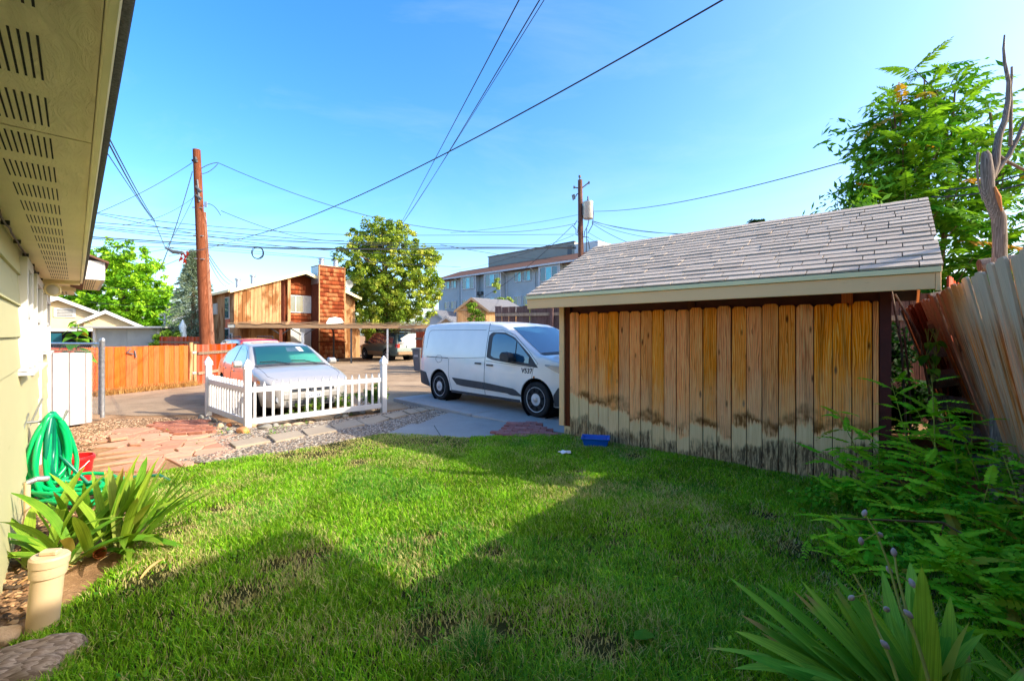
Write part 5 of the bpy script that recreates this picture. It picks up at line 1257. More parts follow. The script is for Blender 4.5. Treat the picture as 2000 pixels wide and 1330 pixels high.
# ------------------------------------------------------------------ APARTMENTS
AA = math.atan2(-.695, .72); AO = Vector((5.46, 46, -.1)); axd = Vector((.72, -.695))
apt = thing('apartment_block', 'grey three storey apartment block with teal windows and brown shingle roof', 'building', AO, AA)
def ax_(px, y=0.): # local x on facade line for a picture column
    q = (px - 1000) / 860; ox, oy = AO.x + .695 * y, AO.y + .72 * y
    return (q * oy - ox) / (axd.x - q * axd.y)
def az_(px, py, y=0.): x = ax_(px, y); Y = AO.y + .72 * y - .695 * x; return CAMH - (py - HOR) / FPX * Y + .1
XL = ax_(857)
box('wall', 'apt_wall', apt, (XL, 12, 0, 11, 0, 9.05))
mb = MB(); z = .0
while z < 9.0: mb.prism([(.0, z), (-.035, z), (-.012, z + .27), (0, z + .27)], XL - .02, 12, 0); z += .27
tag(mb.build('lap_siding', 'apt_wall', apt), kind='stuff')
MB().prism([(-.9, 8.95), (-.9, 9.1), (4.0, 10.8), (11.9, 9.1), (11.9, 8.95)], XL - .3, 12, 0).build('roof', 'shingle_brown', apt)
box('gutter', 'apt_trim', apt, (XL - .35, 12, -.98, -.901, 8.93, 9.12))
box('penthouse', 'apt_tan', apt, (ax_(954, 5), ax_(1122, 5), 5, 10, 9.5, 12.4)); box('penthouse_lit_end', 'white_vinyl', apt, (ax_(1122, 5) + .01, ax_(1122, 5) + 3.2, 5.0, 10, 9.5, 12.1)); box('penthouse_vent', 'bin', apt, (ax_(1109, 5), ax_(1117, 5), 4.93, 4.99, 11.0, 12.0)); box('penthouse_edge', 'bin', apt, (ax_(953, 5), ax_(1123, 5), 4.9, 5.2, 12.4, 12.5))  # white end box paints the sunlit end face lighter than the front
mb = MB(); z = 9.5
while z < 12.3: mb.prism([(5.0, z), (4.965, z), (4.988, z + .27), (5, z + .27)], ax_(954, 5), ax_(1122, 5), 0); z += .27
tag(mb.build('lap_siding', 'apt_tan', apt), kind='stuff')
GL = ['dark_glass', 'teal_glass']
for (a, b, t, bt, bay) in ((868, 891.5, 548.5, 565.5, 0), (903, 926, 543, 566, 1), (948, 975, 537, 561, 1), (1004.5, 1037, 532, 552, 0), (1055, 1090, 523, 551, 1)):
    y = -.75 if bay else -.03
    if bay:
        xa, xb = ax_(a - 2.5, -.75), ax_(b + 2.5, -.75)
        by = box('bay', 'apt_wall', apt, (xa, xb, -.73, -.036, 0, 8.95)); box('bay_trim', 'apt_trim', by, (xa - .05, xa + .1, -.77, -.731, 0, 8.92)); box('bay_trim', 'apt_trim', by, (xb - .1, xb + .05, -.77, -.731, 0, 8.92))
    for f in range(3):
        dz = -2.75 * f; x0, x1 = ax_(a, y), ax_(b, y); z1 = az_(a, t, y) + dz; z0 = az_(a, bt, y) + dz
        z1 = min(z1, 8.85 + dz)
        if bay: win(apt, x0, x1, y - .02, z0, z1, 'teal_glass', 'apt_trim', 3, .07, panemats=['dark_glass', 'teal_glass', 'dark_glass'])
        else:
            m_ = (x0 + x1) / 2; pm = GL if f == 0 else ['dark_glass', 'curtain']
            win(apt, x0, m_ - .12, y - .02, z0, z1, 'teal_glass', 'apt_trim', 2, .07, panemats=pm); win(apt, m_ + .12, x1, y - .02, z0, z1, 'teal_glass', 'apt_trim', 2, .07, panemats=pm)
for px in (898.5, 991, 1046): MB().tube([(ax_(px), -.9, 8.9), (ax_(px), -.1, 8.5), (ax_(px), -.1, 0)], .06, 6).build('downpipe', 'apt_trim', apt)
box('air_conditioner', 'bin', apt, (ax_(933), ax_(939), -.5, -.04, 6.5, 6.95)); box('air_conditioner', 'bin', apt, (ax_(941), ax_(945), -.5, -.04, 6.6, 6.95))

# garden shed behind the van
gs = thing('garden_shed', 'small yellow orange plywood shed with grey roof behind the dark fence', 'shed', (at(893, 650, 19.5).x, 19.5, -.1), 0)
w_, hp_, he_, dp_ = 1.28, 3.22, 2.72, 3.4
MB().prism([(0, 0), (w_, 0), (w_, he_), (w_ / 2, hp_), (0, he_)], 0, .05, 1).build('front_wall', 'fence_wood2' if 'fence_wood2' in MAT else 'grooved_ply', gs, rot=(0, 0, 0))
MB().prism([(0, 0), (1.9, 0), (1.9, he_ - .0), (0, he_)], 0, .04, 1).build('side_wall', 'grooved_ply', gs, loc=(w_, .02, 0), rot=(0, 0, .55))
MB().add([(w_ / 2, -.1, hp_ + .03), (w_ + .12, -.1, he_ - .05), (w_ + 1.9, 1.1, he_ - .02), (w_ / 2 + 1.6, 1.3, hp_ + .02), (w_ / 2, -.1, hp_ - .03), (w_ + .12, -.1, he_ - .11), (w_ + 1.9, 1.1, he_ - .08), (w_ / 2 + 1.6, 1.3, hp_ - .04)], [(0, 1, 2, 3), (7, 6, 5, 4), (0, 4, 5, 1), (1, 5, 6, 2), (2, 6, 7, 3), (3, 7, 4, 0)]).build('roof', 'shingle_dark', gs)
MB().add([(w_ / 2, -.1, hp_ + .03), (-.12, -.1, he_ - .05), (-.12, 1.3, he_ - .05), (w_ / 2 + 1.6, 1.3, hp_ + .02)], [(0, 3, 2, 1)]).build('roof', 'shingle_dark', gs)
for sg in (0, 1): MB().prism([(w_ / 2, hp_ - .08), ((-.14, w_ + .14)[sg], he_ - .18), ((-.14, w_ + .14)[sg], he_ - .06), (w_ / 2, hp_ + .04)], -.14, -.105, 1).build('barge_board', 'tan_paint', gs)
box('gable_vent', 'dark_red', gs, (w_ / 2 - .12, w_ / 2 + .12, -.03, -.005, hp_ - .5, hp_ - .28)); box('trim_board', 'tan_paint', gs, (0, w_, -.03, -.004, he_ - .05, he_ + .0)); box('trim_board', 'tan_paint', gs, (-.03, .05, -.031, -.004, 0, he_ - .05))
# dark fence behind the van
def board_fence(name, label, P, Q, h, mat, w, rails, thick=.02, jit=.03, hf=None, post=None, railmat='wood_gray', front=-1, dog=False):
    d = Q - P; Ln = d.length; a = math.atan2(d.y, d.x); t = thing(name, label, 'fence', (P.x, P.y, P.z), a)
    x = 0; i = 0
    while x < Ln - .02:
        hh = (hf(x / Ln) if hf else h) + rnd.uniform(-jit, jit); ww = min(w, Ln - x)
        MB().box(.002, ww - .006, -thick / 2, thick / 2, 0, hh).build('board', mat, t, loc=(x, 0, 0), rot=(0, rnd.uniform(-.006, .006), 0)); x += w; i += 1
    for z in rails: box('rail', railmat, t, (0, Ln, *((-.055, -.012) if front < 0 else (.012, .055)), z - .045, z + .045))
    if post:
        for x in post: box('post', mat, t, (x - .05, x + .05, -.15, -.056, 0, h + .02))
    return t
board_fence('plank_fence', 'tall dark brown plank fence right behind the white van', Vector((-.50, 13.3, -.1)), Vector((2.6, 12.3, -.1)), 2.45, 'fence_dark', .215, (2.2, .6), post=(1.75,))
board_fence('plank_fence', 'dim reddish plank fence between the trash bin and the parked green vehicle', Vector((-4.9, 22.5, -.1)), Vector((-3.4, 21.3, -.1)), 1.75, 'fence_red', .2, (1.4,))
board_fence('plank_fence', 'old grey plank fence in the shade behind the dark green vehicle', Vector((-11.2, 33.6, -.1)), Vector((-5.0, 31.5, -.1)), 2.0, 'wood_gray', .2, (1.5, .5))
# small white gabled houses far behind
def gable_house(name, label, loc, rz, w, d, he, hr, wall, roof, trim='white_trim', ov=.35, vent=True, extra=None):
    t = thing(name, label, 'house', loc, rz)
    MB().prism([(0, 0), (w, 0), (w, he), (w / 2, hr), (0, he)], 0, d, 1).build('wall', wall, t)
    k = (hr - he) / (w / 2)
    for sg in (0, 1):
        xe, ze_ = (-ov, he - ov * k) if sg == 0 else (w + ov, he - ov * k)
        MB().prism([(w / 2, hr + .03), (xe, ze_ + .03), (xe, ze_ + .11), (w / 2, hr + .12)], -ov, d + ov, 1).build('roof', roof, t)
        MB().prism([(w / 2, hr - .16), (xe, ze_ - .16), (xe, ze_ + .08), (w / 2, hr + .09)], -ov - .04, -ov - .002, 1).build('barge_board', trim, t)
    return t
h2 = gable_house('white_cottage', 'small white gabled cottage with grey roof between maple and garden shed', (at(838, 654, 44).x, 44, -.1), -.35, 4.2, 8, 1.9, 3.35, 'white_wall', 'shingle_dark'); box('window', 'dark_red', h2, (1.4, 3.2, -.06, -.01, .9, 2.1))
h3 = gable_house('white_cottage', 'further white gable with grey roof just left of the small cottage', (at(815, 654, 50).x, 50, -.1), -.35, 4.6, 8, 2.6, 4.3, 'white_wall', 'shingle_dark')
# cream sided bungalow to the left
lh = thing('tan_bungalow', 'cream lap sided bungalow with white trimmed gables beyond the orange fence', 'house', (-31.98, 31, -.1), math.atan2(.70, .71))
MB().prism([(-4.1, 0), (4.1, 0), (4.1, 2.2), (0, 4.1), (-4.1, 2.2)], 0, 9, 1).build('wall', 'tan_siding', lh)
MB().prism([(1.3, 2.0), (4.3, 2.0), (4.3, 2.15), (2.4, 3.15), (1.3, 2.55)], -1.4, -.01, 1).build('porch_gable', 'tan_siding', lh)
for (xp, zp, xa, za, y0, y1) in ((0, 4.22, 4.7, 1.98, -.5, 9.2), (0, 4.22, -4.7, 1.98, -.5, 9.2), (2.4, 3.32, 4.75, 2.06, -1.85, 0.0), (2.4, 3.32, .95, 2.48, -1.85, 0.0)):
    MB().prism([(xp, zp), (xa, za), (xa, za + .06), (xp, zp + .06)], y0, y1, 1).build('roof', 'shingle_dark', lh)
    MB().prism([(xp, zp - .2), (xa, za - .2), (xa, za + .05), (xp, zp + .05)], y0 - .05, y0 - .001, 1).build('barge_board', 'white_trim', lh)
w = box('attic_vent', 'white_trim', lh, (-.2, .9, -.08, -.01, 2.85, 3.5))
for k in range(5): box('louver', 'bin', w, (-.05, .75, -.11, -.081, 2.93 + k * .1, 2.97 + k * .1))
box('porch_beam', 'white_trim', lh, (-4, 4.3, -1.5, -1.41, 1.85, 2.02)); box('porch_shade_panel', 'dark', lh, (-4, 1.7, -.06, -.012, 0.3, 1.84)); box('porch_post', 'dark_red', lh, (1.75, 1.95, -1.5, -1.3, 0, 1.84)); box('porch_window', 'window_glass', lh, (-1.0, .2, -.12, -.07, .9, 1.7))  # near-black sheet on the wall paints the shade under the porch
gp = thing('flat_garage', 'low grey panelled garage with white flat roof beyond the orange fence', 'garage', (at(187, 654, 28.5).x, 28.5, -.1), 0)
GW = 122 / 860 * 28.5
for i in range(2): box('wall_panel', 'gray_panel', gp, (i * GW / 2 + .01, (i + 1) * GW / 2 - .01, 0, .1, 0, 2.02))
for xa in (-.12, GW): box('post', 'white_trim', gp, (xa, xa + .16, -.08, .02, 0, 2.04))
box('roof', 'white_trim', gp, (-.9, GW + .9, -.6, 5, 2.04, 2.14)); box('side_wall', 'gray_panel', gp, (0, GW, .11, 4.5, 0, 2.0))
MB().tube([(GW - 1.15, 2, 2.1), (GW - 1.15, 2, 3.1)], .06, 8).tube([(GW - 1.6, 2, 2.75), (GW - 1.15, 2, 2.6), (GW - .7, 2, 2.78)], .03, 6).build('service_mast', 'galv', gp, smooth=50)
# orange fence along the alley with hinged gate end
fo = board_fence('orange_fence', 'low bright orange board fence along the far side of the alley', Vector((-11.15, 11.4, -.1)), Vector((-10.25, 14.05, -.1)), 1.26, 'fence_new', .143, (.35, 1.05), front=1, hf=lambda t: 1.27 - .0 * t, jit=.01)
box('post', 'grooved_ply', fo, (2.72, 2.83, -.06, .05, 0, 1.36)); box('post', 'grooved_ply', fo, (2.86, 2.95, -.05, .05, 0, 1.30))
for z in (.35, 1.0): box('hinge', 'galv', fo, (2.80, 2.92, -.08, -.06, z, z + .07))
MB().tube([(1.1, -.03, 1.2), (1.0, -.06, 1.1), (1.15, -.06, 1.05)], .02, 6).tube([(1.2, -.03, 1.15), (1.22, -.06, .95)], .018, 6).build('latch', 'bin', fo)
board_fence('orange_fence', 'darker red brown board fence behind the chain link post', Vector((-12.6, 10.6, -.1)), Vector((-11.2, 11.5, -.1)), 1.27, 'fence_red', .143, (.35, 1.0), jit=.01)
board_fence('orange_fence', 'red brown fence section joining the tall utility pole', Vector((-10.2, 14.25, -.1)), Vector((-10.6, 17.5, -.1)), 1.28, 'fence_red', .143, (.35, 1.0), jit=.01)
board_fence('orange_fence', 'distant red brown fence top between garage and utility pole', Vector((-19.6, 24.5, -.1)), Vector((-15.4, 22.5, -.1)), 1.5, 'fence_red', .16, (.5, 1.2), jit=.02)
um = thing('patio_umbrella', 'folded pale patio umbrella between the garage and the utility poles', 'umbrella', (at(357, 654, 27).x, 27, -.1))
MB().lathe([(.03, .8), (.16, 1.0), (.22, 1.4), (.17, 2.0), (.20, 2.1), (.03, 2.5), (.0, 2.55)], 10).build('canopy', 'umbrella', um, smooth=40); MB().lathe([(.03, 0), (.03, 1.0)], 8).build('pole', 'galv', um)
fh = gable_house('shaded_house', 'dim grey house half hidden behind the spruce and the utility poles', (at(352, 654, 34).x, 34, -.1), .1, 6, 6, 2.8, 4.2, 'wood_gray', 'shingle_dark')
box('window', 'dark_glass', fh, (.8, 1.8, -.08, -.01, 1.0, 2.2))

# neighbouring house outside the frame, whose shadow falls on the lawn
nA = math.atan2(-.62, .78)
nb = thing('neighbor_house', 'neighbouring tan house standing right of the yard beyond the leaning fence', 'house', (4.52, 2.02, 0), nA)
box('wall', 'tan_siding', nb, (1.4, 6, -6, -1.1, 0, 3.87)); box('roof', 'shingle_brown', nb, (0, 6.2, -6.1, 0, 3.88, 3.98))
w = box('window', 'white_trim', nb, (1.35, 1.399, -2.5, -1.4, 1.2, 2.4)); box('pane', 'window_glass', w, (1.33, 1.349, -2.4, -1.5, 1.3, 2.3))
# ------------------------------------------------------------------ POLES AND WIRES
P1Y = 16.4
b1, t1 = at(404, 740, P1Y), at(384, 293, P1Y - .1); b1.z = -.2
pole1 = thing('utility_pole', 'tall reddish brown utility pole leaning slightly left beside the orange fence', 'utility pole', b1)
MB().tube([(0, 0, 0), (t1 - b1) * .5, t1 - b1], [.185, .155, .125], 16).build('pole', 'pole_wood', pole1, smooth=50)
pole2s = thing('pole_stub', 'shorter rough brown pole strapped behind the tall reddish utility pole', 'utility pole', (at(415, 740, P1Y + .3).x, P1Y + .3, -.2))
q0 = Vector(pole2s.location); q1 = at(397, 415, P1Y + .25)
MB().tube([(0, 0, 0), (q1 - q0) * .5, q1 - q0], [.15, .125, .09], 14).build('pole', 'pole_old', pole2s, smooth=50)
def onp(py, dx=0, dy=-.2): return at(384 + (py - 293) * .0447 + dx, py, P1Y) - b1 + Vector((0, dy, 0))
MB().tube([onp(318, -2), onp(318, 8)], .05, 6).build('bracket', 'black_plastic', pole1); MB().tube([onp(312, 4), onp(322, 6)], .06, 6).build('insulator', 'black_plastic', pole1)
MB().tube([onp(355, 6), onp(398, 8)], .035, 6).tube([onp(368, 3), onp(378, 12)], .05, 6).tube([onp(385, 3), onp(392, 12)], .05, 6).build('insulator_rack', 'bin', pole1)
for py in (408, 462, 507): MB().tube([onp(py, -7, -.18), onp(py + 1, 12, -.18)], .022, 5).build('strap', 'galv', pole1)
box('tag_plate', 'paper', pole1, (-.06, .06, -.235, -.22, 1.05, 1.2)); box('tag_plate', 'galv', pole1, (.04, .14, -.20, -.17, 3.0 + 3.4, 3.2 + 3.4))
P2Y = 24.
b2 = at(1137, 660, P2Y); b2.z = -.2; t2 = at(1133, 352, P2Y)
pole2 = thing('utility_pole', 'dark utility pole with grey transformer rising behind the shed roof', 'utility pole', b2)
MB().tube([(0, 0, 0), (t2 - b2) * .5, t2 - b2], [.19, .16, .12], 14).build('pole', 'pole_dark', pole2, smooth=50)
def on2(px, py, dy=0): return at(px, py, P2Y + dy) - b2
MB().tube([on2(1132.5, 372), on2(1132.3, 344)], .03, 6).tube([on2(1132.3, 343), on2(1132.3, 347)], .07, 8).build('top_pin', 'bin', pole2)
for (x, y) in ((1121, 366), (1150, 357)): MB().tube([on2(1135, 369), on2(x, y)], .035, 6).tube([on2(x - 1, y), on2(x + 1.5, y)], .08, 8).build('insulator_arm', 'bin', pole2)
MB().tube([on2(1131, 378), on2(1126, 380), on2(1125, 384), on2(1122, 383)], .03, 6).tube([on2(1118, 381), on2(1120, 391), on2(1123, 388), on2(1121, 380)], .045, 6).build('cutout_switch', 'bin', pole2)
tc = on2(1148.5, 428, -.25)
tr = MB().lathe([(.0, 0), (.24, 0), (.27, .05), (.27, .84), (.28, .86), (.28, .92), (.1, .97), (0, .98)], 20).build('transformer', 'galv', pole2, smooth=35, loc=tc)
MB().lathe([(.05, .96), (.06, 1.02), (.035, 1.1), (.05, 1.16), (.02, 1.24)], 8).build('bushing', 'bin', tr, smooth=40)
box('bracket', 'bin', pole2, (tc.x - .3, tc.x - .15, tc.y - .05, tc.y + .3, tc.z + .2, tc.z + .7))
for pts in ([(1158, 402), (1159, 420), (1157, 440), (1148, 456)], [(1150, 430), (1148, 440), (1142, 452), (1141, 462)], [(1122, 440), (1127, 431), (1130, 436), (1128, 455), (1130, 459)], [(1119, 441), (1125, 448), (1125, 458), (1129, 460)], [(1146, 447), (1145, 500)], [(1139, 463), (1150, 464)], [(1148, 468), (1153, 490)]):
    MB().tube([on2(x, y, -.15) for x, y in pts], .022, 5).build('drop_cable', 'wire', pole2, smooth=60)
def wire(label, A_, B_, sag=.0, r=.012, n=24, mat='wire', group='utility wires'):
    A_, B_ = Vector(A_), Vector(B_); pts = []
    for i in range(n + 1):
        t = i / n; p = A_.lerp(B_, t); p.z -= sag * 4 * t * (1 - t); pts.append(p - A_)
    return tag(MB().tube(pts, r, 5, False).build('overhead_wire', mat, None, smooth=60, loc=A_), label, 'wire', group)
N_ = at(385, 480, P1Y)
wire('cable rising from the maple top to the sky edge, left strand', at(781, 441, 31), at(1046, -60, 6.6), .0, .011)
wire('cable rising from the maple top to the sky edge, middle strand', at(786, 437, 31), at(1072, -30, 6.4), .15, .010)
wire('cable rising from the maple top to the sky edge, right strand', at(784, 439, 31), at(1088, -40, 6.6), .1, .007)
wire('long black service wire crossing the sky from the tall pole to the top edge', at(480, 464, 17), at(1450, -22, 5.2), .38, .012)
wire('thin wire continuing low left past the tall pole', at(480, 464, 17), at(330, 500, 14), .05, .008)
for i, (a, b, r, sg) in enumerate((((208, 272, 6.2), (301, 430, 15), .011, .1), ((213, 270, 6.2), (302, 431, 15), .009, .05), ((200, 285, 6.2), (300, 433, 15), .007, .02))):
    wire(('upper', 'lower', 'thinnest')[i] + ' strand of the service drop above the olive house eave', at(*a), at(*b), sg, r)
wire('steep wire dropping from the service drop junction to the flagged cable end', at(301, 431, 15), at(322, 482, 15.2), 0, .011)
wire('sloping wire from behind the eave up to the top of the tall pole', at(176, 422, 14), at(376, 318, P1Y), .12, .010)
wire('long sagging wire from the top of the tall pole right towards the transformer pole', at(425, 318, 16.8), at(1124, 437, P2Y), 1.35, .012)
wire('short upper lead between tall pole top and long sagging wire', at(391, 331, P1Y), at(425, 318, 16.8), -.05, .014)
wire('short lower lead between tall pole top and long sagging wire', at(391, 340, P1Y), at(426, 320, 16.8), .1, .012)
wire('twisted dark wire falling from pole top to the flagged cable end', at(376, 335, P1Y - .2), at(315, 522, 15.6), .15, .014)
wire('second thin guy wire left of the tall pole', at(384, 372, P1Y - .2), at(326, 482, 15.6), .1, .008)
wire('thin wire from the insulator rack down to the left', at(378, 386, P1Y), at(240, 440, 13), .2, .007)
wire('curved lead looping out from the insulator rack of the tall pole', at(394, 405, P1Y), at(431, 421, 16.5), -.25, .012)
wire('sagging wire from the looped lead into the maple crown', at(432, 412, 16.5), at(672, 470, 27), .35, .012)
hh = [((176, 414), (388, 440), (700, 459), (1125, 458), .011), ((176, 434), (388, 450), (700, 473), (1125, 480), .013), ((176, 440), (388, 457), (760, 481), (1125, 484), .009), ((176, 443), (388, 462), (700, 477), (1125, 485), .013),
      ((176, 463), (388, 476), (640, 486), (1125, 483), .020), ((176, 466), (388, 479), (640, 487.5), (1125, 486), .014), ((176, 415), (388, 458), (600, 486), (860, 500), .011), ((176, 483), (340, 484), (560, 500), (860, 520), .008),
      ((176, 445), (388, 470), (500, 479), (720, 488), .010), ((390, 483), (520, 493), (720, 512), (900, 522), .008), ((860, 478), (940, 492), (1030, 505), (1125, 508), .010)]
nm = ['topmost', 'second', 'third', 'fourth', 'thickest', 'second thick', 'diagonal', 'lowest thin', 'middle', 'faint lower', 'far right lower']
Ys = lambda px: 15.2 + (px - 176) * .0093
for k, (a, b, c_, d, r) in enumerate(hh):
    pts = [a, b, c_, d]; P = [at(x, y, Ys(x)) for x, y in pts]; out = []
    for i in range(3):
        p0, p1, p2, p3 = P[max(0, i - 1)], P[i], P[i + 1], P[min(3, i + 2)]
        for j in range(8):
            t = j / 8; out.append(.5 * ((2 * p1) + (p2 - p0) * t + (2 * p0 - 5 * p1 + 4 * p2 - p3) * t * t + (3 * p1 - p0 - 3 * p2 + p3) * t ** 3))
    out.append(P[-1]); tag(MB().tube([p - P[0] for p in out], r, 5, False).build('overhead_wire', 'wire', None, smooth=60, loc=P[0]), nm[k] + ' of the cables strung across the alley past the tall pole', 'wire', 'utility wires')
wire('wire from the transformer pole rising right to the tree of heaven', at(1158, 413, P2Y), at(1668, 311, 9.5), .3, .012)
wire('same height wire running left from the transformer pole to the maple', at(880, 455, 27), at(1128, 420, P2Y), .12, .009)
for (a, b, lb, sg, r) in (((1158, 432, 24), (1490, 442, 16), 'highest of the fan of wires behind the shed ridge', .45, .012), ((1157, 433, 24), (1330, 458, 18), 'second highest of the fan of wires behind the shed ridge', .1, .010), ((1156, 434, 24), (1300, 468, 20), 'third of the fan of wires behind the shed ridge', .15, .011),
                          ((1156, 436, 24), (1232, 476, 21), 'steep wire of the fan behind the shed ridge', .08, .012), ((1150, 455, 24), (1200, 482, 22), 'short thin wire low right of the transformer', .02, .008), ((1148, 464, 24), (1190, 486, 22), 'lowest short thin wire right of the transformer', .02, .008),
                          ((1119, 440, 24), (945, 580, 30), 'steep guy wire from the transformer pole down across the apartment block', .3, .014), ((880, 530, 40), (1120, 460, 24.5), 'thin wire sloping across the apartment roof', .3, .010),
                          ((450, 556, 26), (398, 484, P1Y), 'left service drop from tall pole to the duplex roof', .25, .013), ((456, 553, 26), (400, 484, P1Y), 'right service drop from tall pole to the duplex roof', .2, .012), ((443, 560, 26), (397, 484, P1Y), 'lowest service drop from tall pole to the duplex', .3, .010),
                          ((322, 482, 15.2), (398, 488, 16.2), 'short horizontal wire from the flagged cable end to the pole', .06, .010), ((316, 520, 15.6), (372, 496, 15.6), 'short rising wire beside the orange flags', .02, .008), ((196, 500, 14), (340, 484, 15.2), 'wire crossing above the green tree left of the pole', .05, .008),
                          ((176, 556, 20), (345, 568, 24), 'thin wire across the front of the big green tree', .1, .009), ((176, 590, 22), (345, 598, 25), 'lower thin wire across the big green tree', .1, .008), ((1835, 372, 6.5), (2030, 330, 5.2), 'black cable passing through the tree of heaven at right', .05, .010), ((1820, 385, 6.5), (2030, 352, 5.2), 'lower black cable through the tree of heaven', .05, .010)):
    wire(lb, at(*a), at(*b), sg, r)
coil = thing('cable_coil', 'round coil of spare cable hanging from the overhead lines', 'coil', at(503, 494, Ys(503)))
for k in range(5):
    r_ = .235 + .012 * math.sin(k * 2.1); MB().tube([(r_ * math.cos(a) + .012 * k - .02, .02 * math.sin(a * 2 + k), r_ * math.sin(a) * 1.02 + .01 * math.sin(k * 3)) for a in [i * .2618 for i in range(25)]], .010, 5).build('cable_loop', 'wire', coil, smooth=60)
fg = thing('orange_flags', 'torn grey sleeve with orange ribbon tied to the wires left of the pole', 'flag', at(350, 492, 15.6))
MB().tube([at(322, 484, 15.6) - at(350, 492, 15.6), at(338, 492, 15.6) - at(350, 492, 15.6), at(358, 494, 15.6) - at(350, 492, 15.6)], [.02, .07, .05], 6).build('sleeve', 'bin', fg)
mb = MB()
for i in range(9):
    x, z = rnd.uniform(.0, .25), rnd.uniform(-.35, -.0); mb.add([(x, 0, z), (x + rnd.uniform(-.12, .12), .05, z - .16), (x + .1, .02, z - .06), (x + .05, -.03, z + .05)], [(0, 1, 2), (0, 2, 3)])
mb.build('ribbon', 'flag_orange', fg)

# ------------------------------------------------------------------ TREES
def leaf_cloud(name, parent, clumps, per, csize, leaf, cols, mat='leafv', flat=.25, asp=.55, kind=None, shadebias=None):
    """clumps: (n,3) centres. Many small folded leaves scattered about each"""
    cl = np.asarray(clumps); n = len(cl) * per
    c = np.repeat(cl, per, 0); d = rng.normal(0, 1, (n, 3)); d /= np.linalg.norm(d, axis=1)[:, None]
    p = c + d * (rng.random((n, 1)) ** .5) * csize * rng.uniform(.6, 1.2, (len(cl), 1)).repeat(per, 0) * np.array([1, 1, .75])
    nr = d * .6 + rng.normal(0, .6, (n, 3)) + np.array([0, 0, flat + .3]); nr /= np.linalg.norm(nr, axis=1)[:, None]
    t = np.cross(nr, rng.normal(0, 1, (n, 3))); t /= np.linalg.norm(t, axis=1)[:, None]; b = np.cross(nr, t)
    s = leaf * rng.uniform(.6, 1.3, (n, 1)); t = t * s; b = b * s * asp
    V = np.stack([p - t, p + b - nr * s * .12, p + t - nr * s * .25, p - b - nr * s * .12], 1).reshape(-1, 3)
    F = np.arange(n * 4).reshape(-1, 4)
    cols = np.array([q[:3] for q in cols]); ct = rng.random((len(cl), 1)).repeat(per, 0) * .65 + rng.random((n, 1)) * .35
    k = ct * (len(cols) - 1); i0 = np.clip(k.astype(int), 0, len(cols) - 2)[:, 0]; f = k - i0[:, None]; T = cols[i0] * (1 - f) + cols[i0 + 1] * f
    return tag(link(name, np_mesh(name, V, F, MAT[mat], np.repeat(T, 4, 0)), parent), kind=kind or 'stuff')
def blob_clumps(blobs, n):
    out = []; w = np.array([b[3] * b[4] * b[5] for b in blobs]) ** .7; w /= w.sum()
    for i in rng.choice(len(blobs), n, p=w):
        b = blobs[i]; d = rng.normal(0, 1, 3); d /= np.linalg.norm(d); r_ = rng.random() ** .35
        out.append([b[0] + d[0] * b[3] * r_, b[1] + d[1] * b[4] * r_, b[2] + d[2] * b[5] * r_])
    return np.array(out)
def trunk_limbs(root, h0, h1, r0, tips, mat='bark', n=9, top=None):
    tk = MB().tube([(0, 0, -.1), (.08, .05, h0 * .5), (0, 0, h0), (.1, -.05, h1)], [r0 * 1.25, r0, r0 * .8, r0 * .3], 10).build('trunk', mat, root, smooth=50)
    for t in tips:
        z = h0 + (h1 - h0) * rnd.uniform(0, .8); a = Vector((0, 0, z)); b = Vector(t); m_ = a.lerp(b, .5) + Vector((0, 0, .25))
        MB().tube([a, m_, b], [r0 * .42, r0 * .25, r0 * .06], 6).build('limb', mat, root, smooth=50)
# maple in the middle
mp = thing('maple_tree', 'broad yellow green maple behind the carport and dark green vehicle', 'tree', (at(752, 654, 33).x, 33, -.1))
sx = 33 / 860.
def rel(px, py, r1, r2=None, r3=None, base=752, Y=33, dy=0): return ((px - base) * Y / 860., dy, CAMH + .1 - (py - 654) * Y / 860., r1, r2 or r1, r3 or r1)
mb_ = [rel(740, 458, 1.5), rel(700, 500, 1.9), rel(775, 480, 1.9), rel(745, 530, 2.7), rel(815, 520, 1.7), rel(690, 560, 1.8), rel(800, 565, 2.2), rel(835, 560, 1.1), rel(745, 590, 2.4), rel(715, 610, 1.8), rel(790, 612, 1.7), rel(835, 600, .8), rel(668, 497, .55), rel(845, 500, .7), rel(725, 440, .6), rel(785, 446, .5), rel(690, 455, .5), rel(738, 630, 1.5), rel(832, 505, .9), rel(856, 540, .5)]
cl = blob_clumps(mb_, 900)
trunk_limbs(mp, 2.2, 7.5, .28, [cl[i] for i in range(0, 200, 14)])
leaf_cloud('crown', mp, cl, 58, .38, .105, [srgb(84, 116, 36), srgb(126, 154, 48), srgb(172, 188, 66), srgb(204, 196, 96)])
# big green tree left
bt = thing('ash_tree', 'large bright green tree behind the tan bungalow and flat garage', 'tree', (at(235, 654, 42).x, 42, -1.1))
Yb = 42
bb = [rel(240, 520, 3.4, base=235, Y=Yb), rel(195, 510, 2.2, base=235, Y=Yb), rel(160, 540, 2.4, base=235, Y=Yb), rel(280, 560, 2.6, base=235, Y=Yb), rel(315, 575, 1.8, base=235, Y=Yb), rel(230, 580, 3.6, base=235, Y=Yb), rel(290, 610, 2.6, base=235, Y=Yb), rel(190, 600, 2.8, base=235, Y=Yb), rel(325, 620, 1.7, base=235, Y=Yb), rel(300, 640, 2.0, base=235, Y=Yb), rel(215, 492, 1.3, base=235, Y=Yb), rel(255, 500, 1.4, base=235, Y=Yb), rel(140, 590, 2.5, base=235, Y=Yb), rel(330, 640, 1.2, base=235, Y=Yb), rel(338, 600, 1.0, base=235, Y=Yb), rel(278, 520, 1.2, base=235, Y=Yb)]
cl = blob_clumps(bb, 950)
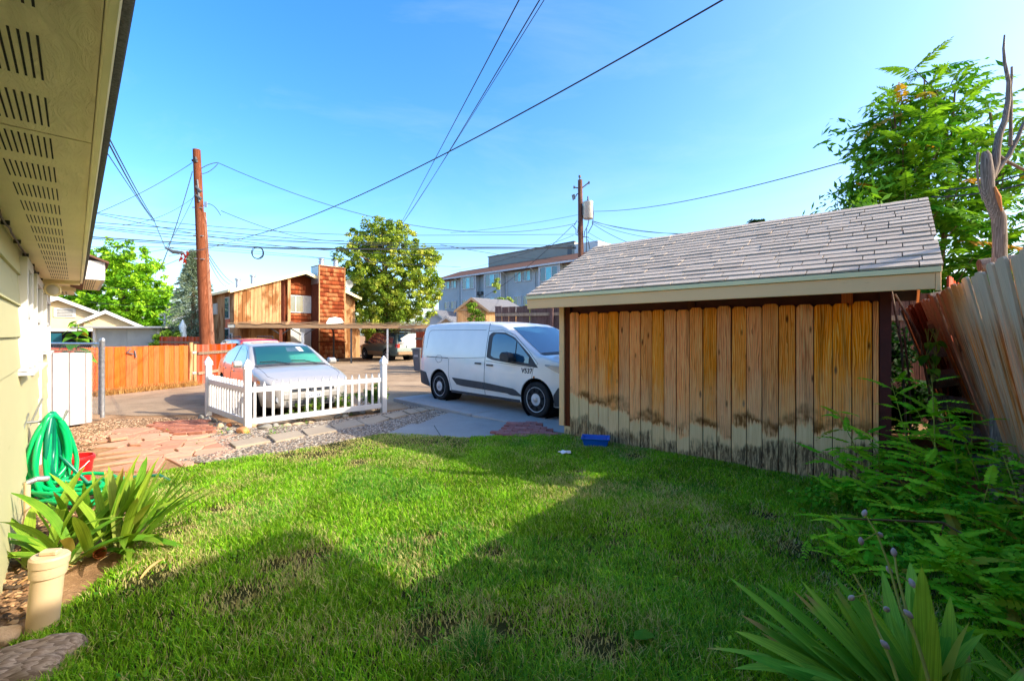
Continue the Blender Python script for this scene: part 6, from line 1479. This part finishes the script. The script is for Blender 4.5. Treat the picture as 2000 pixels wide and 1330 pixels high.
trunk_limbs(bt, 2.5, 8, .35, [cl[i] for i in range(0, 200, 14)])
leaf_cloud('crown', bt, cl, 50, .48, .15, [srgb(58, 114, 20), srgb(104, 160, 28), srgb(150, 198, 38), srgb(184, 222, 60)])
# spruce
spx = 378; Ysp = 29
st_ = thing('blue_spruce', 'blue grey spruce standing directly behind the tall utility pole', 'tree', (at(spx, 654, Ysp).x, Ysp, -.1))
MB().tube([(0, 0, 0), (0, 0, 6.9)], [.22, .03], 8).build('trunk', 'bark', st_, smooth=50)
V = []; T = []; ncl = 0
for i in range(230):
    z = .5 + 6.6 * (i / 230) ** .9; rad = (7.3 - z) * .36 + .12; a = i * 2.399 + rnd.uniform(-.3, .3); L_ = rad * rnd.uniform(.7, 1.15)
    if i % 6 == 0: MB().tube([(0, 0, z), (math.cos(a) * L_ * .9, math.sin(a) * L_ * .9, z - L_ * .18)], [.03, .008], 4).build('branch', 'bark', st_)
    for k in range(130):
        t = rnd.random() ** .6; w = .22 * (1 - t * .5); x = L_ * t; off = rnd.gauss(0, w * .6)
        V.append((math.cos(a) * x - math.sin(a) * off, math.sin(a) * x + math.cos(a) * off, z - x * .22 + .06 * math.sin(t * 5) + rnd.gauss(0, .05))); T.append((rnd.random(), t))
V = np.array(V); n = len(V); d = V.copy(); d[:, 2] = 0; d /= (np.linalg.norm(d, axis=1)[:, None] + 1e-6); d = d + rng.normal(0, .45, (n, 3)); d[:, 2] -= .1; d *= .11
q = np.cross(d, rng.normal(0, 1, (n, 3))); q /= np.linalg.norm(q, axis=1)[:, None]; q *= .02
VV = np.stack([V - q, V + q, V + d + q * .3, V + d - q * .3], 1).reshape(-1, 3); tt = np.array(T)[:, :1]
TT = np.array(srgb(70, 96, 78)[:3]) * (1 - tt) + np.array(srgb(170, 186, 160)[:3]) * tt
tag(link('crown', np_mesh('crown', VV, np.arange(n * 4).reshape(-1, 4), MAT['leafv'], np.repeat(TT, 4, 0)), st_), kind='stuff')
# shrubs and small plants in the middle distance
def bush(name, label, loc, blobs, n, per, cs, leaf, cols, stem=.03, cat='shrub'):
    t = thing(name, label, cat, loc); cl = blob_clumps(blobs, n)
    for i in range(5): c_ = cl[i]; MB().tube([(0, 0, -.05), (c_[0] * .5, c_[1] * .5, c_[2] * .6), tuple(c_)], [stem, stem * .7, stem * .2], 5).build('stem', 'twig', t)
    leaf_cloud('foliage', t, cl, per, cs, leaf, cols); return t
GR = [srgb(60, 92, 26), srgb(100, 136, 36), srgb(150, 176, 60)]
bush('shrub', 'light green bush in front of the orange garden shed', (at(930, 654, 17.5).x, 17.5, -.1), [(0, 0, 2.2, .45, .4, .5), (.2, 0, 1.6, .5, .4, .6), (-.15, 0, 2.6, .25, .2, .35)], 60, 40, .14, .05, GR)
bush('sapling', 'feathery yellow green sapling in front of the apartment block', (at(985, 654, 22).x, 22, -.1), [(-.35, 0, 3.6, .2, .2, .8), (.1, 0, 3.0, .5, .3, .5), (.7, 0, 2.7, .7, .3, .4), (-.5, 0, 4.2, .1, .1, .5), (1.3, 0, 2.6, .4, .3, .3)], 90, 40, .16, .06, [srgb(110, 140, 60), srgb(160, 180, 90), srgb(190, 200, 120)])
bush('distant_tree_top', 'dark tree top peeking over the middle of the shed ridge', (at(1476, 654, 30).x, 30, -.1), [(0, 0, 9.2, .5, .5, .35), (.3, 0, 8.5, .8, .8, .7)], 40, 60, .25, .10, [srgb(20, 50, 18), srgb(50, 84, 30)], .1, 'tree')
bush('low_shrub', 'low green shrub behind the right half of the picket fence', (-3.35, 8.95, -.1), [(0, 0, .28, .35, .3, .22), (.5, .45, .3, .3, .3, .24)], 40, 45, .09, .022, GR, .008)
bush('low_shrub', 'brighter low shrub between number plate and right picket post', (-2.85, 9.3, -.1), [(0, 0, .34, .25, .2, .24)], 22, 45, .09, .024, GR, .008)
bush('low_shrub', 'small shrub at the bumper behind the middle pickets', (-3.95, 8.2, -.1), [(0, 0, .18, .3, .2, .16), (.2, .25, .25, .2, .2, .2)], 24, 40, .08, .02, GR, .008)
bush('vine_bush', 'leafy bush at the foot of the spruce beside the utility poles', (at(335, 654, 27).x, 27, -.1), [(0, 0, 1.0, 1.1, .6, 1.0)], 70, 50, .25, .10, GR, .03)
bush('back_thicket', 'dark leafy thicket below the tree of heaven behind the leaning fence', (8.2, 8.6, -.1), [(0, 0, 1.6, 2.2, .9, 1.0), (1.6, 0, 2.4, 1.4, 1, .8), (-1.6, .3, 2.0, 1.2, .8, .6), (2.8, -.6, 2.0, 1.2, 1, 1)], 230, 46, .34, .085, [srgb(34, 90, 18), srgb(70, 130, 30), srgb(130, 176, 50)], .05)
# sunflower
sf = thing('sunflower', 'tall broad leaved sunflower plant behind the chain link fence', 'plant', (at(143, 654, 10.4).x, 10.4, -.1))
MB().tube([(0, 0, 0), (.05, 0, 1.0), (.12, 0, 1.85)], [.02, .018, .01], 7).build('stem', 'stem_green', sf)
def broadleaf(L_, w):
    vs = [(0, 0, 0)]; n = 6
    for i in range(1, n + 1):
        t = i / n; ww = w * math.sin(math.pi * min(1, t * .92 + .12)) * (1 - t * .25); z = .12 * L_ * math.sin(t * 2.2) - .35 * L_ * t * t
        vs += [(t * L_, -ww, z + .03 * L_), (t * L_, 0, z), (t * L_, ww, z + .03 * L_)]
    fs = [(0, 1, 2), (0, 2, 3)] + [q for i in range(n - 1) for q in ((1 + 3 * i, 4 + 3 * i, 5 + 3 * i, 2 + 3 * i), (2 + 3 * i, 5 + 3 * i, 6 + 3 * i, 3 + 3 * i))]
    return vs, fs
vs, fs = broadleaf(.3, .11); bl = MB().add(vs, fs).mesh('leaf', MAT['frond_heaven'], 60)
for i in range(26):
    z = 1.0 + i * .037; a = i * 2.4; link('leaf', bl, sf, (.02 + z * .05, 0, z), (0, rnd.uniform(-.1, .5), a), (1.7 - i * .035,) * 3)

# compound leaves
def frond(name, mat, L_, pairs, ll, lw, droop, seed, pet=.15, up=0.):
    r_ = random.Random(seed); mb = MB(); pts = []
    for i in range(9): t = i / 8; pts.append((L_ * t, .03 * L_ * math.sin(t * 3 + seed), up * L_ * t - droop * L_ * t * t))
    mb.tube(pts, [.006 * L_ * (1 - .7 * i / 8) + .0006 for i in range(9)], 3, False)
    def at_(t): i = min(7, int(t * 8)); u = t * 8 - i; return Vector(pts[i]).lerp(Vector(pts[i + 1]), u)
    for k in range(pairs + 1):
        t = pet + (1 - pet) * k / pairs; p = at_(t); sz = math.sin(math.pi * (.22 + .62 * t)) * r_.uniform(.85, 1.1)
        for sg in ((1, -1) if k < pairs else (0,)):
            a = R(62 - 24 * t) * sg + r_.uniform(-.12, .12); d = Vector((math.cos(a), math.sin(a), -.25 + r_.uniform(-.15, .1))).normalized(); q = Vector((-math.sin(a), math.cos(a), r_.uniform(-.25, .25))).normalized()
            l, w = ll * sz, lw * sz
            v = [p, p + d * l * .3 + q * w, p + d * l * .3 - q * w, p + d * l * .65 + q * w * .8 + Vector((0, 0, -.06 * l)), p + d * l * .65 - q * w * .8 + Vector((0, 0, -.06 * l)), p + d * l + Vector((0, 0, -.2 * l)), p + d * l * .5 + Vector((0, 0, -.07 * l))]
            mb.add(v, [(0, 2, 6), (0, 6, 1), (1, 6, 3), (2, 4, 6), (3, 6, 5), (6, 4, 5)])
    return mb.mesh(name, MAT[mat], 80)
hv = [frond('frond', 'frond_heaven', .78, 11, .175, .034, .30 + .08 * k, k, up=.12) for k in range(4)]
toh = thing('tree_of_heaven', 'bright green tree of heaven with long feathery leaves behind the leaning fence', 'tree', (8.0, 8.3, -.1))
O_ = Vector(toh.location)
TP = [(1785, 135, 8.6), (1865, 150, 8.4), (1815, 175, 8.2), (1745, 195, 8.3), (1700, 235, 8.4), (1800, 225, 7.8), (1870, 215, 8.0), (1930, 205, 8.2), (1660, 285, 8.4), (1750, 275, 7.9), (1840, 280, 7.6), (1910, 270, 7.8), (1975, 265, 8.0),
      (1690, 330, 8.2), (1790, 325, 7.8), (1880, 335, 7.5), (1960, 345, 7.8), (1680, 375, 8.0), (1760, 370, 7.6), (1850, 385, 7.4), (1930, 400, 7.7), (2005, 330, 7.8), (1990, 420, 7.6), (1700, 395, 7.9), (1870, 440, 7.5), (1950, 470, 7.6), (1850, 490, 7.6), (2030, 240, 8), (2030, 470, 7.6), (1900, 505, 7.6), (1980, 520, 7.5)]
stems = [[(7.75, 8.6, -.1), at(1812, 330, 8.6), at(1805, 150, 8.6)], [(7.4, 7.9, -.1), at(1850, 400, 8.0), at(1866, 165, 8.3)], [(8.9, 8.4, -.1), at(1945, 330, 8.2), at(1935, 220, 8.2)], [(7.2, 8.2, -.1), at(1765, 420, 8.2), at(1745, 210, 8.3)]]
for s_ in stems: MB().tube([Vector(p) - O_ for p in s_], [.055, .035, .012], 7).build('stem', 'bark', toh, smooth=50)
nfr = 0
TP = [((px + (1775 - px) * .55) if px < 1775 else px, py, Y) for px, py, Y in TP]
for i, (px, py, Y) in enumerate(TP):
    tip = at(px, py, Y) - O_; s_ = min(stems, key=lambda q: abs((q[1] - O_ - tip).x if isinstance(q[1], Vector) else 9))
    zb = max(1.5, tip.z - 1.1); a = Vector(s_[1]) - O_; b = Vector(s_[2]) - O_; t = max(0, min(1, (zb - a.z) / (b.z - a.z))); base = a.lerp(b, t) if zb > a.z else (Vector(s_[0]) - O_).lerp(a, max(0, zb / a.z))
    MB().tube([base, base.lerp(tip, .55) + Vector((0, 0, .05)), tip], [.018, .013, .007], 5, False).build('branch', 'bark', toh)
    m_ = 9
    for k in range(m_):
        an = k * 2.399 + i; pz_ = tip + Vector((0, 0, -.035 * k)); tilt = -.85 + .13 * k + rnd.uniform(-.12, .12)
        sc_ = (.66 + .07 * k) * rnd.uniform(.85, 1.1)
        link('frond', hv[rnd.randrange(4)], toh, pz_, (rnd.uniform(-.2, .2), tilt, an), (sc_,) * 3); nfr += 1
inner = np.array([[(at(px, py, Y) - O_).x + rng.normal(0, .35), (Y + .5) - O_.y + rng.normal(0, .4), (at(px, py, Y) - O_).z - .45 + rng.normal(0, .3)] for px, py, Y in TP for _ in range(6)])
leaf_cloud('inner_leaves', toh, inner, 42, .45, .095, [srgb(30, 86, 16), srgb(74, 134, 28), srgb(136, 184, 50)], asp=.3)

# dead snag
sb = at(1951, 560, 3.75); sb.z = 0
sg_ = thing('dead_snag', 'bare dead tree trunk with twisted upright branches behind the leaning fence', 'tree', sb)
sp2 = lambda l, Y=3.75: [at(x, y, Y) - sb for x, y in l]
MB().tube([(0, 0, 0)] + sp2([(1951, 533), (1953, 472), (1951, 426), (1937, 395), (1930, 368), (1928, 338), (1926, 305), (1924, 296)]), [.06, .05, .046, .048, .044, .042, .044, .034, .02], 12).build('trunk', 'snag', sg_, smooth=60)
for l, r0, r1 in (([(1932, 352), (1944, 320), (1946, 295), (1951, 265), (1962, 238), (1969, 196), (1970, 161), (1962, 123), (1960, 95), (1962, 69)], .034, .006), ([(1973, 285), (1974, 260), (1974, 234), (1975, 200), (1974, 173), (1976, 150), (1976, 131)], .014, .008), ([(1934, 352), (1946, 334), (1957, 320), (1970, 305), (1976, 292), (1987, 272), (1999, 242), (2015, 215)], .026, .01),
                  ([(1946, 303), (1960, 312), (1975, 320), (2000, 332), (2030, 345)], .018, .009), ([(1910, 298), (1908, 330), (1912, 365), (1920, 392)], .010, .006), ([(1975, 290), (1990, 262), (2010, 235)], .01, .006)):
    n = len(l); MB().tube(sp2(l), [r0 + (r1 - r0) * i / (n - 1) for i in range(n)], 7).build('branch', 'snag', sg_, smooth=60)
MB().tube(sp2([(1943, 365), (1950, 385), (1956, 412)], 3.70), [.006, .018, .006], 6).build('bark_scar', 'rock_orange', sg_, smooth=60)

# ------------------------------------------------------------------ GARDEN PLANTS
lo = [frond('frond', 'frond_locust', .24, 8, .044, .0155, .25 + .1 * k, k + 20, .2) for k in range(4)]
def locust(label, base, stems, nf, scl=1.0):
    t = thing('locust_shrub', label, 'shrub', base); B = Vector(base)
    for i, (tip, r0) in enumerate(stems):
        tip = Vector(tip) - B; foot = Vector((rnd.uniform(-.35, .35), rnd.uniform(-.25, .25), 0)); foot.x = foot.x * .5 + tip.x * .45; foot.y = foot.y * .5 + tip.y * .5
        mid = foot.lerp(tip, .5) + Vector((0, 0, .10)); pts = []
        for j in range(9): u = j / 8; pts.append((foot * (1 - u) ** 2 + mid * 2 * u * (1 - u) + tip * u * u))
        MB().tube(pts, [r0 * (1 - .75 * j / 8) for j in range(9)], 5, False).build('stem', 'stem_green', t, smooth=60)
        n = nf + rnd.randrange(3)
        for k in range(n):
            u = .32 + .68 * (k + .5) / n; j = min(7, int(u * 8)); p = pts[j].lerp(pts[j + 1], u * 8 - j)
            s = scl * 1.2 * (1.15 - .40 * u) * rnd.uniform(.8, 1.15)
            link('frond', lo[rnd.randrange(4)], t, p, (rnd.uniform(-.35, .35), rnd.uniform(-.85, -.1), k * 2.2 + rnd.uniform(-.5, .5) + i), (s,) * 3)
    return t
def A3(px, py, Y): return tuple(at(px, py, Y))
locust('tall thorny shrub with feathery leaves against the right end of the shed', (3.35, 3.75, 0), [(A3(1632, 800, 3.9), .007), (A3(1690, 845, 3.9), .007), (A3(1600, 880, 3.8), .006), (A3(1655, 900, 3.7), .006), (A3(1715, 880, 3.8), .007), (A3(1740, 745, 3.9), .008), (A3(1770, 850, 3.7), .007), (A3(1620, 960, 3.6), .006), (A3(1690, 950, 3.5), .006)], 10)
locust('tallest bright green shrub in front of the dark gap beside the shed', (3.5, 3.3, 0), [(A3(1820, 738, 3.5), .009), (A3(1850, 790, 3.4), .008), (A3(1790, 800, 3.5), .008), (A3(1880, 850, 3.3), .008), (A3(1800, 900, 3.3), .007), (A3(1840, 920, 3.2), .007), (A3(1750, 930, 3.3), .007), (A3(1900, 800, 3.4), .007), (A3(1730, 990, 3.1), .006)], 10)
locust('shrub arching over the base of the leaning fence at the right edge', (3.2, 2.7, 0), [(A3(1960, 890, 3.0), .009), (A3(2000, 940, 2.9), .008), (A3(1930, 950, 2.9), .008), (A3(1975, 1010, 2.7), .008), (A3(1890, 1000, 2.8), .007), (A3(1850, 1040, 2.7), .007), (A3(2010, 1060, 2.6), .007), (A3(1940, 1080, 2.5), .007)], 9)
locust('low leafy shrub at the lower right edge behind the iris', (2.6, 2.2, 0), [(A3(1900, 1120, 2.3), .007), (A3(1960, 1150, 2.2), .007), (A3(2010, 1180, 2.1), .007), (A3(1840, 1090, 2.4), .006), (A3(1980, 1250, 2.0), .006), (A3(1890, 1200, 2.1), .006), (A3(1800, 1060, 2.6), .006)], 8)
locust('low dark locust growth spreading onto the lawn from the right', (2.5, 2.9, 0), [(A3(1600, 1010, 3.2), .005), (A3(1640, 1040, 3.0), .005), (A3(1680, 1010, 3.1), .005), (A3(1720, 1050, 2.9), .005), (A3(1620, 1090, 2.8), .005), (A3(1690, 1120, 2.6), .005), (A3(1760, 1120, 2.5), .005), (A3(1570, 1055, 3.0), .004)], 7, .8)
ug = blob_clumps([(2.9, 3.3, .15, .55, .6, .16), (3.3, 2.8, .25, .5, .5, .25), (2.6, 2.6, .12, .5, .5, .14), (3.0, 2.2, .2, .5, .4, .2), (3.6, 3.3, .35, .4, .5, .35), (2.75, 3.75, .15, .45, .35, .15), (3.3, 1.9, .3, .5, .4, .25)], 260)
leaf_cloud('undergrowth', None, ug, 26, .12, .022, [srgb(50, 130, 24), srgb(96, 172, 36), srgb(160, 206, 50)])
tw = thing('dead_branch', 'brown dead branch lying through the shrubs behind the iris', 'branch', at(1840, 1010, 2.8))
B_ = Vector(tw.location)
MB().tube([at(x, y, Y) - B_ for x, y, Y in ((1640, 1012, 3.0), (1740, 1016, 2.9), (1840, 1020, 2.8), (1885, 1045, 2.7), (1912, 1080, 2.6))], [.004, .007, .008, .006, .003], 6).build('limb', 'twig', tw, smooth=60)
MB().tube([at(x, y, Y) - B_ for x, y, Y in ((1845, 1020, 2.8), (1825, 1080, 2.75), (1800, 1150, 2.7))], [.006, .005, .003], 5).build('limb', 'twig', tw)
# vines on the leaning fence
vn = thing('hanging_vine', 'thin green vine hanging down the face of the leaning fence', 'vine', at(1822, 640, 4.3)); B_ = Vector(vn.location)
for i in range(7):
    x0 = 1822 + rnd.uniform(-6, 6); pts = [at(x0 + rnd.uniform(-10, 10) - (0 if j else 0), 642 + j * 26, 4.3) - B_ for j in range(5)]
    MB().tube(pts, .0035, 4).build('tendril', 'stem_green', vn)
    for j in range(3): link('leaf', bl, vn, pts[j + 1], (rnd.uniform(-1, 1), rnd.uniform(.4, 1.4), rnd.uniform(0, 6)), (rnd.uniform(.22, .45),) * 3)

# iris clumps
def iris_leaf(name, bend, twist, mat, wmax=.028, tipk=.6, n=10):
    """unit-length sword leaf growing along +z, bending towards +x"""
    mb = MB(); vs = []
    for i in range(n + 1):
        t = i / n; x = bend * t ** 2.2; z = t * (1 - .35 * abs(bend) * t * t); w = wmax * (.55 + 1.1 * t * (1 - t) * 1.6) * (1 if t < tipk else math.sqrt(max(0, 1 - ((t - tipk) / (1 - tipk)) ** 2)) + .02)
        a = twist * t; cx, sx_ = math.cos(a), math.sin(a)
        vs += [(x - sx_ * w, -cx * w, z), (x + .25 * w, 0, z), (x + sx_ * w, cx * w, z)]
    return mb.add(vs, [q for i in range(n) for q in ((3 * i, 3 * i + 1, 3 * i + 4, 3 * i + 3), (3 * i + 1, 3 * i + 2, 3 * i + 5, 3 * i + 4))]).mesh(name, MAT[mat], 80)
def iris(label, base, leaves, mat, wmax=.030, spread=.1):
    t = thing('iris_plant', label, 'iris', base)
    ms = [iris_leaf('leaf', b, tw_, mat, wmax) for b, tw_ in ((.05, .1), (.15, .3), (.3, -.2), (.5, .4), (.8, -.3))]
    for (az, tilt, L_, mi) in leaves:
        link('leaf', ms[mi], t, (rnd.uniform(-spread, spread), rnd.uniform(-spread, spread) * .7, -.01), (0, tilt, az), (L_ * rnd.uniform(.9, 1.15), L_ * rnd.uniform(.9, 1.2), L_))
    return t
pb = U(232, 1068)
lv = []
for i in range(46):
    az = rnd.uniform(-.9, 1.1) if i < 34 else rnd.uniform(1.2, 3.6); tl = rnd.uniform(.12, 1.2) if i < 34 else rnd.uniform(.05, .5); lv.append((az, tl, rnd.uniform(.48, .74), rnd.choice((0, 0, 1, 1, 2))))
iris('big fan of pale green iris leaves beside the green hose', tuple(pb), lv, 'iris', .040)
pb = U(120, 1095)
lv = [(rnd.uniform(0, 6.28), rnd.uniform(.1, 1.0), rnd.uniform(.42, .72), rnd.choice((1, 2, 3, 3, 4))) for i in range(30)]
iris('yellowing floppy iris clump against the olive wall by the cream pipe', tuple(pb), lv, 'iris', .046, .14)
pb = U(165, 1050)
iris('small iris tuft between wall clump and big fan', tuple(pb), [(rnd.uniform(0, 6.28), rnd.uniform(.1, .8), rnd.uniform(.35, .55), rnd.choice((0, 1, 2, 3))) for i in range(16)], 'iris', .045)
for (px, py) in ((150, 1110), (250, 1120), (300, 1085), (195, 1100), (60, 1110), (330, 1095)):
    o = link('dry_iris_leaf', iris_leaf('dry_iris_leaf', .6, 1.2, 'dry_leaf', .03)); o.location = U(px, py) + Vector((0, 0, .02)); o.rotation_euler = (rnd.uniform(-.2, .2), rnd.uniform(1.0, 1.5), rnd.uniform(-3, 3)); o.scale = (.3, .3, .3)
    tag(o, {150: 'withered tan leaf hanging by the cream pipe', 250: 'curled dry leaf under the big iris fan', 300: 'dry strap leaf on the grass edge', 195: 'brown dry leaf beside the clay pot', 60: 'dead leaf against the olive wall foot', 330: 'rust coloured dry leaf furthest out on the lawn'}[px], 'leaf', 'withered iris leaves')
# right foreground iris
def toward(base, px, py, Y, mi, ms, t, k=1.0):
    """leaf whose tip reaches a point of the garden"""
    T_ = at(px, py, Y) - Vector(base); h = math.hypot(T_.x, T_.y); b = (.05, .15, .3, .5, .8)[mi]; az = math.atan2(T_.y, T_.x)
    L_ = T_.length * 1.02; tilt = math.atan2(h, T_.z) - math.atan2(b, 1 - .35 * b)
    off = Vector((rnd.uniform(-.05, .05), rnd.uniform(-.05, .05), 0)); link('leaf', ms[mi], t, off, (0, tilt, az), (L_ * k, L_ * k * rnd.uniform(.85, 1.2), L_))
base = (1.55, 1.62, -.02)
ir = thing('iris_plant', 'large clump of long dark green iris leaves in the lower right foreground', 'iris', base)
ms = [iris_leaf('leaf', b, tw_, 'iris_dark', .050, .45, 14) for b, tw_ in ((.05, .15), (.15, .35), (.3, -.25), (.5, .4), (.8, -.3))]
for (px, py, Y, mi) in ((1425, 1120, 1.9, 0), (1462, 1120, 1.95, 1), (1520, 1140, 1.9, 0), (1558, 1135, 2.0, 0), (1597, 1093, 1.75, 2), (1600, 1115, 2.0, 1), (1612, 1145, 1.9, 0), (1640, 1160, 1.9, 0), (1440, 1240, 1.75, 1), (1408, 1290, 1.8, 3), (1432, 1270, 1.7, 1), (1480, 1245, 1.8, 0), (1500, 1280, 1.7, 2), (1380, 1275, 1.9, 2), (1660, 1150, 2.0, 0), (1690, 1175, 2.0, 1),
                        (1720, 1190, 1.9, 0), (1760, 1180, 1.9, 0), (1785, 1150, 1.8, 1), (1811, 1120, 1.55, 0), (1830, 1150, 1.7, 1), (1870, 1180, 1.7, 2), (1900, 1200, 1.6, 1), (1940, 1220, 1.6, 2), (1580, 1180, 1.9, 2), (1540, 1200, 1.9, 1), (1620, 1200, 1.9, 0), (1690, 1230, 1.8, 2), (1750, 1230, 1.9, 1), (1960, 1290, 1.5, 3), (1850, 1250, 1.7, 1), (1560, 1240, 1.8, 2), (1650, 1240, 1.85, 1), (1780, 1090, 2.1, 1), (1740, 1120, 2.1, 0)):
    toward(base, px, py, Y, mi, ms, ir)
    if py < 1230: toward(base, px + rnd.uniform(-45, 45), py + rnd.uniform(20, 90), Y, rnd.choice((0, 1, 2)), ms, ir)
for (pts, heads) in (([(1840, 1420, 1.5), (1790, 1250, 1.62), (1760, 1190, 1.7), (1735, 1100, 1.8), (1712, 1040, 1.85), (1690, 1005, 1.9)], [(1688, 1003, 1.9), (1720, 1045, 1.85), (1682, 1058, 1.8), (1738, 1115, 1.8)]),
                     ([(1850, 1450, 1.4), (1800, 1280, 1.5), (1770, 1190, 1.6), (1752, 1120, 1.65), (1747, 1085, 1.7)], [(1746, 1080, 1.7), (1782, 1140, 1.62), (1776, 1200, 1.55)]),
                     ([(1790, 1440, 1.4), (1740, 1290, 1.55), (1710, 1220, 1.6), (1690, 1160, 1.65), (1666, 1120, 1.7)], [(1732, 1190, 1.6), (1662, 1168, 1.7), (1730, 1260, 1.5)])):
    q = [at(*p) - Vector(base) for p in pts]; st_o = MB().tube(q, [.006 - .0007 * i for i in range(len(q))], 6).build('flower_stalk', 'stem_green', ir, smooth=60)
    for h in heads:
        p = at(*h) - Vector(base); near_ = min(q, key=lambda w: (w - p).length)
        MB().tube([near_, near_.lerp(p, .6), p], .0022, 4).build('pedicel', 'stem_green', st_o)
        hb = MB().lathe([(.002, -.014), (.008, -.006), (.0105, .004), (.007, .014), (.002, .020)], 8).build('withered_bloom', 'bloom_dry', st_o, smooth=60, loc=p); hb.rotation_euler = (rnd.uniform(-.8, .8), rnd.uniform(-.8, .8), 0)
ir2 = thing('iris_plant', 'dark iris leaves crowding the bottom right corner', 'iris', (2.0, 1.55, -.02))
for (px, py, Y, mi) in ((1830, 1230, 1.75, 0), (1880, 1250, 1.7, 1), (1920, 1260, 1.7, 1), (1960, 1240, 1.7, 2), (1995, 1260, 1.6, 1), (1850, 1190, 1.9, 1), (1790, 1270, 1.8, 2), (2030, 1280, 1.6, 2), (1900, 1300, 1.6, 3), (1940, 1310, 1.55, 1)):
    toward((2.0, 1.55, -.02), px, py, Y, mi, ms, ir2)
tg = thing('dry_tufts', None, None); bpy.data.objects.remove(tg)
# dry grass along the orange fence
n = 5000; t = rng.random(n); X = -11.15 + .9 * t + rng.normal(.12, .12, n); Y = 11.4 + 2.65 * t + rng.normal(-.02, .1, n); h = rng.uniform(.04, .22, n); a = rng.uniform(0, 6.28, n)
V = np.stack([np.stack([X - .006 * np.cos(a), Y - .006 * np.sin(a), np.full(n, -.1)], 1), np.stack([X + .006 * np.cos(a), Y + .006 * np.sin(a), np.full(n, -.1)], 1), np.stack([X + rng.normal(0, .05, n), Y + rng.normal(0, .05, n), -.1 + h], 1)], 1)
tt = rng.random((n, 1)); T = np.array(srgb(150, 100, 50)[:3]) * (1 - tt) + np.array(srgb(214, 176, 110)[:3]) * tt
tag(link('dry_grass', np_mesh('dry_grass', V.reshape(-1, 3), np.arange(n * 3).reshape(-1, 3), MAT['grassv'], np.repeat(T, 3, 0))), kind='stuff')
bush('gap_shade_bush', 'added dark thicket standing in for shade in the narrow gap behind the shed', (5.9, 7.0, -.05), [(0, 0, .3, 1.1, .7, .4), (0, 0, .5, .7, .5, .5), (.3, .1, 1.2, .6, .4, .5), (-.5, .4, .9, .5, .4, .6)], 150, 40, .2, .05, [srgb(20, 50, 18), srgb(40, 80, 26)], .02)  # bush added to cover sunlit ground; its dark leaves stand for shade
